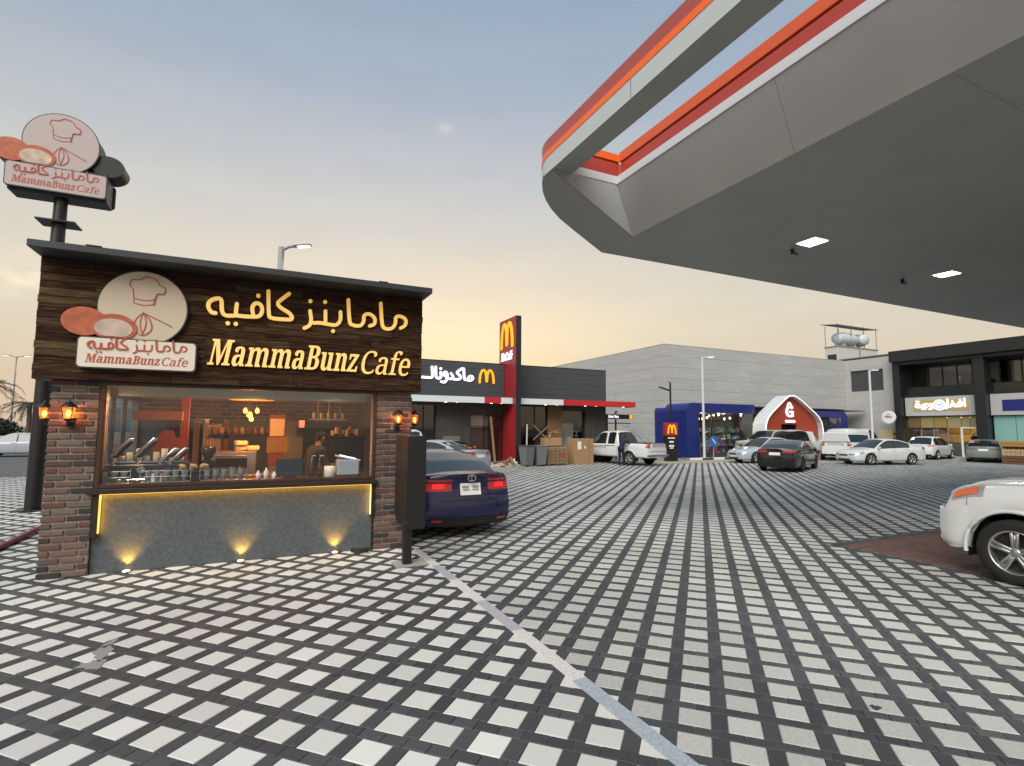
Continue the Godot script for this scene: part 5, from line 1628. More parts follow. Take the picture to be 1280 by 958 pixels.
# ---------------------------------------------------------------- inside the kiosk
func make_kiosk_inside():
	# recessed lights behind the top of the window
	var k := 0
	for x in [-1.76, -0.145, 1.05]:
		var o := thing("down_light", "lit round ceiling light behind the kiosk window, %s" % ["left one", "middle one", "right one"][k], "light", Vector3(x, 2.555, -8.85), 0, "ceiling lights behind the kiosk window")
		part("rim", cyl_mesh(0.075, 0.05, 18), mats["white paint"], o, Vector3(0, -0.048, 0))
		part("lens_light", cyl_mesh(0.055, 0.012, 18), glow("kiosk light glow", Color(1.0, 0.85, 0.62), 5.0), o, Vector3(0, -0.058, 0))
		spot(o, Vector3(0, -0.07, 0), Vector3(0, -1, -0.25), Color(1.0, 0.82, 0.58), 0.95, 65.0, 0.05)
		k += 1
	k = 0
	for p in [Vector3(-1.0, 2.5, -12.2), Vector3(0.9, 2.5, -12.2), Vector3(1.2, 2.5, -9.8), Vector3(-0.2, 2.5, -12.4)]:
		var o := thing("down_light", "small lit ceiling light deep inside the kiosk, %s" % ["above the left doors", "above the right doorway", "above the barista's counter", "above the oven"][k], "light", p, 0, "ceiling lights deep in the kiosk")
		part("rim", cyl_mesh(0.05, 0.06, 14), mats["white paint"], o)
		part("lens_light", cyl_mesh(0.038, 0.012, 14), glow("kiosk light glow", Color(1.0, 0.85, 0.62), 5.0), o, Vector3(0, -0.012, 0))
		spot(o, Vector3(0, -0.03, 0), Vector3(0, -1, -0.1), Color(1.0, 0.80, 0.55), 0.8, 65.0, 0.04)
		k += 1
	# pendant with four filament bulbs under a wooden disc
	var c := thing("pendant_lamp", "lit pendant of filament bulbs under a wooden disc inside the kiosk", "pendant lamp", Vector3(-0.17, 2.36, -10.2))
	part("disc", cyl_mesh(0.36, 0.03, 32), mat("disc wood", lin(0.28, 0.14, 0.06), 0.6), c, Vector3(0, 0.01, 0))
	part("rod", tube_mesh([Vector3(0, 0.03, 0), Vector3(0, 0.2, 0)], 0.04, 10), mats["dark frame"], c)
	for i in 5:
		var a := TAU * i / 5 + 0.5
		var p := Vector3(0.10 * cos(a), -0.16 - 0.07 * (i % 2), 0.10 * sin(a))
		if i == 4:
			p = Vector3(0.0, -0.30, 0.0)
		part("cord", tube_mesh([Vector3(p.x, 0.01, p.z), p + Vector3(0, 0.06, 0)], 0.006, 5), mats["black metal"], c)
		part("socket", cyl_mesh(0.02, 0.05, 10), mats["black metal"], c, p + Vector3(0, 0.03, 0))
		var b := MB.new()
		b.lathe([Vector2(0, -0.065), Vector2(0.028, -0.045), Vector2(0.034, -0.02), Vector2(0.02, 0.02), Vector2(0.014, 0.035), Vector2(0, 0.036)], 12)
		part("bulb", b.done(), glow("filament glow", Color(1.0, 0.55, 0.16), 7.0), c, p)
		omni(c, p + Vector3(0, -0.02, 0), Color(1.0, 0.58, 0.22), 0.36, 0.03)
	# front bar with the cup racks
	var bar := thing("service_bar", "dark service bar just behind the kiosk window", "counter", Vector3(-0.14, 0.1, -8.95))
	part("top", box_mesh(Vector3(3.4, 0.04, 0.55), 0.006), mats["dark wood"], bar, Vector3(0, 1.0, 0))
	part("front_board", box_mesh(Vector3(3.4, 0.98, 0.04), 0.004), mats["dark grey"], bar, Vector3(0, 0.49, -0.2))
	for i in 4:
		part("leg", box_mesh(Vector3(0.06, 0.98, 0.45), 0.004), mats["dark grey"], bar, Vector3(-1.6 + i * 1.067, 0.49, 0.03))
	var cupm := mat("paper cup grey", lin(0.16, 0.19, 0.18), 0.7)
	var lidm := mat("cup lid", lin(0.03, 0.03, 0.03), 0.5)
	var rack := 0
	for s in [[-1.78, 3], [-1.18, 5], [-0.47, 5]]:
		var r := thing("cup_rack", "wire rack of grey paper cups on the service bar, %s" % ["leftmost of the three racks", "middle of the three racks", "rightmost of the three racks"][rack], "cup rack", Vector3(s[0], 1.12, -8.82), 0, "cup racks on the service bar")
		var w: float = 0.12 * s[1] * 0.9
		part("tray", box_mesh(Vector3(w + 0.06, 0.015, 0.14)), mats["steel"], r, Vector3(0, 0.01, 0))
		for y in [0.09, 0.17]:
			part("rail", tube_mesh([Vector3(-w * 0.5 - 0.03, y, 0.065), Vector3(w * 0.5 + 0.03, y, 0.065)], 0.005, 6), mats["chrome"], r)
		for x in [-w * 0.5 - 0.03, w * 0.5 + 0.03]:
			part("upright", tube_mesh([Vector3(x, 0.0, 0.065), Vector3(x, 0.21, 0.065)], 0.008, 8), mats["chrome"], r)
		for i in s[1]:
			var cup := MB.new()
			cup.lathe([Vector2(0, 0), Vector2(0.03, 0.0), Vector2(0.043, 0.15), Vector2(0, 0.152)], 14)
			part("cup", cup.done(), cupm, r, Vector3(-w * 0.5 + (i + 0.5) * w / s[1], 0.02, 0))
			part("cup_lid", cyl_mesh(0.046, 0.025, 14), lidm, r, Vector3(-w * 0.5 + (i + 0.5) * w / s[1], 0.165, 0))
		rack += 1
	# lever espresso machine and grinders
	var e := thing("espresso_machine", "chrome espresso machine with raised levers at the left of the kiosk window", "espresso machine", Vector3(-1.42, 1.12, -9.2))
	part("body", box_mesh(Vector3(0.95, 0.22, 0.42), 0.03), mat("machine navy", lin(0.03, 0.033, 0.06), 0.3), e, Vector3(0, 0.15, -0.05))
	part("cup_tray", box_mesh(Vector3(0.9, 0.025, 0.4), 0.008), mats["chrome"], e, Vector3(0, 0.275, -0.05))
	part("drip_tray", box_mesh(Vector3(0.85, 0.05, 0.3), 0.01), mats["steel"], e, Vector3(0, 0.02, 0.05))
	for x in [-0.40, -0.12, 0.15, 0.27]:
		var y := 0.36 if x < 0.1 else 0.22
		part("group_head", tube_mesh([Vector3(x - 0.03, 0.18, 0.12), Vector3(x - 0.03, 0.34, 0.12)], 0.035, 12), mats["chrome"], e)
		part("lever", tube_mesh([Vector3(x - 0.06, y, 0.12), Vector3(x + 0.04, y + 0.13, 0.14), Vector3(x + 0.15, y + 0.24, 0.15), Vector3(x + 0.2, y + 0.25, 0.15)], [0.03, 0.026, 0.03, 0.012], 10), mats["chrome"], e)
		part("lever_grip", tube_mesh([Vector3(x - 0.04, y - 0.05, 0.10), Vector3(x + 0.08, y + 0.10, 0.11), Vector3(x + 0.17, y + 0.2, 0.12)], 0.02, 8), mats["black metal"], e)
	part("gauge", cyl_mesh(0.05, 0.02, 16), mats["steel"], e, Vector3(-0.1, 0.17, 0.17), Vector3(90, 0, 0))
	var pb := thing("poster_board", "tall orange red board standing behind the espresso machine", "board", Vector3(-1.45, 1.0, -10.4))
	part("panel", poly_mesh(PackedVector2Array([Vector2(-0.12, 0), Vector2(0.34, 0), Vector2(0.34, 0.72), Vector2(0.16, 0.72), Vector2(0.12, 0.84), Vector2(-0.02, 0.84), Vector2(-0.16, 0.62)]), 0.03), mat("board orange", lin(0.36, 0.065, 0.02), 0.5), pb)
	part("upright", box_mesh(Vector3(0.13, 1.5, 0.06), 0.006), mat("upright orange", lin(0.30, 0.06, 0.02), 0.5), pb, Vector3(0.27, 0.75, -0.05))
	part("header", box_mesh(Vector3(0.70, 0.15, 0.08), 0.006), mat("header orange", lin(0.45, 0.16, 0.06), 0.4), pb, Vector3(-0.10, 1.08, 0.04))
	# pastry basket by the machine
	var bk := thing("pastry_tray", "tray of pale pastries on the service bar between the cup racks", "pastry tray", Vector3(-0.88, 1.12, -9.02))
	part("tray", box_mesh(Vector3(0.42, 0.04, 0.3), 0.01), mats["dark wood"], bk, Vector3(0, 0.13, 0))
	part("stand", box_mesh(Vector3(0.3, 0.12, 0.22), 0.01), mats["dark wood"], bk, Vector3(0, 0.06, 0))
	for i in 6:
		var mb := MB.new()
		mb.lathe([Vector2(0, 0), Vector2(0.055, 0.008), Vector2(0.06, 0.03), Vector2(0.03, 0.055), Vector2(0, 0.06)], 10)
		part("pastry", mb.done(), mat("pastry", lin(0.55, 0.36, 0.18), 0.8), bk, Vector3(-0.14 + 0.14 * (i % 3), 0.15 + 0.035 * (i / 3), -0.06 + 0.1 * (i / 3)), Vector3(10 * i, 40 * i, 8))
	# oven with display on the back counter
	var bc := thing("back_counter", "steel back counter across the kiosk carrying the oven", "counter", Vector3(-0.35, 0.1, -10.9))
	part("top", box_mesh(Vector3(1.5, 0.04, 0.6), 0.006), mats["steel"], bc, Vector3(0, 0.93, 0))
	part("cupboard", box_mesh(Vector3(1.45, 0.9, 0.55), 0.01), mats["dark grey"], bc, Vector3(0, 0.46, 0))
	var ov := thing("oven", "steel oven with dark glass front on the kiosk's back counter", "oven", Vector3(-0.42, 1.05, -10.85))
	part("case", box_mesh(Vector3(0.72, 0.42, 0.5), 0.015), mats["steel"], ov, Vector3(0, 0.21, 0))
	part("door_glass", box_mesh(Vector3(0.5, 0.2, 0.02), 0.006), mats["black metal"], ov, Vector3(-0.04, 0.2, 0.255))
	part("handle", tube_mesh([Vector3(-0.28, 0.34, 0.28), Vector3(0.2, 0.34, 0.28)], 0.012, 8), mats["chrome"], ov)
	var bx := thing("paper_bag_stack", "pale paper bags stacked on top of the oven", "bags", Vector3(-0.28, 1.47, -10.85))
	for i in 3:
		part("bag", box_mesh(Vector3(0.2, 0.09, 0.18), 0.02), mats["paper"], bx, Vector3(0.2 * (i % 2) - 0.05, 0.05 + 0.09 * (i / 2), 0.03 * i), Vector3(0, 10 * i, 0))
	# doors and boards at the back
	var fd := thing("cold_cabinet", "tall black cold cabinet at the back of the kiosk", "cabinet", Vector3(-1.35, 0.1, -12.7))
	part("case", box_mesh(Vector3(0.75, 1.95, 0.6), 0.02), mats["black"], fd, Vector3(0, 0.98, 0))
	part("door_glass", box_mesh(Vector3(0.62, 1.6, 0.02), 0.006), mat("cabinet glass", lin(0.01, 0.012, 0.012), 0.05), fd, Vector3(-0.02, 1.05, 0.31))
	part("side_strip", box_mesh(Vector3(0.08, 1.9, 0.03), 0.006), mats["steel"], fd, Vector3(0.34, 1.0, 0.31))
	var pn := thing("door_curtain", "pale curtain hanging in a brown doorway at the kiosk's back", "curtain", Vector3(-0.88, 0.75, -12.0))
	var cm := MB.new(true)
	var rows := []
	for i in 2:
		var row := []
		for j in 25:
			row.append(Vector3(-0.16 + 0.32 * j / 24.0, 1.2 * i, 0.025 * sin(j * 1.6)))
		rows.append(row)
	cm.grid(rows, Vector3.BACK)
	part("cloth", cm.done(), mat("curtain pale", lin(0.42, 0.36, 0.37), 0.9), pn)
	part("rail", tube_mesh([Vector3(-0.3, 1.21, 0), Vector3(0.3, 1.21, 0)], 0.012, 6), mats["dark wood"], pn)
	slabs_brown(pn)
	var sd := thing("inner_door", "tan door at the back of the kiosk", "door", Vector3(0.52, 0.1, -13.13))
	part("leaf", box_mesh(Vector3(0.7, 1.95, 0.05), 0.006), mat("tan door", lin(0.30, 0.235, 0.16), 0.6), sd, Vector3(0, 0.98, 0))
	part("handle", tube_mesh([Vector3(0.26, 0.95, 0.05), Vector3(0.16, 0.95, 0.06)], 0.012, 8), mats["steel"], sd)
	var mn := thing("menu_board", "brown menu board with a yellow sheet right of the pendant lamp", "board", Vector3(0.28, 1.05, -11.5))
	part("panel", box_mesh(Vector3(0.30, 1.0, 0.04), 0.006), mat("board brown", lin(0.20, 0.065, 0.03), 0.6), mn, Vector3(0, 0.6, 0))
	part("sheet", box_mesh(Vector3(0.26, 0.34, 0.01), 0.002), mats["paper"], mn, Vector3(0, 0.85, 0.026))
	part("yellow_sheet", box_mesh(Vector3(0.40, 0.3, 0.012), 0.002), mat("sheet yellow", lin(0.50, 0.38, 0.16), 0.7, 0, noise_tex("print", 0.03, 0.25, 1.0, 3), Vector3.ONE * 2.0), mn, Vector3(0.02, 0.5, 0.04))
	var sh := thing("wall_shelf", "dark shelf with pale packets at the right end inside the kiosk", "shelf", Vector3(1.5, 1.05, -10.7))
	part("cupboard", box_mesh(Vector3(0.62, 0.62, 0.4), 0.01), mats["black"], sh, Vector3(0, 0.33, 0))
	part("board", box_mesh(Vector3(0.66, 0.04, 0.42), 0.006), mats["dark wood"], sh, Vector3(0, 0.67, 0))
	for i in 9:
		part("packet", box_mesh(Vector3(0.07, 0.10 + 0.03 * (i % 3), 0.06), 0.012), mat("packet %d" % (i % 3), lin([0.6, 0.5, 0.32][i % 3], [0.44, 0.36, 0.14][i % 3], [0.24, 0.2, 0.08][i % 3]), 0.6), sh, Vector3(-0.25 + 0.062 * i, 0.75 + 0.05 * ((i * 7) % 4) / 3.0, 0.05 * ((i * 5) % 3 - 1)), Vector3(0, 25 * i, 4 * (i % 3)))
	var mc := thing("coffee_grinder", "pale boxy machine with a lit white edge at the right end of the service bar", "coffee machine", Vector3(1.30, 1.12, -9.05))
	part("case", box_mesh(Vector3(0.34, 0.26, 0.3), 0.02), mat("machine pale", lin(0.35, 0.42, 0.46), 0.35), mc, Vector3(0, 0.14, 0))
	part("lid", box_mesh(Vector3(0.38, 0.03, 0.3), 0.008), mat("machine lid", lin(0.45, 0.52, 0.58), 0.3), mc, Vector3(0, 0.285, 0), Vector3(0, 0, -12))
	part("edge_light", box_mesh(Vector3(0.26, 0.016, 0.016), 0.0), glow("edge light glow", Color(0.9, 0.88, 1.0), 2.0), mc, Vector3(-0.02, 0.31, 0.15), Vector3(0, 0, -14))
	part("jug", cyl_mesh(0.09, 0.16, 16), mats["paper"], mc, Vector3(-0.28, 0.0, 0.05))
	var mo := thing("till_screen", "dark tilted till screen on the service bar in front of the barista", "screen", Vector3(0.42, 1.12, -8.98))
	part("panel", box_mesh(Vector3(0.40, 0.26, 0.03), 0.008), mat("screen navy", lin(0.02, 0.03, 0.045), 0.25), mo, Vector3(0, 0.16, 0), Vector3(-14, 12, 0))
	part("foot", box_mesh(Vector3(0.2, 0.03, 0.2), 0.008), mats["black metal"], mo, Vector3(0, 0.015, -0.03))
	for s in [[-0.02, 0.13], [0.09, 0.17], [0.2, 0.11]]:
		var t := thing("white_bottle", "small white bottle on the service bar left of the till screen, %s" % ["shortest", "tall middle one", "right one"][0 if s[0] < 0 else (1 if s[0] < 0.15 else 2)], "bottle", Vector3(s[0], 1.12, -8.84), 0, "bottles on the service bar")
		var bm := MB.new()
		bm.lathe([Vector2(0, 0), Vector2(0.032, 0.004), Vector2(0.034, s[1] * 0.65), Vector2(0.014, s[1] * 0.85), Vector2(0.014, s[1]), Vector2(0, s[1])], 12)
		part("bottle_body", bm.done(), mats["white paint"], t)
	var pot := thing("wall_sconce", "small pink lit wall lamp at the back of the kiosk", "lamp", Vector3(0.82, 1.98, -12.9))
	part("bracket", box_mesh(Vector3(0.05, 0.16, 0.1), 0.01), mats["dark wood"], pot, Vector3(0, -0.02, -0.08))
	part("shade_light", cyl_mesh(0.06, 0.16, 14), glow("sconce glow", Color(1.0, 0.42, 0.25), 1.0), pot, Vector3(0, -0.08, 0))

	# shelves of jars and boxes over the back counter, more goods on the bar
	var js := thing("jar_shelf", "dark wall shelf of coffee jars over the oven", "shelf", Vector3(-0.35, 1.74, -11.9))
	part("board", box_mesh(Vector3(1.1, 0.03, 0.25), 0.004), mats["dark wood"], js)
	for i in 9:
		var jm := MB.new()
		jm.lathe([Vector2(0, 0), Vector2(0.045, 0.004), Vector2(0.047, 0.11), Vector2(0.03, 0.13), Vector2(0.032, 0.15), Vector2(0, 0.152)], 12)
		part("jar", jm.done(), mat("jar %d" % (i % 3), lin([0.30, 0.42, 0.16][i % 3], [0.17, 0.34, 0.13][i % 3], [0.08, 0.24, 0.10][i % 3]), 0.35), js, Vector3(-0.48 + 0.12 * i, 0.016, 0.02 * (i % 2)))
	var mg := thing("coffee_hopper", "black coffee grinder with a clear bean hopper beside the espresso machine", "grinder", Vector3(-0.72, 1.12, -9.3))
	part("body", box_mesh(Vector3(0.16, 0.3, 0.22), 0.03), mats["black metal"], mg, Vector3(0, 0.15, 0))
	var hm := MB.new()
	hm.lathe([Vector2(0.05, 0.3), Vector2(0.10, 0.40), Vector2(0.10, 0.48), Vector2(0, 0.49)], 16)
	part("hopper", hm.done(), mat("hopper smoke", lin(0.06, 0.035, 0.02), 0.15), mg)
	var pc := thing("cup_stack", "stacks of white paper cups on the espresso machine", "cups", Vector3(-1.42, 1.41, -9.25))
	for i in 8:
		part("cup", cyl_mesh(0.04, 0.07 + 0.05 * (i % 3), 12), mats["paper"] if i % 3 else mats["steel"], pc, Vector3(-0.38 + 0.105 * i, 0, 0.04 * (i % 2)))
	var rb := thing("napkin_box", "small red topped box on the service bar before the espresso machine", "box", Vector3(-1.30, 1.12, -8.86))
	part("box_body", box_mesh(Vector3(0.13, 0.13, 0.1), 0.008), mats["paper"], rb, Vector3(0, 0.07, 0))
	part("red_lid", box_mesh(Vector3(0.14, 0.04, 0.11), 0.008), mats["sign red line"] if mats.has("sign red line") else mat("lid red", lin(0.42, 0.04, 0.03), 0.5), rb, Vector3(0, 0.155, 0))
	for q in [[0.62, 1.0, "left"], [0.74, 0.8, "right"]]:
		var sy := thing("syrup_bottle", "dark syrup bottle with pump right of the till screen, %s one" % q[2], "bottle", Vector3(q[0] + 0.12, 1.12, -8.95), 0, "syrup bottles")
		var sm := MB.new()
		sm.lathe([Vector2(0, 0), Vector2(0.036, 0.004), Vector2(0.036, 0.18), Vector2(0.014, 0.23), Vector2(0.014, 0.27), Vector2(0, 0.27)], 12)
		part("bottle_body", sm.done(), mat("syrup " + q[2], lin(0.09 * q[1], 0.035, 0.015), 0.15), sy)
		part("pump", tube_mesh([Vector3(0, 0.27, 0), Vector3(0, 0.33, 0), Vector3(0.05, 0.335, 0.02)], 0.008, 6), mats["white paint"], sy)
	var hg := thing("hanging_rack", "thin steel rack hanging under the ceiling at the right inside the kiosk", "rack", Vector3(1.15, 2.05, -10.6))
	for x in [-0.2, 0.0, 0.2]:
		part("rod", tube_mesh([Vector3(x, 0.4, 0), Vector3(x, -0.05, 0)], 0.008, 6), mats["steel"], hg)
	part("shelf", box_mesh(Vector3(0.7, 0.02, 0.3), 0.004), mats["steel"], hg)
	for i in 5:
		part("glass", cyl_mesh(0.035, 0.12, 12), mat("glassware", lin(0.35, 0.36, 0.36), 0.1), hg, Vector3(-0.26 + 0.13 * i, 0.012, 0))
	var bx2 := thing("carton_stack", "brown cartons stacked on the floor by the cold cabinet", "cartons", Vector3(-0.55, 0.1, -12.5))
	for i in 3:
		part("carton", box_mesh(Vector3(0.45 - 0.04 * i, 0.32, 0.4), 0.01), mats["cardboard"], bx2, Vector3(0.02 * i, 0.17 + 0.33 * i, 0), Vector3(0, 8 * i, 0))

func slabs_brown(parent: Node):
	for x in [-0.28, 0.24]:
		part("door_post", box_mesh(Vector3(0.10, 1.95, 0.08), 0.008), mat("post brown", lin(0.17, 0.085, 0.03), 0.6), parent, Vector3(x, 0.33, -0.06))

# ---------------------------------------------------------------- people: smooth bodies from bones
# bone: [from, to, radius, radius, colour, blend]; the surface of the joined capsules, one continuous mesh
func body_mesh(bones: Array, cell: float, smooth_k := 0.035) -> ArrayMesh:
	var field := {}
	var near := {}
	var lo := Vector3.ONE * 1e9
	for b in bones:
		for e in [0, 1]:
			lo = lo.min(b[e] - Vector3.ONE * (maxf(b[2], b[3]) + 0.1))
	# grid points near each bone
	for b in bones:
		var r := maxf(b[2], b[3]) + cell * 2.5 + smooth_k * 0.6
		var a: Vector3 = ((b[0] as Vector3).min(b[1]) - Vector3.ONE * r - lo) / cell
		var c: Vector3 = ((b[0] as Vector3).max(b[1]) + Vector3.ONE * r - lo) / cell
		var d: Vector3 = b[1] - b[0]
		var dd := maxf(d.length_squared(), 1e-8)
		for x in range(int(a.x), int(c.x) + 2):
			for y in range(int(a.y), int(c.y) + 2):
				for z in range(int(a.z), int(c.z) + 2):
					var p := lo + Vector3(x, y, z) * cell
					var t := clampf((p - b[0]).dot(d) / dd, 0.0, 1.0)
					var v: float = p.distance_to(b[0] + d * t) - lerpf(b[2], b[3], t)
					if v > cell * 2.5 + smooth_k * 0.6:
						continue
					var key := Vector3i(x, y, z)
					if field.has(key):
						var f: float = field[key]
						var h := clampf(0.5 + 0.5 * (v - f) / smooth_k, 0.0, 1.0)
						field[key] = lerpf(v, f, h) - smooth_k * h * (1.0 - h)
						if v < near[key][0]:
							near[key] = [v, b[4]]
					else:
						field[key] = v
						near[key] = [v, b[4]]
	var verts := {}
	var cols := {}
	var far := cell * 3.0
	var corners := [Vector3i(0, 0, 0), Vector3i(1, 0, 0), Vector3i(0, 1, 0), Vector3i(1, 1, 0), Vector3i(0, 0, 1), Vector3i(1, 0, 1), Vector3i(0, 1, 1), Vector3i(1, 1, 1)]
	var edges := [[0, 1], [2, 3], [4, 5], [6, 7], [0, 2], [1, 3], [4, 6], [5, 7], [0, 4], [1, 5], [2, 6], [3, 7]]
	var st := SurfaceTool.new()
	st.begin(Mesh.PRIMITIVE_TRIANGLES)
	var index := {}
	var count := 0
	for key in field:
		var vals := []
		var any_in := false
		var any_out := false
		for c in corners:
			var v: float = field.get(key + c, far)
			vals.append(v)
			if v < 0.0: any_in = true
			else: any_out = true
		if not (any_in and any_out):
			continue
		var sum := Vector3.ZERO
		var n := 0
		for e in edges:
			var a: float = vals[e[0]]
			var b: float = vals[e[1]]
			if (a < 0.0) != (b < 0.0):
				sum += Vector3(corners[e[0]]).lerp(Vector3(corners[e[1]]), a / (a - b))
				n += 1
		var pos: Vector3 = lo + (Vector3(key) + sum / n) * cell
		st.set_color(near[key][1])
		st.add_vertex(pos)
		index[key] = count
		count += 1
	for key in index:
		var v0: float = field.get(key, far)
		for ax in 3:
			var d := Vector3i.ZERO
			d[ax] = 1
			var v1: float = field.get(key + d, far)
			if (v0 < 0.0) == (v1 < 0.0):
				continue
			var u := Vector3i.ZERO
			u[(ax + 1) % 3] = 1
			var w := Vector3i.ZERO
			w[(ax + 2) % 3] = 1
			var q := [key, key - u, key - u - w, key - w]
			var ok := true
			for c in q:
				if not index.has(c):
					ok = false
			if not ok:
				continue
			var order := [0, 1, 2, 0, 2, 3] if v0 >= 0.0 else [0, 2, 1, 0, 3, 2]
			for i in order:
				st.add_index(index[q[i]])
	st.generate_normals()
	return st.commit()

func hand_bones(wrist: Vector3, dir: Vector3, palm_n: Vector3, skin: Color, thumb_side := 1.0) -> Array:
	var d := dir.normalized()
	var n := (palm_n - d * palm_n.dot(d)).normalized()
	var s := d.cross(n).normalized() * thumb_side
	var out := [[wrist, wrist + d * 0.05, 0.026, 0.03, skin], [wrist + d * 0.05 + s * 0.022, wrist + d * 0.085 + s * 0.026, 0.022, 0.017, skin], [wrist + d * 0.05 - s * 0.022, wrist + d * 0.08 - s * 0.026, 0.022, 0.016, skin]]
	var lens := [0.072, 0.08, 0.074, 0.058]
	for i in 4:
		var base := wrist + d * 0.085 + s * (0.031 - 0.0205 * i)
		var k1: Vector3 = base + (d * 0.9 + n * 0.35).normalized() * lens[i] * 0.5
		var k2: Vector3 = k1 + (d * 0.55 + n * 0.85).normalized() * lens[i] * 0.5
		out.append([base, k1, 0.0095, 0.009, skin])
		out.append([k1, k2, 0.009, 0.0075, skin])
	var tb := wrist + d * 0.03 + s * 0.028
	var t1 := tb + (s * 0.8 + d * 0.7 + n * 0.3).normalized() * 0.04
	out.append([tb, t1, 0.013, 0.011, skin])
	out.append([t1, t1 + (d + n * 0.5 + s * 0.1).normalized() * 0.035, 0.011, 0.009, skin])
	return out

# a standing or bending figure; joints given in the figure's own frame, facing -z
func person(label: String, at: Vector3, turn: float, j: Dictionary, top: Color, legs: Color, skin: Color, hair: Color, sleeve: float, head_cover := "", called := "person"):
	var o := thing(called, label, "person", at, turn)
	var m := mat("figure", Color.WHITE, 0.85)
	m.vertex_color_use_as_albedo = true
	var hipL: Vector3 = j.hip + j.side * 0.085
	var hipR: Vector3 = j.hip - j.side * 0.085
	var shL: Vector3 = j.chest + j.side * 0.175
	var shR: Vector3 = j.chest - j.side * 0.175
	var shoe := Color(0.02, 0.02, 0.02)
	var b := [[j.hip, j.waist, 0.135, 0.125, top], [j.waist, j.chest - (j.chest - j.waist).normalized() * 0.07, 0.128, 0.14, top], [shL * 0.75 + shR * 0.25, shL * 0.25 + shR * 0.75, 0.105, 0.105, top], [shL, shR, 0.068, 0.068, top], [j.chest, j.neck, 0.06, 0.054, skin]]
	for s in [[hipL, j.kneeL, j.ankleL, j.toeL], [hipR, j.kneeR, j.ankleR, j.toeR]]:
		b.append([s[0], s[1], 0.095, 0.062, legs])
		b.append([s[1], s[2] + Vector3(0, 0.02, 0), 0.06, 0.045, legs])
		b.append([s[2], s[3], 0.042, 0.036, shoe])
	for s in [[shL, j.elbowL, j.wristL], [shR, j.elbowR, j.wristR]]:
		b.append([s[0], s[1], 0.058, 0.045, top])
		var mid: Vector3 = s[1].lerp(s[2], sleeve)
		b.append([s[1], mid, 0.044, 0.039, top])
		if sleeve < 0.95:
			b.append([mid, s[2], 0.037, 0.028, skin])
	part("body", body_mesh(b, 0.016), m, o)
	var hands := []
	hands.append_array(hand_bones(j.wristL, j.wristL - j.elbowL, Vector3.DOWN, skin, 1.0))
	part("hand", body_mesh(hands, 0.005, 0.006), m, o)
	part("hand", body_mesh(hand_bones(j.wristR, j.wristR - j.elbowR, Vector3.DOWN, skin, -1.0), 0.005, 0.006), m, o)
	# head: skull, jaw, nose, ears, eyes, mouth
	var up: Vector3 = (j.head - j.neck).normalized()
	var f: Vector3 = (j.face - up * j.face.dot(up)).normalized()
	var s: Vector3 = up.cross(f).normalized()
	var c: Vector3 = j.head
	var dark := Color(0.015, 0.012, 0.01)
	var lip := Color(skin.r * 0.8, skin.g * 0.45, skin.b * 0.45)
	var hb := [[c + up * 0.02 - f * 0.012, c + up * 0.025 + f * 0.01, 0.078, 0.074, skin], [c - up * 0.045 + f * 0.03, c - up * 0.075 + f * 0.052, 0.052, 0.034, skin], [c - up * 0.06 - f * 0.02, j.neck - up * 0.03, 0.048, 0.054, skin],
		[c + up * 0.012 + f * 0.082, c - up * 0.018 + f * 0.098, 0.009, 0.014, skin], [c + s * 0.076 + up * 0.012, c + s * 0.078 - up * 0.02, 0.015, 0.011, skin], [c - s * 0.076 + up * 0.012, c - s * 0.078 - up * 0.02, 0.015, 0.011, skin],
		[c + s * 0.031 + up * 0.012 + f * 0.074, c + s * 0.035 + up * 0.012 + f * 0.073, 0.009, 0.008, dark], [c - s * 0.031 + up * 0.012 + f * 0.074, c - s * 0.035 + up * 0.012 + f * 0.073, 0.009, 0.008, dark], [c + s * 0.016 - up * 0.048 + f * 0.083, c - s * 0.016 - up * 0.048 + f * 0.083, 0.007, 0.007, lip]]
	part("head", body_mesh(hb, 0.006, 0.012), m, o)
	var hair_b := [[c + up * 0.035 - f * 0.022, c + up * 0.05 + f * 0.012, 0.082, 0.076, hair], [c + up * 0.0 - f * 0.045, c - up * 0.045 - f * 0.05, 0.062, 0.048, hair]]
	if head_cover == "scarf":
		hair_b = [[c + up * 0.03 - f * 0.015, c + up * 0.05 + f * 0.008, 0.092, 0.084, hair], [c - f * 0.04, c - up * 0.22 - f * 0.06, 0.08, 0.13, hair], [c + s * 0.07 - f * 0.01, c + s * 0.12 - up * 0.22, 0.04, 0.06, hair], [c - s * 0.07 - f * 0.01, c - s * 0.12 - up * 0.22, 0.04, 0.06, hair]]
	elif head_cover == "cap":
		hair_b.append([c + up * 0.06 + f * 0.05, c + up * 0.045 + f * 0.135, 0.03, 0.014, hair])
		hair_b.append([c + up * 0.06 + f * 0.05 + s * 0.04, c + up * 0.043 + f * 0.12 + s * 0.03, 0.026, 0.012, hair])
		hair_b.append([c + up * 0.06 + f * 0.05 - s * 0.04, c + up * 0.043 + f * 0.12 - s * 0.03, 0.026, 0.012, hair])
	part({"scarf": "head_scarf", "cap": "cap"}.get(head_cover, "hair"), body_mesh(hair_b, 0.008, 0.02), m, o)
	return o

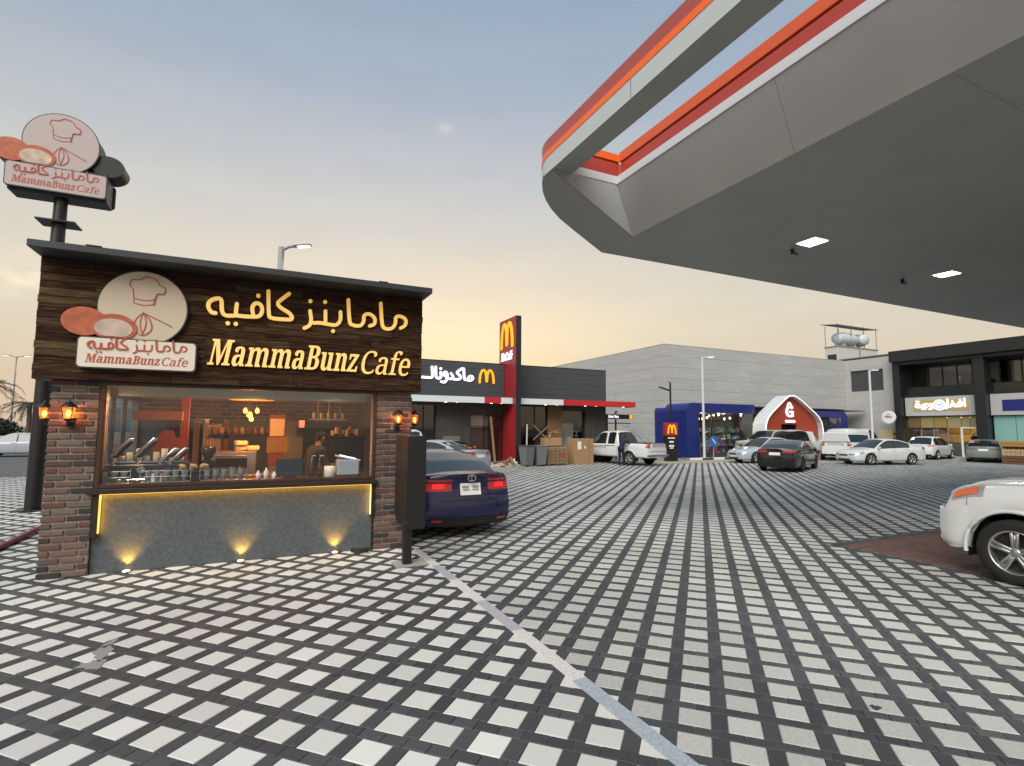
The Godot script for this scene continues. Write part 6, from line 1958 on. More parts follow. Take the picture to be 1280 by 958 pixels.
func standing(h := 1.75) -> Dictionary:
	var k := h / 1.75
	return {"hip": Vector3(0, 0.93, 0) * k, "waist": Vector3(0, 1.10, 0.01) * k, "chest": Vector3(0, 1.40, 0.0) * k, "neck": Vector3(0, 1.53, -0.01) * k, "head": Vector3(0, 1.645, -0.03) * k, "face": Vector3(0, 0, -1), "side": Vector3(-1, 0, 0),
		"kneeL": Vector3(-0.10, 0.50, -0.03) * k, "ankleL": Vector3(-0.11, 0.075, 0.02) * k, "toeL": Vector3(-0.125, 0.035, -0.15) * k, "kneeR": Vector3(0.10, 0.50, -0.03) * k, "ankleR": Vector3(0.11, 0.075, 0.02) * k, "toeR": Vector3(0.125, 0.035, -0.15) * k,
		"elbowL": Vector3(-0.25, 1.12, 0.03) * k, "wristL": Vector3(-0.25, 0.87, -0.06) * k, "elbowR": Vector3(0.25, 1.12, 0.03) * k, "wristR": Vector3(0.25, 0.87, -0.06) * k}

# ---------------------------------------------------------------- vehicles
func curve(p: Array, t: float) -> float:
	if t <= p[0][0]:
		return p[0][1]
	for i in p.size() - 1:
		if t <= p[i + 1][0]:
			var k: float = (t - p[i][0]) / (p[i + 1][0] - p[i][0])
			var m0: float = 0.0 if i == 0 else (p[i + 1][1] - p[i - 1][1]) / (p[i + 1][0] - p[i - 1][0])
			var m1: float = 0.0 if i + 2 >= p.size() else (p[i + 2][1] - p[i][1]) / (p[i + 2][0] - p[i][0])
			var d: float = p[i + 1][0] - p[i][0]
			if i == 0: m0 = (p[1][1] - p[0][1]) / d
			if i + 2 >= p.size(): m1 = (p[i + 1][1] - p[i][1]) / d
			var k2 := k * k
			var k3 := k2 * k
			return (2 * k3 - 3 * k2 + 1) * p[i][1] + (k3 - 2 * k2 + k) * d * m0 + (-2 * k3 + 3 * k2) * p[i + 1][1] + (k3 - k2) * d * m1
	return p[-1][1]

func line_at(p: Array, t: float) -> float:
	if t <= p[0][0]:
		return p[0][1]
	for i in p.size() - 1:
		if t <= p[i + 1][0]:
			return lerpf(p[i][1], p[i + 1][1], (t - p[i][0]) / (p[i + 1][0] - p[i][0]))
	return p[-1][1]

func wheel_bits(r: float, w: float, spokes: int, m_rim: Material) -> Array:
	var key := "wheel %.3f %.3f %d" % [r, w, spokes]
	if not meshes.has(key):
		var t := MB.new()
		t.lathe([Vector2(r * 0.66, -w * 0.46), Vector2(r * 0.72, -w * 0.5), Vector2(r * 0.93, -w * 0.5), Vector2(r * 0.985, -w * 0.42), Vector2(r, -w * 0.3), Vector2(r, w * 0.3), Vector2(r * 0.985, w * 0.42), Vector2(r * 0.93, w * 0.5), Vector2(r * 0.72, w * 0.5), Vector2(r * 0.66, w * 0.46)], 32)
		var d := MB.new()
		d.lathe([Vector2(0, w * 0.10), Vector2(r * 0.64, w * 0.10)], 24)
		d.lathe([Vector2(0, -w * 0.40), Vector2(r * 0.66, -w * 0.40)], 24)
		var k := MB.new()
		k.lathe([Vector2(r * 0.60, w * 0.12), Vector2(r * 0.625, w * 0.44), Vector2(r * 0.67, w * 0.49), Vector2(r * 0.675, w * 0.44)], 32)
		k.lathe([Vector2(r * 0.15, w * 0.14), Vector2(r * 0.15, w * 0.40), Vector2(r * 0.11, w * 0.44), Vector2(0, w * 0.445)], 16)
		for i in spokes:
			var b := Basis(Vector3.UP, TAU * i / spokes)
			for s in [-1, 1]:
				k.box(b * Vector3(r * 0.36, w * 0.34, s * r * 0.062), Vector3(r * 0.52, w * 0.16, r * 0.085), 0.006, b * Basis(Vector3.UP, s * -0.07))
			k.box(b * Vector3(r * 0.36, w * 0.30, 0), Vector3(r * 0.5, w * 0.12, r * 0.05), 0.0, b)
		var n := MB.new()
		for i in 5:
			var b := Basis(Vector3.UP, TAU * (i + 0.5) / 5)
			n.box(b * Vector3(r * 0.20, w * 0.36, 0), Vector3(r * 0.05, w * 0.1, r * 0.05), 0.003, b)
		meshes[key] = [t.done(), d.done(), k.done(), n.done()]
	return meshes[key]

func add_wheel(parent: Node, at: Vector3, side: float, r: float, w: float, spokes: int, rim: Material):
	var bits := wheel_bits(r, w, spokes, rim)
	var t := part("wheel", bits[0], mats["rubber"], parent, at, Vector3(0, 0, -90.0 * side))
	part("brake_disc", bits[1], mat("wheel shadow", lin(0.02, 0.02, 0.021), 0.5), t)
	part("rim", bits[2], rim, t)
	part("wheel_nut", bits[3], mat("wheel nut", lin(0.05, 0.05, 0.05), 0.4), t)

# spec: L, W, H, top [[t, y]...] bonnet and boot line, belt, cabin [t0, t1, t2, t3], wheels [t, t], r, sill; t runs from the nose to the tail; faces -z
func car_shape(sp: Dictionary) -> Dictionary:
	var L: float = sp.L
	var half: float = sp.W * 0.5
	var r: float = sp.r
	var plan: Array = sp.get("plan", [[0.0, 0.80], [0.12, 0.88], [0.4, 0.955], [0.9, 0.99], [1.6, 1.0], [L - 1.3, 1.0], [L - 0.6, 0.975], [L - 0.2, 0.92], [L, 0.86]])
	var sill: float = sp.get("sill", 0.24)
	var f := {}
	f["yb"] = func(t: float) -> float:
		var y: float = sill
		for tw in sp.wheels:
			var a: float = sp.get("arch", r + 0.055)
			var d: float = absf(t - tw)
			if d < a:
				y = maxf(y, r * 0.97 + sqrt(a * a - d * d) * 1.0)
		return y
	f["sec"] = func(t: float) -> Array:
		var hw: float = half * curve(plan, t)
		var top: float = curve(sp.top, t)
		var sh: float = minf(line_at(sp.belt, t), top - 0.012)
		var yb: float = f.yb.call(t)
		var lowy := func(k: float) -> float: return lerpf(sill, sh, k)
		var pts := []
		var crown: float = sp.get("crown", 0.045)
		pts.append(Vector2(hw * 0.88, yb))
		pts.append(Vector2(hw * 0.972, maxf(yb, lowy.call(0.03))))
		pts.append(Vector2(hw * 0.995, maxf(yb, lowy.call(0.16))))
		pts.append(Vector2(hw * 0.992, maxf(yb + 0.004, lowy.call(0.38))))
		pts.append(Vector2(hw, maxf(yb + 0.008, lowy.call(0.66))))
		pts.append(Vector2(hw * 0.985, maxf(yb + 0.012, lowy.call(0.86))))
		pts.append(Vector2(hw * 0.945, maxf(yb + 0.016, sh)))
		pts.append(Vector2(hw * 0.88, lerpf(sh, top, 0.75)))
		pts.append(Vector2(hw * 0.62, top + crown * 0.45))
		pts.append(Vector2(hw * 0.3, top + crown * 0.9))
		pts.append(Vector2(0, top + crown))
		return pts
	f["bend"] = func(t: float, y: float) -> float:      # leans of nose and tail
		var o := 0.0
		if t < 0.5:
			o += line_at(sp.get("nose", [[0.2, 0.05], [0.45, 0.0], [0.7, 0.06], [0.9, 0.14]]), y) * pow(1.0 - t / 0.5, 2.0)
		if t > L - 0.5:
			o -= line_at(sp.get("tail", [[0.2, 0.08], [0.5, 0.0], [0.75, 0.03], [0.9, 0.05], [1.1, 0.04]]), y) * pow((t - L + 0.5) / 0.5, 2.0)
		return t + o
	f["at"] = func(t: float, s: float, side: float, off: float) -> Vector3:       # a point on the body skin
		var p: Array = f.sec.call(t)
		var i := clampi(int(s), 0, 9)
		var v: Vector2 = p[i].lerp(p[i + 1], s - i)
		var d: Vector2 = (p[i + 1] - p[i]).normalized()
		var n := Vector2(d.y, -d.x)
		v += n * off
		return Vector3(v.x * side, v.y, f.bend.call(t, v.y) - L * 0.5)
	f["cap"] = func(rear: bool, u: float, s: float, off: float) -> Vector3:       # a point on the nose or tail face; u from -1 to 1
		var t: float = L if rear else 0.0
		var p: Array = f.sec.call(t)
		var i := clampi(int(s), 0, 9)
		var v: Vector2 = p[i].lerp(p[i + 1], s - i)
		var bulge: float = sp.get("bulge", 0.13)
		var dz: float = bulge * (1.0 - u * u * (0.55 + 0.45 * u * u)) + off
		return Vector3(v.x * u, v.y + (curve(sp.top, t) + sp.get("crown", 0.045) - v.y) * (1.0 - u * u) * (0.0 if s < 7.0 else 0.5), f.bend.call(t, v.y) - L * 0.5 + (dz if rear else -dz))
	return f

func patch(f: Dictionary, t0: float, t1: float, s0: float, s1: float, side: float, off: float, nt := 4, ns := 3, rim := false) -> ArrayMesh:
	var mb := MB.new(true)
	var rows := []
	for i in nt + 1:
		var row := []
		for k in ns + 1:
			row.append(f.at.call(lerpf(t0, t1, float(i) / nt), lerpf(s0, s1, float(k) / ns), side, off * (1.0 - pow(float(i) / nt, 2.0) * 0.95) if rim else off))
		rows.append(row)
	mb.grid(rows, Vector3(side, 0.25, 0))
	if rim:
		mb.group(2)
		for e in [0, ns]:
			for i in nt:
				var a: Vector3 = rows[i][e]
				var b: Vector3 = rows[i + 1][e]
				var d := Vector3(-side * (off + 0.01), 0, 0)
				mb.quad(a, b, b + d, a + d, Vector3(0, -1 if e == 0 else 1, 0))
		for k in ns:
			var a: Vector3 = rows[nt][k]
			var b: Vector3 = rows[nt][k + 1]
			var d := Vector3(-side * (off + 0.01), 0, 0)
			mb.quad(a, b, b + d, a + d, Vector3(0, 0, 1))
	return mb.done()

func cap_patch(f: Dictionary, rear: bool, u0: float, u1: float, s0: float, s1: float, off: float, nu := 6, ns := 3, skew := 0.0) -> ArrayMesh:
	var mb := MB.new(true)
	var rows := []
	for i in nu + 1:
		var row := []
		var u := lerpf(u0, u1, float(i) / nu)
		for k in ns + 1:
			row.append(f.cap.call(rear, u, lerpf(s0, s1, float(k) / ns) + skew * absf(u), off))
		rows.append(row)
	mb.grid(rows, Vector3(0, 0, 1 if rear else -1))
	# closed rim back to the body
	var edge := []
	for i in nu + 1: edge.append(rows[i][0])
	for k in range(1, ns + 1): edge.append(rows[nu][k])
	for i in range(nu - 1, -1, -1): edge.append(rows[i][ns])
	for k in range(ns - 1, -1, -1): edge.append(rows[0][k])
	mb.group(2)
	var c := Vector3.ZERO
	for e in edge: c += e / edge.size()
	for i in edge.size() - 1:
		var back := Vector3(0, 0, -off - 0.01 if rear else off + 0.01)
		mb.quad(edge[i], edge[i + 1], edge[i + 1] + back, edge[i] + back, (edge[i] + edge[i + 1]) * 0.5 - c)
	return mb.done()

func build_car(called: String, label: String, category: String, sp: Dictionary, at: Vector3, heading: float, group := "") -> Node3D:
	var o := thing(called, label, category, at, heading, group)
	var f := car_shape(sp)
	var L: float = sp.L
	var pm: Material = sp.paint
	var glass := mat("car glass", lin(0.014, 0.017, 0.018), 0.03)
	glass.metallic_specular = 0.7
	var trim := mat("car trim", lin(0.012, 0.012, 0.013), 0.55)
	# body skin
	var ts := []
	for i in 61:
		ts.append(L * i / 60.0)
	for tw in sp.wheels:
		var a: float = sp.get("arch", sp.r + 0.055)
		for e in [tw - a, tw + a]:
			ts.append(e - 0.004)
			ts.append(e + 0.004)
	ts.sort()
	var mb := MB.new(true)
	for side in [-1.0, 1.0]:
		var rows := []
		for t in ts:
			var p: Array = f.sec.call(t)
			var row := []
			for v in p:
				row.append(Vector3(v.x * side, v.y, f.bend.call(t, v.y) - L * 0.5))
			rows.append(row)
		for i in rows.size() - 1:
			for k in 10:
				mb.quad(rows[i][k], rows[i + 1][k], rows[i + 1][k + 1], rows[i][k + 1], Vector3(side * (1.0 if k < 7 else 0.3), -0.3 if k == 0 else (0.2 if k < 6 else 1.0), 0))
	for rear in [false, true]:
		mb.group(3 if rear else 4)
		var rows := []
		for k in 11:
			var row := []
			for i in 13:
				row.append(f.cap.call(rear, -1.0 + i / 6.0, minf(k, 9.0), 0.0) if k < 8 else f.cap.call(rear, -1.0 + i / 6.0, 8.0, 0.0))
			if k < 9:
				rows.append(row)
		mb.grid(rows, Vector3(0, 0, 1 if rear else -1))
		mb.group(5)
		var t: float = L if rear else 0.0
		var p: Array = f.sec.call(t)
		var edge_top := []
		var bulged := []
		for i in 13:
			var u := -1.0 + i / 6.0
			bulged.append(rows[8][i])
			var x: float = p[8].x * u
			var y: float = p[8].y + (p[10].y - p[8].y) * (1.0 - u * u)
			edge_top.append(Vector3(x, y, f.bend.call(t, y) - L * 0.5))
		mb.grid([edge_top, bulged], Vector3.UP)
	var body := part("body", mb.done(), pm, o)
	# floor and dark wheel wells
	var dk := MB.new()
	dk.box(Vector3(0, sp.get("sill", 0.24) + 0.18, 0), Vector3(sp.W * 0.72, 0.40, L * 0.90), 0.02)
	dk.box(Vector3(0, sp.get("sill", 0.24) + 0.01, 0), Vector3(sp.W * 0.72, 0.06, L * 0.82), 0.02)
	part("underbody", dk.done(), trim, o)
	for tw in sp.wheels:
		for side in [-1.0, 1.0]:
			var am := MB.new(true)
			var a: float = sp.get("arch", sp.r + 0.055)
			var r0 := []
			var r1 := []
			for i in 15:
				var an := -0.25 + (PI + 0.5) * i / 14.0
				var pz: float = tw - L * 0.5 + cos(an) * (a + 0.006)
				var py: float = sp.r * 0.97 + sin(an) * (a + 0.006)
				r0.append(Vector3(side * sp.W * 0.494, py, pz))
				r1.append(Vector3(side * sp.W * 0.36, py, pz))
			am.grid([r0, r1], Vector3.ZERO)
			part("wheel_arch", am.done(), trim, o)
	# cabin
	if sp.has("cabin"):
		var c: Array = sp.cabin
		var H: float = sp.H
		var yr := func(t: float) -> float:
			var b0: float = curve(sp.top, c[0]) + 0.0
			var b3: float = sp.get("rear_base", curve(sp.top, c[3]))
			return curve([[c[0], b0], [c[1], H - 0.05], [lerpf(c[1], c[2], 0.45), H], [c[2], H - sp.get("roof_drop", 0.06)], [c[3], b3]], t) if t < c[2] else line_at([[c[2], H - sp.get("roof_drop", 0.06)], [lerpf(c[2], c[3], 0.5), lerpf(H - sp.get("roof_drop", 0.06), b3, 0.5) + sp.get("rear_bow", 0.035)], [c[3], b3]], t)
		var plan: Array = sp.get("plan", [[0.0, 0.80], [0.12, 0.88], [0.4, 0.955], [0.9, 0.99], [1.6, 1.0], [L - 1.3, 1.0], [L - 0.6, 0.975], [L - 0.2, 0.92], [L, 0.86]])
		var csec := func(t: float) -> Array:
			var belt: float = minf(line_at(sp.belt, t), curve(sp.top, t))
			var y: float = maxf(yr.call(t), belt + 0.012)
			var hb: float = sp.W * 0.5 * curve(plan, t) * 0.935
			var tum: float = sp.get("tumble", 0.30)
			var w := func(yy: float) -> float: return hb - tum * (yy - belt)
			var y1 := maxf(y - 0.075, belt + 0.004)
			var y2 := maxf(y - 0.02, belt + 0.008)
			return [Vector2(hb + 0.004, belt - 0.03), Vector2(w.call(lerpf(belt, y1, 0.5)) + 0.012 * minf(1.0, (y - belt) * 3.0), lerpf(belt, y1, 0.5)), Vector2(w.call(y1), y1), Vector2(w.call(y2) - 0.045, y2), Vector2(w.call(y2) * 0.55, y + 0.012), Vector2(0, y + 0.02)]
		var cts := []
		var a_end: float = lerpf(c[0], c[1], 0.28)
		var c_start: float = lerpf(c[2], c[3], sp.get("quarter", 0.40))
		var pill: Array = sp.get("pillars", [lerpf(c[1], c[2], 0.5)])
		for i in 41:
			cts.append(lerpf(c[0], c[3], i / 40.0))
		for x in [c[1], c[2], a_end, c_start, lerpf(c[0], c[1], 0.06), lerpf(c[2], c[3], 0.94)]:
			cts.append(x)
		for p in pill:
			cts.append(p - 0.035)
			cts.append(p + 0.035)
		cts.sort()
		var shell := MB.new(true)
		var ws := MB.new(true)
		var rw := MB.new(true)
		var sw := [MB.new(true), MB.new(true)]
		var pl := MB.new(true)
		var any_pl := false
		for i in cts.size() - 1:
			var t0: float = cts[i]
			var t1: float = cts[i + 1]
			if t1 - t0 < 0.0005:
				continue
			var tm := (t0 + t1) * 0.5
			var p0: Array = csec.call(t0)
			var p1: Array = csec.call(t1)
			var black := false
			for p in pill:
				if absf(tm - p) < 0.036:
					black = true
			for side in [-1.0, 1.0]:
				for k in 5:
					var q := []
					for e in [[p0[k], t0], [p1[k], t1], [p1[k + 1], t1], [p0[k + 1], t0]]:
						q.append(Vector3(e[0].x * side, e[0].y, e[1] - L * 0.5))
					var out := Vector3(side, 0.2, 0) if k < 2 else Vector3(side * (0.6 if k == 2 else 0.05), 1, 0)
					var dst := shell
					if k < 2:
						if tm > a_end and tm < c_start and not sp.get("panel", false):
							if black:
								dst = pl
								any_pl = true
							else:
								dst = sw[0 if side < 0 else 1]
						if sp.get("panel", false) and tm < sp.get("panel_end", 0.0) and tm > a_end:
							dst = sw[0 if side < 0 else 1]
					elif k > 2:
						if tm < c[1] and tm > lerpf(c[0], c[1], 0.06):
							dst = ws
						elif tm > c[2] and tm < lerpf(c[2], c[3], 0.94) and not sp.get("panel", false):
							dst = rw
					dst.quad(q[0], q[1], q[2], q[3], out)
		part("cabin_roof", shell.done(), sp.get("roof_paint", pm), o)
		part("windscreen", ws.done(), glass, o)
		if not sp.get("panel", false):
			part("rear_window", rw.done(), glass, o)
		for w in sw:
			part("side_window", w.done(), glass, o)
		if any_pl:
			part("door_pillar", pl.done(), sp.get("pillar_mat", trim), o)
		# mirrors
		if not sp.get("no_mirrors", false):
			for side in [-1.0, 1.0]:
				var mm := MB.new()
				var bp: Vector2 = csec.call(a_end)[0]
				mm.box(Vector3(side * (bp.x + 0.10), bp.y + 0.10, a_end - L * 0.5), Vector3(0.18, 0.13, 0.09), 0.03)
				mm.box(Vector3(side * (bp.x + 0.01), bp.y + 0.06, a_end - L * 0.5), Vector3(0.08, 0.04, 0.05), 0.008)
				part("door_mirror", mm.done(), pm, o)
	# wheels
	for tw in sp.wheels:
		for side in [-1.0, 1.0]:
			add_wheel(o, Vector3(side * (sp.W * 0.5 - 0.115), sp.r, tw - L * 0.5), side, sp.r, sp.get("tyre", 0.215), sp.get("spokes", 5), sp.get("rim", mats["steel"]))
	# door gaps and handles
	for t in sp.get("gaps", []):
		for side in [-1.0, 1.0]:
			part("door_gap", patch(f, t - 0.006, t + 0.006, 1.2, 6.0, side, 0.002, 1, 8), trim, o)
	for t in sp.get("handles", []):
		for side in [-1.0, 1.0]:
			var hp: Vector3 = f.at.call(t, 5.25, side, 0.018)
			part("door_handle", box_mesh(Vector3(0.025, 0.03, 0.2), 0.008), sp.get("handle_paint", pm), o, hp)
	# lamps
	var lens := mat("lamp lens", lin(0.42, 0.45, 0.47), 0.08)
	lens.metallic = 0.35
	var head: Array = sp.get("headlight", [0.42, 0.93, 5.0, 6.5])
	for side in [-1.0, 1.0]:
		var hl := part("headlight", cap_patch(f, false, side * head[0], side * head[1], head[2], head[3], 0.012, 6, 3, 0.0), lens, o)
		part("lamp_side", patch(f, 0.0, sp.get("head_wrap", 0.28), head[2], head[3], side, 0.008), lens, hl)
		part("lamp_core", cap_patch(f, false, side * lerpf(head[0], head[1], 0.3), side * lerpf(head[0], head[1], 0.65), lerpf(head[2], head[3], 0.25), lerpf(head[2], head[3], 0.8), 0.018), mats["black metal"], hl)
	var red := mat("tail lamp red", lin(0.42, 0.015, 0.015), 0.12)
	red.clearcoat_enabled = true
	var tailm: Material = sp.get("tail_mat", red)
	var tl: Array = sp.get("taillight", [0.5, 0.98, 5.0, 6.6])
	for side in [-1.0, 1.0]:
		var tp := part("tail_light", cap_patch(f, true, side * tl[0], side * tl[1], tl[2], tl[3], 0.012, 6, 3), tailm, o)
		part("lamp_side", patch(f, L - sp.get("tail_wrap", 0.22), L, tl[2], tl[3], side, 0.008), tailm, tp)
		if sp.has("tail_inner"):
			part("lamp_strip", cap_patch(f, true, side * lerpf(tl[0], tl[1], 0.3), side * lerpf(tl[0], tl[1], 0.75), lerpf(tl[2], tl[3], 0.2), lerpf(tl[2], tl[3], 0.55), 0.016), sp.tail_inner, tp)
	# grille, bumpers, plates
	var g: Array = sp.get("grille", [0.42, 4.2, 5.6])
	part("grille", cap_patch(f, false, -g[0], g[0], g[1], g[2], 0.01, 8, 3), trim, o)
	part("lower_grille", cap_patch(f, false, -0.62, 0.62, 1.0, 2.6, 0.008, 8, 3), trim, o)
	part("front_plate", cap_patch(f, false, -0.27, 0.27, 2.9, 3.7, 0.02, 4, 2), mats["paper"], o)
	part("rear_bumper_trim", cap_patch(f, true, -0.92, 0.92, 0.0, sp.get("diffuser", 1.9), 0.008, 10, 3), trim, o)
	var pl2: Array = sp.get("plate", [0.0, 0.30, 4.3, 5.2])
	part("rear_plate", cap_patch(f, true, pl2[0] - pl2[1], pl2[0] + pl2[1], pl2[2], pl2[3], 0.018, 4, 2), sp.get("plate_mat", mats["paper"]), o)
	car_parts[o] = f
	return o

func sedan_spec(pm: Material, L := 4.72, W := 1.8, H := 1.45) -> Dictionary:
	var d := L / 4.72
	return {"L": L, "W": W, "H": H, "r": 0.325, "paint": pm, "sill": 0.22, "wheels": [0.92 * d, 3.66 * d],
		"top": [[0.0, 0.66], [0.12, 0.72], [0.5, 0.80], [1.0, 0.875], [1.35 * d, 0.93], [2.2 * d, 0.95], [3.6 * d, 0.985], [4.2 * d, 1.03], [4.6 * d, 1.045], [L, 1.03]],
		"belt": [[0.0, 0.60], [0.6, 0.74], [1.3 * d, 0.88], [2.4 * d, 0.925], [3.8 * d, 0.97], [L, 0.98]],
		"cabin": [1.18 * d, 2.02 * d, 3.15 * d, 4.2 * d], "pillars": [2.55 * d], "gaps": [1.42 * d, 2.55 * d, 3.45 * d], "handles": [2.38 * d, 3.28 * d]}

func make_vehicles():
	var navy := paint("paint navy", lin(0.003, 0.0055, 0.046))
	var white := paint("paint white", lin(0.60, 0.61, 0.60))
	var pearl := paint("paint pearl", lin(0.69, 0.70, 0.68))
	var black := paint("paint black", lin(0.008, 0.008, 0.009))
	var silver := paint("paint silver", lin(0.36, 0.39, 0.44))
	var beige := paint("paint beige", lin(0.36, 0.35, 0.32))
	var green := paint("paint old green", lin(0.17, 0.20, 0.18), 0.45)
	var lit := glow("tail lamp glow", Color(1.0, 0.07, 0.03), 0.9, lin(0.4, 0.02, 0.02))
	# blue sedan beside the kiosk
	var s := sedan_spec(navy, 4.85, 1.84, 1.445)
	s["top"] = [[0.0, 0.66], [0.12, 0.72], [0.5, 0.80], [1.0, 0.875], [1.38, 0.93], [2.3, 0.96], [3.7, 1.0], [4.25, 1.065], [4.62, 1.10], [4.85, 1.085]]
	s["belt"] = [[0.0, 0.60], [0.6, 0.74], [1.3, 0.88], [2.4, 0.93], [3.9, 1.0], [4.85, 1.02]]
	s["taillight"] = [0.44, 1.0, 4.4, 6.05]
	s["tail_wrap"] = 0.42
	s["tail_inner"] = lit
	s["plate"] = [0.0, 0.245, 4.0, 5.35]
	s["tail"] = [[0.2, 0.10], [0.42, 0.0], [0.62, 0.0], [0.8, 0.09], [0.98, 0.10], [1.09, 0.015]]
	s["diffuser"] = 2.1
	s["quarter"] = 0.55
	var a := build_car("parked_car", "navy blue saloon car with lit tail lamps beside the kiosk's right pillar", "car", s, Vector3(3.26, 0, -11.2), 2.0)
	var f: Dictionary = car_parts[a]
	part("boot_gap", cap_patch(f, true, -0.72, 0.72, 3.62, 3.68, 0.006, 8, 1), mats["black"], a)
	part("boot_gap", cap_patch(f, true, -0.46, 0.46, 6.1, 6.16, 0.006, 8, 1), mats["black"], a)
	var ep: Vector3 = f.cap.call(true, 0.0, 6.45, 0.012)
	part("emblem", stroke_mesh([[0.075, 0.0], [0.05, 0.045], [0.0, 0.055], [-0.05, 0.045], [-0.075, 0.0], [-0.05, -0.045], [0.0, -0.055], [0.05, -0.045], [0.073, -0.006]], 0.018, 0.012), mats["chrome"], a, ep)
	part("emblem", stroke_mesh([[-0.05, 0.03], [0.0, 0.035], [0.05, 0.03]], 0.016, 0.012), mats["chrome"], a, ep)
	part("emblem", stroke_mesh([[0.0, 0.03], [0.0, -0.05]], 0.018, 0.014), mats["chrome"], a, ep)
	for side in [-1.0, 1.0]:
		part("reflector", cap_patch(f, true, side * 0.66, side * 0.88, 1.55, 1.95, 0.012), mat("tail lamp red", lin(0.28, 0.012, 0.012), 0.15), a)
	var lp: Vector3 = f.cap.call(true, 0.0, 4.7, 0.022)
	for k in 2:
		part("plate_mark", box_mesh(Vector3(0.12, 0.035, 0.004), 0.0), mat("plate grey", lin(0.3, 0.3, 0.3), 0.7), a, lp + Vector3(-0.1 + 0.02 * k, 0.03 - 0.06 * k, 0.004))
		part("plate_mark", box_mesh(Vector3(0.12, 0.035, 0.004), 0.0), mats["plate grey"], a, lp + Vector3(0.09, 0.03 - 0.06 * k, 0.004))
	# big white off-roader, cut by the right edge of the view
	var w := {"L": 4.95, "W": 1.98, "H": 1.9, "r": 0.40, "arch": 0.50, "tyre": 0.29, "paint": pearl, "sill": 0.36, "wheels": [0.80, 3.65], "spokes": 5, "crown": 0.05, "bulge": 0.16,
		"top": [[0.0, 1.08], [0.08, 1.14], [0.3, 1.20], [0.9, 1.255], [1.45, 1.29], [2.2, 1.27], [4.7, 1.25], [4.95, 1.2]],
		"belt": [[0.0, 1.0], [0.4, 1.12], [1.4, 1.20], [4.95, 1.2]], "plan": [[0.0, 0.86], [0.1, 0.92], [0.25, 0.96], [0.55, 0.99], [1.0, 1.0], [4.2, 1.0], [4.95, 0.93]],
		"nose": [[0.36, 0.03], [0.48, -0.03], [0.65, -0.03], [0.84, -0.02], [0.93, 0.06], [1.01, 0.07], [1.12, 0.10], [1.2, 0.22]], "cabin": [1.35, 2.05, 4.5, 4.93], "rear_base": 1.22, "quarter": 0.2, "pillars": [2.75, 3.75], "gaps": [1.62, 2.75, 3.7], "handles": [2.55, 3.5], "headlight": [0.60, 0.99, 5.3, 6.9], "head_wrap": 0.5}
	var lc := build_car("parked_car", "big pearl white off-roader at the right edge, its front wheel on red paving", "off-roader", w, Vector3(9.50, 0, -1.67), 0.0)
	f = car_parts[lc]
	part("turn_lens", patch(f, 0.08, 0.44, 5.6, 6.6, -1.0, 0.016), mat("orange lens", lin(0.72, 0.16, 0.05), 0.15), lc)
	part("turn_lens", patch(f, 0.08, 0.44, 5.6, 6.6, 1.0, 0.016), mats["orange lens"], lc)
	for side in [-1.0, 1.0]:
		part("front_bumper", patch(f, 0.0, 0.33, 0.6, 4.5, side, 0.028, 10, 8, true), pearl, lc)
		part("bumper_lip", patch(f, 0.0, 0.31, 0.5, 1.75, side, 0.05, 10, 4, true), pearl, lc)
		part("panel_gap", patch(f, 0.30, 0.308, 4.4, 5.5, side, 0.003, 1, 8), mats["black"], lc)
		part("panel_gap", patch(f, 0.40, 1.58, 7.02, 7.06, side, 0.003, 14, 1), mats["black"], lc)
		for tw in [0.80, 3.65]:
			var arc := []
			for i in 19:
				var an := -0.12 + (PI + 0.24) * i / 18.0
				arc.append(Vector3(side * 0.985, 0.388 + sin(an) * 0.515, tw - 2.475 - cos(an) * 0.515))
			part("arch_lip", tube_mesh(arc, 0.026, 8), pearl, lc)
	part("front_bumper", cap_patch(f, false, -1.0, 1.0, 0.6, 4.5, 0.028, 14, 6), pearl, lc)
	part("bumper_lip", cap_patch(f, false, -1.0, 1.0, 0.5, 1.75, 0.05, 14, 4), pearl, lc)
	# pickup with an open load at the back
	var hx := {"L": 5.2, "W": 1.78, "H": 1.79, "r": 0.36, "arch": 0.44, "paint": white, "sill": 0.42, "wheels": [0.95, 4.03], "spokes": 6, "rim": mats["steel"],
		"top": [[0.0, 0.92], [0.1, 0.99], [0.6, 1.06], [1.25, 1.12], [3.25, 1.12], [3.3, 1.16], [5.1, 1.17], [5.2, 1.16]], "crown": 0.012, "belt": [[0.0, 0.86], [0.6, 0.99], [1.3, 1.09], [3.2, 1.115], [3.3, 1.12], [5.2, 1.13]],
		"pillar_mat": white, "cabin": [1.15, 1.85, 3.08, 3.3], "rear_base": 1.12, "rear_bow": 0.0, "roof_drop": 0.05, "quarter": 0.0, "pillars": [2.38, 2.45, 3.04], "gaps": [1.42, 2.42, 3.2], "handles": [2.22, 3.05], "bulge": 0.07, "taillight": [0.82, 1.0, 4.4, 7.4], "tail_wrap": 0.1, "plate": [0.0, 0.2, 0.7, 1.3], "tail": [[0.3, 0.0], [1.2, 0.0]], "diffuser": 0.8}
	var h1 := build_car("pickup_truck", "white crew cab pickup with dark side stripes and a ladder in its bed", "pickup truck", hx, Vector3(18.25, 0, -24.3), 11.0)
	f = car_parts[h1]
	var tg: Vector3 = f.cap.call(true, 0.0, 5.2, 0.012)
	write_text("TOYOTA", h1, Vector3(-0.45, tg.y - 0.06, tg.z - 0.012), Vector3.ZERO, 0.24, 0.9, 0.02, mat("tailgate letter", lin(0.22, 0.20, 0.20), 0.5), false, true)
	part("tailgate_line", cap_patch(f, true, -0.8, 0.8, 3.3, 3.4, 0.01, 4, 1), mats["sign red"], h1)
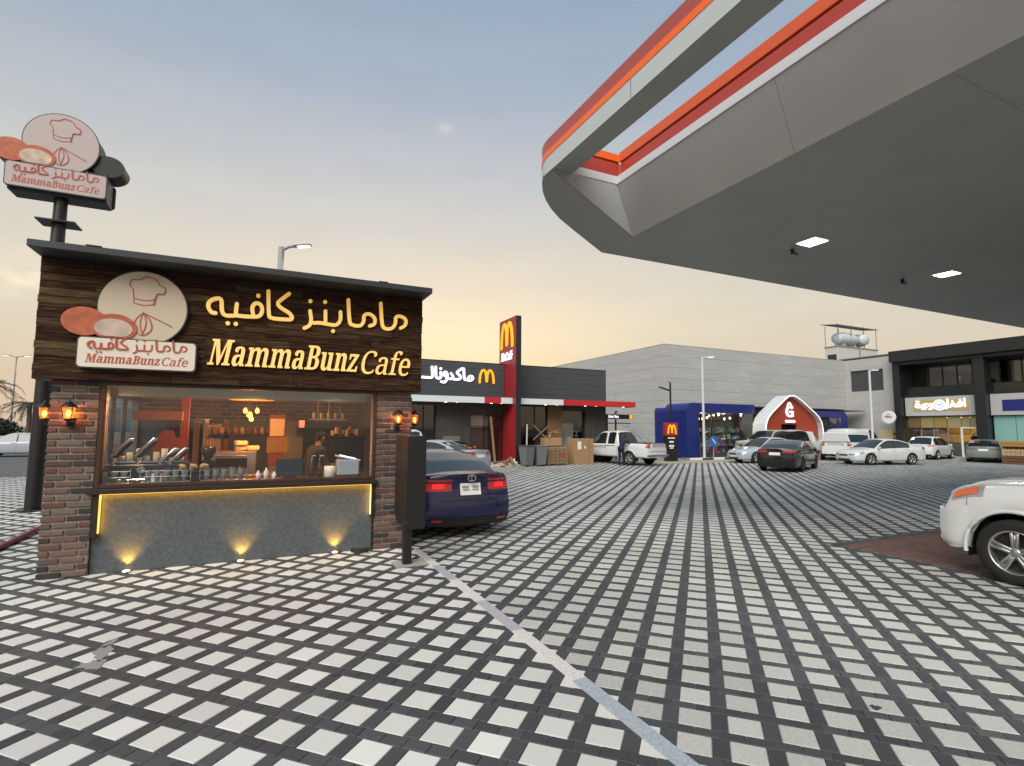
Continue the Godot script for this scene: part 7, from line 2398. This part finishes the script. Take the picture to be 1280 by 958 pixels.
	for side in [-1.0, 1.0]:
		part("side_stripe", patch(f, 0.5, 3.0, 4.9, 5.25, side, 0.004, 8, 2), mats["car trim"], h1)
		part("side_stripe", patch(f, 1.1, 2.4, 4.2, 4.5, side, 0.004, 8, 2), mat("stripe red", lin(0.2, 0.03, 0.03), 0.5), h1)
	part("rear_step", box_mesh(Vector3(1.6, 0.09, 0.14), 0.02), mats["steel"], h1, Vector3(0, 0.56, 2.66))
	part("bed_floor", box_mesh(Vector3(1.5, 0.01, 1.7), 0.0), mats["car trim"], h1, Vector3(0, 1.186, 1.72))
	var ld := thing("stepladder", "grey metal stepladder sticking up out of the pickup's bed", "ladder", Vector3(18.55, 1.15, -23.1), 11.0)
	for x in [-0.2, 0.2]:
		part("rail", tube_mesh([Vector3(x, 0.0, 0.6), Vector3(x, 1.05, -0.9)], 0.03, 6), mats["steel"], ld)
		part("rear_rail", tube_mesh([Vector3(x, 0.02, 0.9), Vector3(x, 1.02, -0.86)], 0.022, 6), mats["steel"], ld)
	for i in 6:
		part("rung", tube_mesh([Vector3(-0.2, 0.1 + 0.16 * i, 0.46 - 0.23 * i), Vector3(0.2, 0.1 + 0.16 * i, 0.46 - 0.23 * i)], 0.02, 6), mats["steel"], ld)
	# worker bending over the bed
	var j := standing(1.74)
	j.merge({"waist": Vector3(0, 1.07, -0.08), "chest": Vector3(0, 1.27, -0.32), "neck": Vector3(0, 1.33, -0.46), "head": Vector3(0, 1.39, -0.57), "face": Vector3(0, -0.4, -0.9), "elbowL": Vector3(-0.24, 1.16, -0.55), "wristL": Vector3(-0.18, 1.22, -0.80), "elbowR": Vector3(0.24, 1.16, -0.55), "wristR": Vector3(0.2, 1.22, -0.80), "hip": Vector3(0, 0.92, 0.06)}, true)
	person("worker in dark navy overalls bending over the side of the white pickup's bed", Vector3(17.12, 0, -22.65), -58.0, j, Color(0.008, 0.010, 0.045), Color(0.007, 0.009, 0.04), Color(0.16, 0.085, 0.055), Color(0.012, 0.01, 0.01), 0.85)
	# cars parked before the store
	var si := sedan_spec(silver, 4.5, 1.75, 1.48)
	si["headlight"] = [0.5, 0.97, 4.9, 6.4]
	build_car("parked_car", "silver saloon car facing the yard, left of the black saloon", "car", si, Vector3(27.2, 0, -21.9), 78.0)
	var bk := sedan_spec(black, 4.85, 1.86, 1.42)
	bk["rim"] = mat("rim dark", lin(0.05, 0.05, 0.052), 0.35, 0.6)
	bk["taillight"] = [0.42, 1.0, 5.1, 6.3]
	var bc := build_car("parked_car", "glossy black saloon seen from behind in the yard", "car", bk, Vector3(23.55, 0, -17.75), -66.0)
	var el := sedan_spec(white, 4.55, 1.78, 1.44)
	el["headlight"] = [0.5, 0.99, 4.9, 6.5]
	el["head_wrap"] = 0.5
	build_car("parked_car", "white compact saloon facing left in the yard before the round sign", "car", el, Vector3(32.3, 0, -18.5), 74.0)
	var sub := {"L": 5.5, "W": 2.0, "H": 1.9, "r": 0.40, "arch": 0.49, "paint": beige, "sill": 0.38, "wheels": [1.05, 4.2], "spokes": 6,
		"top": [[0.0, 1.08], [0.1, 1.16], [0.9, 1.22], [1.5, 1.24], [5.2, 1.2], [5.5, 1.15]], "belt": [[0.0, 1.0], [0.5, 1.14], [1.5, 1.2], [5.5, 1.17]], "cabin": [1.4, 2.1, 5.15, 5.48], "rear_base": 1.18, "quarter": 0.2, "pillars": [2.85, 3.95], "gaps": [1.7, 2.85, 3.9], "handles": [2.65, 3.7]}
	build_car("parked_car", "long beige estate off-roader parked along the store window", "off-roader", sub, Vector3(31.6, 0, -24.95), 88.0)
	var h2 := build_car("pickup_truck", "white pickup seen from behind beside a white crossover", "pickup truck", hx, Vector3(34.9, 0, -22.75), -57.0)
	f = car_parts[h2]
	tg = f.cap.call(true, 0.0, 5.2, 0.012)
	write_text("TOYOTA", h2, Vector3(-0.45, tg.y - 0.06, tg.z - 0.012), Vector3.ZERO, 0.24, 0.9, 0.02, mats["tailgate letter"], false, true)
	part("bed_floor", box_mesh(Vector3(1.5, 0.01, 1.7), 0.0), mats["car trim"], h2, Vector3(0, 1.186, 1.72))
	var h3 := build_car("pickup_truck", "white pickup half hidden behind the black saloon", "pickup truck", hx, Vector3(36.2, 0, -26.0), -62.0)
	var cr := {"L": 4.35, "W": 1.82, "H": 1.69, "r": 0.36, "arch": 0.44, "paint": white, "sill": 0.34, "wheels": [0.9, 3.55], "spokes": 5,
		"top": [[0.0, 0.92], [0.1, 0.99], [0.9, 1.06], [1.4, 1.08], [4.2, 1.08], [4.35, 1.02]], "belt": [[0.0, 0.86], [0.5, 0.98], [1.4, 1.02], [4.35, 1.04]], "cabin": [1.25, 2.0, 3.7, 4.32], "rear_base": 1.06, "quarter": 0.2, "pillars": [2.6], "gaps": [1.5, 2.6, 3.5], "handles": [2.4, 3.35], "plate_mat": mats["black"], "taillight": [0.66, 1.0, 5.2, 7.2], "diffuser": 2.6}
	build_car("parked_car", "white crossover with black rear bumper right of the white pickup", "crossover", cr, Vector3(37.9, 0, -23.2), -58.0)
	var van := {"L": 5.2, "W": 1.9, "H": 2.0, "r": 0.34, "arch": 0.41, "paint": white, "sill": 0.30, "wheels": [1.0, 4.1], "spokes": 8,
		"top": [[0.0, 0.95], [0.1, 1.0], [0.5, 1.12], [0.9, 1.2], [5.0, 1.2], [5.2, 1.15]], "belt": [[0.0, 0.88], [0.5, 1.05], [1.0, 1.14], [5.2, 1.14]], "cabin": [0.55, 1.35, 5.05, 5.18], "rear_base": 1.2, "panel": true, "panel_end": 2.1, "tumble": 0.12, "pillars": [], "gaps": [0.95, 2.1, 3.3], "handles": [1.9]}
	build_car("delivery_van", "white panel van parked behind the crossover with its windscreen to the right", "van", van, Vector3(41.2, 0, -25.4), -84.0)
	var hb := {"L": 3.9, "W": 1.7, "H": 1.52, "r": 0.31, "arch": 0.375, "paint": white, "sill": 0.26, "wheels": [0.8, 3.3], "spokes": 5,
		"top": [[0.0, 0.72], [0.1, 0.79], [0.8, 0.92], [1.2, 0.97], [3.75, 1.0], [3.9, 0.95]], "belt": [[0.0, 0.66], [0.5, 0.80], [1.3, 0.90], [3.9, 0.97]], "cabin": [1.0, 1.8, 3.4, 3.86], "rear_base": 0.98, "quarter": 0.2, "pillars": [2.35], "gaps": [1.3, 2.35, 3.1], "plate_mat": mats["black"], "taillight": [0.72, 1.0, 5.2, 7.3]}
	build_car("parked_car", "white hatchback seen from behind before the shop with yellow boards", "hatchback", hb, Vector3(42.15, 0, -20.75), -82.0)
	var og := sedan_spec(green, 4.7, 1.75, 1.38)
	og["top"] = [[0.0, 0.72], [0.12, 0.80], [0.5, 0.86], [1.0, 0.90], [1.35, 0.93], [2.2, 0.94], [3.6, 0.94], [4.2, 0.95], [4.6, 0.94], [4.7, 0.92]]
	og["tail_mat"] = mat("tail lamp faded", lin(0.16, 0.10, 0.09), 0.4)
	og["rim"] = mats["plastic grey"]
	build_car("parked_car", "old dull green saloon before the shop door, right of the hatchback", "car", og, Vector3(42.2, 0, -17.7), -70.0)
	# cars before the restaurant
	var s2 := sedan_spec(paint("paint silver blue", lin(0.33, 0.37, 0.40)), 4.4, 1.74, 1.42)
	build_car("parked_car", "silver blue saloon before the restaurant, behind the navy saloon", "car", s2, Vector3(6.7, 0, -21.2), 28.0)
	build_car("pickup_truck", "white crew cab pickup before the restaurant wall, half hidden by the black cabinet", "pickup truck", hx, Vector3(6.2, 0, -24.5), 90.0)

var car_parts := {}

# ---------------------------------------------------------------- lamps, signs, clutter
func lamp_post(label: String, at: Vector3, high: float, turn: float, m: Material, r := 0.075, double := false):
	var o := thing("lamp_post", label, "lamp post", at, turn)
	part("pole", tube_mesh([Vector3(0, 0, 0), Vector3(0, high * 0.5, 0), Vector3(0, high, 0)], [r, r * 0.95, r * 0.85], 14), m, o)
	part("base_plate", box_mesh(Vector3(0.36, 0.03, 0.36)), m, o, Vector3(0, 0.015, 0))
	for s in ([1.0, -1.0] if double else [1.0]):
		part("arm", tube_mesh([Vector3(0, high - 0.12, 0), Vector3(s * 0.25, high + 0.02, 0), Vector3(s * 0.45, high + 0.06, 0)], r * 0.5, 8), m, o)
		var hd := part("lamp_head", box_mesh(Vector3(0.62, 0.07, 0.26), 0.03), m, o, Vector3(s * 0.72, high + 0.08, 0), Vector3(0, 0, s * 6))
		part("lens_light", box_mesh(Vector3(0.44, 0.02, 0.2), 0.004), glow("street lens", Color(0.95, 0.97, 1.0), 1.6), hd, Vector3(s * 0.05, -0.042, 0))
		spot(o, Vector3(s * 0.74, high - 0.02, 0), Vector3.DOWN, Color(0.95, 0.97, 1.0), 2.0, 65.0, 0.2, 20.0)
	return o

func make_street_things():
	var wp := mat("post white", lin(0.55, 0.57, 0.57), 0.4)
	lamp_post("tall white lamp post before the store's blue framed window", Vector3(25.85, 0.1, -25.5), 6.55, 0, wp, 0.085)
	lamp_post("tall white lamp post before the store's stone wing", Vector3(40.3, 0.0, -23.5), 6.35, 0, wp, 0.085)
	lamp_post("grey square lamp post whose head rises over the kiosk roof", Vector3(0.36, 0, -20.0), 8.3, -20.0, mats["grey paint"], 0.12)
	# barista
	var j := standing(1.76)
	j.merge({"elbowR": Vector3(0.27, 1.13, -0.10), "wristR": Vector3(0.20, 1.14, -0.36), "elbowL": Vector3(-0.27, 1.11, 0.02), "wristL": Vector3(-0.20, 1.0, -0.22), "chest": Vector3(0, 1.38, -0.05), "neck": Vector3(0, 1.51, -0.09), "head": Vector3(0, 1.61, -0.13), "face": Vector3(0, -0.3, -0.95)}, true)
	person("barista in dark shirt and black cap working at the right of the kiosk window", Vector3(0.86, 0.10, -10.05), -62.0, j, Color(0.026, 0.03, 0.032), Color(0.012, 0.012, 0.014), Color(0.30, 0.15, 0.095), Color(0.008, 0.008, 0.008), 0.15, "cap")
	# shop customers in the doorway
	person("person in black top and white head scarf standing in the lit shop doorway", Vector3(46.3, 0.11, -20.0), 80.0, standing(1.72), Color(0.01, 0.01, 0.012), Color(0.012, 0.06, 0.19), Color(0.24, 0.13, 0.08), Color(0.62, 0.60, 0.58), 0.9, "scarf")
	person("person in tan top deeper in the lit shop doorway", Vector3(47.0, 0.11, -19.55), 70.0, standing(1.70), Color(0.16, 0.10, 0.05), Color(0.03, 0.02, 0.02), Color(0.20, 0.11, 0.07), Color(0.02, 0.015, 0.012), 0.9)
	# drive lane totem
	var t := thing("lane_totem", "small black totem with red and yellow emblem box beside the pickup", "totem sign", Vector3(22.43, 0, -24.8), -8.0)
	part("column", box_mesh(Vector3(0.78, 1.53, 0.32), 0.015), mats["black metal"], t, Vector3(0, 0.765, 0))
	part("emblem_box", box_mesh(Vector3(0.84, 0.78, 0.36), 0.03), mat("totem red", lin(0.36, 0.025, 0.02), 0.4), t, Vector3(0, 1.92, 0))
	arch_emblem(t, Vector3(-0.02, 1.68, 0.18), 0.56, 0.5, 0.02, glow("arch yellow", Color(1.0, 0.56, 0.02), 0.5, lin(0.85, 0.50, 0.02)))
	var wt := mat("totem white", lin(0.75, 0.75, 0.76), 0.5)
	for s in [[1.40, 0.5, 0.07], [1.17, 0.3, 0.10], [0.93, 0.36, 0.10], [0.80, 0.24, 0.07]]:
		part("text_row", box_mesh(Vector3(s[1], s[2], 0.012), 0.004), wt, t, Vector3(-0.05, s[0], 0.165))
	# black pole with arm and camera
	var bp := thing("black_pole", "thin black pole with a side arm and small camera behind the totem", "pole", Vector3(23.75, 0, -26.2))
	part("pole", tube_mesh([Vector3(0, 0, 0), Vector3(0, 4.95, 0)], 0.06, 10), mats["black metal"], bp)
	part("arm_lamp", box_mesh(Vector3(0.85, 0.07, 0.16), 0.02), mats["black metal"], bp, Vector3(-0.5, 4.52, 0), Vector3(0, 0, -14))
	part("camera", box_mesh(Vector3(0.24, 0.13, 0.13), 0.03), mats["grey paint"], bp, Vector3(-0.2, 5.02, 0.02))
	# lane gantry
	var g := thing("lane_gantry", "black drive lane gantry with white lettering and yellow square behind the pickup", "gantry sign", Vector3(18.9, 0, -26.6))
	part("post", box_mesh(Vector3(0.32, 2.82, 0.22), 0.01), mats["black metal"], g, Vector3(0.0, 1.41, 0))
	part("sign_beam", box_mesh(Vector3(1.9, 0.28, 0.2), 0.01), mats["black metal"], g, Vector3(1.11, 2.68, 0))
	write_text("Drive Thru", g, Vector3(0.18, 2.60, 0.11), Vector3.ZERO, 0.24, 0.78, 0.02, glow("sign white", Color(0.93, 0.90, 1.0), 0.85), false, true)
	part("yellow_square", box_mesh(Vector3(0.22, 0.24, 0.02), 0.004), glow("arch yellow", Color(1.0, 0.56, 0.02), 0.5, lin(0.85, 0.50, 0.02)), g, Vector3(1.9, 2.68, 0.105))
	part("clearance_bar", box_mesh(Vector3(1.75, 0.06, 0.06), 0.01), mats["black metal"], g, Vector3(1.05, 2.28, 0))
	var rp := thing("red_post", "thin dark red post behind the drive lane gantry", "post", Vector3(20.3, 0, -27.4))
	part("pole", tube_mesh([Vector3(0, 0, 0), Vector3(0, 3.0, 0)], 0.06, 8), mat("post red", lin(0.12, 0.035, 0.025), 0.6), rp)
	part("cap", box_mesh(Vector3(0.2, 0.08, 0.12), 0.02), mats["black metal"], rp, Vector3(0.05, 3.02, 0))
	# kerbed island
	var isl := thing("kerb_island", "low island edged with white and dark kerb stones before the store", "kerb")
	slab("fill", Vector3(24.3, 0, -26.0), Vector3(31.8, 0.10, -24.95 - 0.15), mats["light concrete"], isl, 0.0)
	for i in 8:
		slab("kerb_stone", Vector3(24.2 + i * 0.95, 0, -25.1), Vector3(24.2 + i * 0.95 + 0.94, 0.14, -24.93), mats["white paint"] if i % 2 == 0 else mats["dark grey"], isl, 0.02)
	var bs := thing("blue_road_sign", "round blue road sign on a short post on the kerb island", "road sign", Vector3(26.75, 0.1, -25.6))
	part("post", tube_mesh([Vector3(0, 0, 0), Vector3(0, 1.15, 0)], 0.03, 8), mats["grey paint"], bs)
	part("disc", cyl_mesh(0.36, 0.03, 24), mat("road sign blue", lin(0.02, 0.13, 0.42), 0.4), bs, Vector3(0, 1.05, 0.04), Vector3(90, 0, 0))
	part("arrow", stroke_mesh([[-0.13, 0.15], [0.12, -0.12]], 0.07, 0.01), mats["white paint"], bs, Vector3(0, 1.05, 0.075))
	for x in [28.6, 29.7]:
		var bo := thing("orange_bollard", "short orange bollard on the kerb island, %s one" % ["left" if x < 29 else "right"], "bollard", Vector3(x, 0.1, -25.6), 0, "bollards on the kerb island")
		part("post_body", cyl_mesh(0.06, 0.6, 12), mat("bollard orange", lin(0.5, 0.14, 0.03), 0.5), bo)
	# boards, boxes and bins before the restaurant
	for s in [[12.25, -24.05, "grey wheeled bin with dark lid before the red pylon, left one"], [13.0, -24.0, "grey wheeled bin before the red pylon, right one"]]:
		var bn := thing("wheeled_bin", s[2], "bin", Vector3(s[0], 0, s[1]), 12.0 if s[0] < 12.5 else -6.0, "bins before the restaurant")
		var bm := MB.new()
		var lo := [Vector3(-0.22, 0.08, 0.24), Vector3(0.22, 0.08, 0.24), Vector3(0.22, 0.08, -0.2), Vector3(-0.22, 0.08, -0.2)]
		var hi := [Vector3(-0.29, 1.0, 0.33), Vector3(0.29, 1.0, 0.33), Vector3(0.29, 1.0, -0.3), Vector3(-0.29, 1.0, -0.3)]
		for i in 4:
			bm.quad(lo[i], lo[(i + 1) % 4], hi[(i + 1) % 4], hi[i], (lo[i] + hi[(i + 1) % 4]) * Vector3(1, 0, 1))
		bm.quad(lo[0], lo[1], lo[2], lo[3], Vector3.DOWN)
		part("bin_body", bm.done(), mats["plastic grey"], bn)
		part("lid", box_mesh(Vector3(0.62, 0.06, 0.68), 0.02), mats["plastic grey"] if s[0] > 12.5 else mats["dark grey"], bn, Vector3(0, 1.03, 0))
		for x in [-0.24, 0.24]:
			part("wheel", cyl_mesh(0.1, 0.06, 14), mats["rubber"], bn, Vector3(x + 0.03, 0.1, -0.24), Vector3(0, 0, 90))
	var cb := thing("cardboard_box", "tall brown cardboard box with white label before the restaurant's bright opening", "box", Vector3(15.9, 0, -24.7), 3.0)
	part("carton", box_mesh(Vector3(1.25, 1.38, 0.75), 0.012), mats["cardboard"], cb, Vector3(0, 0.69, 0))
	part("label_sheet", box_mesh(Vector3(0.24, 0.42, 0.006), 0.0), mats["paper"], cb, Vector3(-0.32, 1.02, 0.378))
	part("label_sheet", box_mesh(Vector3(0.1, 0.14, 0.006), 0.0), mats["paper"], cb, Vector3(0.05, 0.92, 0.378))
	part("flap_gap", box_mesh(Vector3(0.012, 1.3, 0.006), 0.0), mat("carton dark", lin(0.12, 0.07, 0.035), 0.9), cb, Vector3(0.33, 0.69, 0.377))
	var pal := thing("timber_crate", "pale timber crate with red markings stacked beside the bins", "crate", Vector3(14.05, 0, -24.45), 2.0)
	for i in 5:
		part("plank", box_mesh(Vector3(1.25, 0.15, 0.03), 0.006), mats["pale timber"], pal, Vector3(0, 0.16 + 0.165 * i, 0.4), Vector3(0, 0, rng.randf_range(-0.5, 0.5)))
	for x in [-0.56, 0.0, 0.56]:
		part("batten", box_mesh(Vector3(0.09, 0.95, 0.05), 0.006), mats["pale timber"], pal, Vector3(x, 0.5, 0.44))
	part("box_body", box_mesh(Vector3(1.2, 0.9, 0.75), 0.01), mats["cardboard"], pal, Vector3(0, 0.5, 0))
	for x in [0.16, 0.40]:
		part("red_mark", box_mesh(Vector3(0.15, 0.18, 0.006), 0.0), mat("mark red", lin(0.35, 0.04, 0.03), 0.7), pal, Vector3(x, 0.56, 0.419))
	var cr := thing("flat_carton", "flat brown carton heaped with scraps on top of the timber crate", "box", Vector3(14.0, 1.02, -24.6), -4.0)
	part("carton", box_mesh(Vector3(1.0, 0.42, 0.6), 0.02), mats["cardboard"], cr, Vector3(0, 0.2, 0))
	for i in 7:
		part("scrap", box_mesh(Vector3(0.5 + 0.1 * (i % 3), 0.03, 0.08), 0.004), mats["pale timber"] if i % 2 else mats["cardboard"], cr, Vector3(-0.3 + 0.1 * i, 0.46 + 0.05 * i, 0.05 * (i % 3)), Vector3(10 * i, 30 * i, 20 * (i % 3) - 20))
	var k := 0
	for s in [[11.05, -25.5, 2.55, 3.0, 0.13, "long pale board leaning on the restaurant's entrance"], [12.75, -24.9, 2.15, -5.0, 0.07, "thin pale pole leaning beside the red pylon"], [12.2, -25.35, 1.05, 8.0, 0.32, "short wide plywood offcut leaning at the red pylon's foot"]]:
		var bd := thing("leaning_board", s[5], "board", Vector3(s[0], 0.01, s[1]), 0)
		part("board_piece", box_mesh(Vector3(s[4], s[2], 0.03), 0.004), mats["pale timber"] if k != 1 else mats["paper"], bd, Vector3(0, s[2] * 0.5, -0.12), Vector3(-8, 0, s[3]))
		k += 1
	var cx := thing("crossed_battens", "two crossed pale battens in front of the restaurant's middle window", "battens", Vector3(13.55, 1.45, -24.9))
	for an in [38.0, -42.0]:
		part("batten", box_mesh(Vector3(1.25, 0.06, 0.03), 0.004), mats["pale timber"], cx, Vector3(0, 0.25, 0.02 if an > 0 else -0.02), Vector3(0, 0, an))
	var hp := thing("sawdust_heap", "low heap of tan rubble and boards left of the bins", "rubble heap", Vector3(11.0, 0, -24.3))
	var hm := MB.new(true)
	var rows := []
	for i in 8:
		var row := []
		for q in 21:
			var an := TAU * q / 20.0
			var rr := 1.0 - i / 7.0
			var nn := 1.0 + 0.18 * sin(3.0 * an + i) + 0.1 * sin(7.0 * an)
			row.append(Vector3(1.0 * rr * nn * cos(an), 0.012 + 0.22 * (1.0 - rr * rr) * (1.0 + 0.2 * sin(an * 5.0 + i)), 0.42 * rr * nn * sin(an)))
		rows.append(row)
	hm.grid(rows, Vector3.UP)
	part("heap", hm.done(), mats["sand"], hp)
	for i in 6:
		part("board_piece", box_mesh(Vector3(0.7 + 0.1 * (i % 3), 0.03, 0.14), 0.004), mats["pale timber"], hp, Vector3(-0.5 + 0.2 * i, 0.18 + 0.03 * i, 0.1 * (i % 3) - 0.1), Vector3(6 * (i % 3) - 6, 25 * i - 50, 5 * i - 10))
	var tarp := thing("white_sack", "small white sack on the ground beside the rubble heap", "sack", Vector3(11.95, 0, -24.75))
	part("sack_body", body_mesh([[Vector3(0, 0.15, 0), Vector3(0.05, 0.42, 0), 0.17, 0.09, Color(0.6, 0.6, 0.6)]], 0.03, 0.03), mats["paper"], tarp)
	var nb := thing("wall_notice", "pale rectangular board on the grey restaurant wall above the silver blue saloon", "board", Vector3(8.9, 1.25, -26.05))
	part("panel", box_mesh(Vector3(0.95, 0.5, 0.03), 0.005), mat("notice board", lin(0.16, 0.14, 0.12), 0.8), nb)
	# stacked yellow goods at the right edge
	for s in [[-15.35, "front"], [-13.9, "rear"]]:
		var y := thing("pallet_stack", "yellow timber goods stacked on brown pallets at the right edge, %s stack" % s[1], "pallet stack", Vector3(40.5, 0, s[0]), 3.0, "pallet stacks")
		for i in 3:
			part("pallet_board", box_mesh(Vector3(1.3, 0.13, 1.3), 0.01), mat("pallet brown", lin(0.15, 0.075, 0.03), 0.8), y, Vector3(0, 0.08 + 0.16 * i, 0))
		for i in 2:
			for q in 6:
				part("block", box_mesh(Vector3(1.25, 0.19, 0.20), 0.012), mat("pale blocks", lin(0.42, 0.31, 0.17), 0.8), y, Vector3(rng.randf_range(-0.01, 0.01), 0.58 + 0.2 * i, -0.53 + 0.212 * q))
		for q in 9:
			part("spacer", box_mesh(Vector3(1.2, 0.12, 0.06), 0.006), mats["carton dark"], y, Vector3(0, 0.95, -0.56 + 0.14 * q))
		for i in 2:
			part("top_board", box_mesh(Vector3(1.32, 0.16, 1.32), 0.015), mat("ochre board", lin(0.36, 0.21, 0.05), 0.75), y, Vector3(0, 1.10 + 0.17 * i, 0))

# ---------------------------------------------------------------- far left: road, palms, parked cars
func palm(label: String, at: Vector3, high: float, sd: int):
	var r := RandomNumberGenerator.new()
	r.seed = sd
	var o := thing("palm_tree", label, "palm tree", at, r.randf() * 90.0, "palms by the road")
	part("trunk", tube_mesh([Vector3(0, 0, 0), Vector3(0.1, high * 0.5, 0.05), Vector3(0.05, high, 0)], [0.26, 0.18, 0.16], 10), mat("palm trunk", lin(0.10, 0.075, 0.05), 0.9), o)
	var leaf := mat("palm leaf", lin(0.035, 0.05, 0.022), 0.7)
	var top := Vector3(0.05, high, 0)
	for i in 26:
		var a := TAU * i / 26.0 * 5.0 + r.randf()
		var rise := r.randf_range(-0.2, 1.0)
		var len := r.randf_range(1.9, 2.7)
		var d := Vector3(cos(a), 0, sin(a))
		var side := Vector3(-d.z, 0, d.x)
		var mb := MB.new()
		var prev := top
		for k in 9:
			var u := (k + 1) / 9.0
			var p := top + d * len * u + Vector3.UP * (rise * u * 1.3 - 1.9 * u * u * (0.6 + 0.4 * r.randf()))
			for s in [-1.0, 1.0]:
				for q in 2:
					var b := prev.lerp(p, q * 0.5)
					var tip: Vector3 = b + side * s * 0.5 * (1.0 - u * 0.6) + (p - prev) * 1.4 - Vector3.UP * 0.16
					mb.tri(b, b + (p - prev) * 0.28, tip)
			mb.quad(prev + side * 0.02, prev - side * 0.02, p - side * 0.015, p + side * 0.015)
			prev = p
		part("frond", mb.done(), leaf, o)

func make_far_left():
	palm("date palm left of the kiosk, cut by the left edge of the view", Vector3(-21.6, 0, -60.0), 5.6, 3)
	palm("date palm beyond the road, just left of the sign pole", Vector3(-18.6, 0, -60.0), 3.9, 8)
	palm("smaller date palm beyond the road behind the sign pole", Vector3(-17.2, 0, -66.0), 3.6, 12)
	var bush := thing("roadside_bush", "dark round bush beyond the road at the far left", "bush", Vector3(-21.5, 0, -61.5))
	var lm := mat("bush leaf", lin(0.04, 0.05, 0.03), 0.8)
	var r := RandomNumberGenerator.new()
	r.seed = 5
	var mb := MB.new()
	for i in 2600:
		var v := Vector3(r.randfn(), r.randfn(), r.randfn()).normalized() * pow(r.randf(), 0.4)
		var c := Vector3(v.x * 2.2 * (1.0 + 0.2 * sin(v.z * 6.0)), 1.35 + v.y * 1.25, v.z * 1.6)
		var b := Basis.from_euler(Vector3(r.randf() * TAU, r.randf() * TAU, r.randf() * TAU)) * 0.16
		mb.quad(c + b * Vector3(-1, 0, 0), c + b * Vector3(0, -0.5, 0), c + b * Vector3(1, 0, 0), c + b * Vector3(0, 0.5, 0.1))
	part("foliage", mb.done(), lm, bush)
	part("stem", tube_mesh([Vector3(0, 0, 0), Vector3(0.1, 1.4, 0)], 0.12, 8), mats["palm trunk"], bush)
	lamp_post("slim twin armed street lamp far off beyond the road", Vector3(-20.8, 0, -63.3), 8.3, 0, mats["grey paint"], 0.07, true)
	var wl := thing("boundary_wall", "long low pale wall beyond the road at the far left", "wall", Vector3(-40, 0, -68))
	part("wall_body", box_mesh(Vector3(70, 1.3, 0.3), 0.02), mats["light concrete"], wl, Vector3(0, 0.65, 0))
	for i in 15:
		part("wall_pier", box_mesh(Vector3(0.5, 1.5, 0.5), 0.02), mats["light concrete"], wl, Vector3(-34 + i * 4.9, 0.75, 0))
	var c1 := sedan_spec(paint("paint white", lin(0.60, 0.61, 0.60)), 4.5, 1.75, 1.45)
	build_car("parked_car", "white car on the road at the far left edge", "car", c1, Vector3(-21.0, 0, -60.0 + 3.5), 85.0)
	var c2 := sedan_spec(paint("paint silver", lin(0.36, 0.39, 0.44)), 4.5, 1.75, 1.45)
	build_car("parked_car", "grey car far off between the sign pole and the kiosk", "car", c2, Vector3(-13.6, 0, -43.0), 85.0)
	# a low building across the road, seen through the kiosk's side window
	var b := thing("road_building", "low blue glazed building far across the road behind the kiosk", "building", Vector3(-8.0, 0, -74.0))
	part("walls", box_mesh(Vector3(22, 5.2, 8), 0.02), mat("far wall", lin(0.22, 0.25, 0.28), 0.8), b, Vector3(0, 2.6, 0))
	part("roof", box_mesh(Vector3(22.4, 0.3, 8.4), 0.02), mats["light concrete"], b, Vector3(0, 5.3, 0))
	for i in 9:
		part("window", box_mesh(Vector3(1.9, 3.2, 0.06), 0.01), mat("far blue glass", lin(0.05, 0.14, 0.22), 0.1), b, Vector3(-9.2 + i * 2.3, 2.3, 4.02))
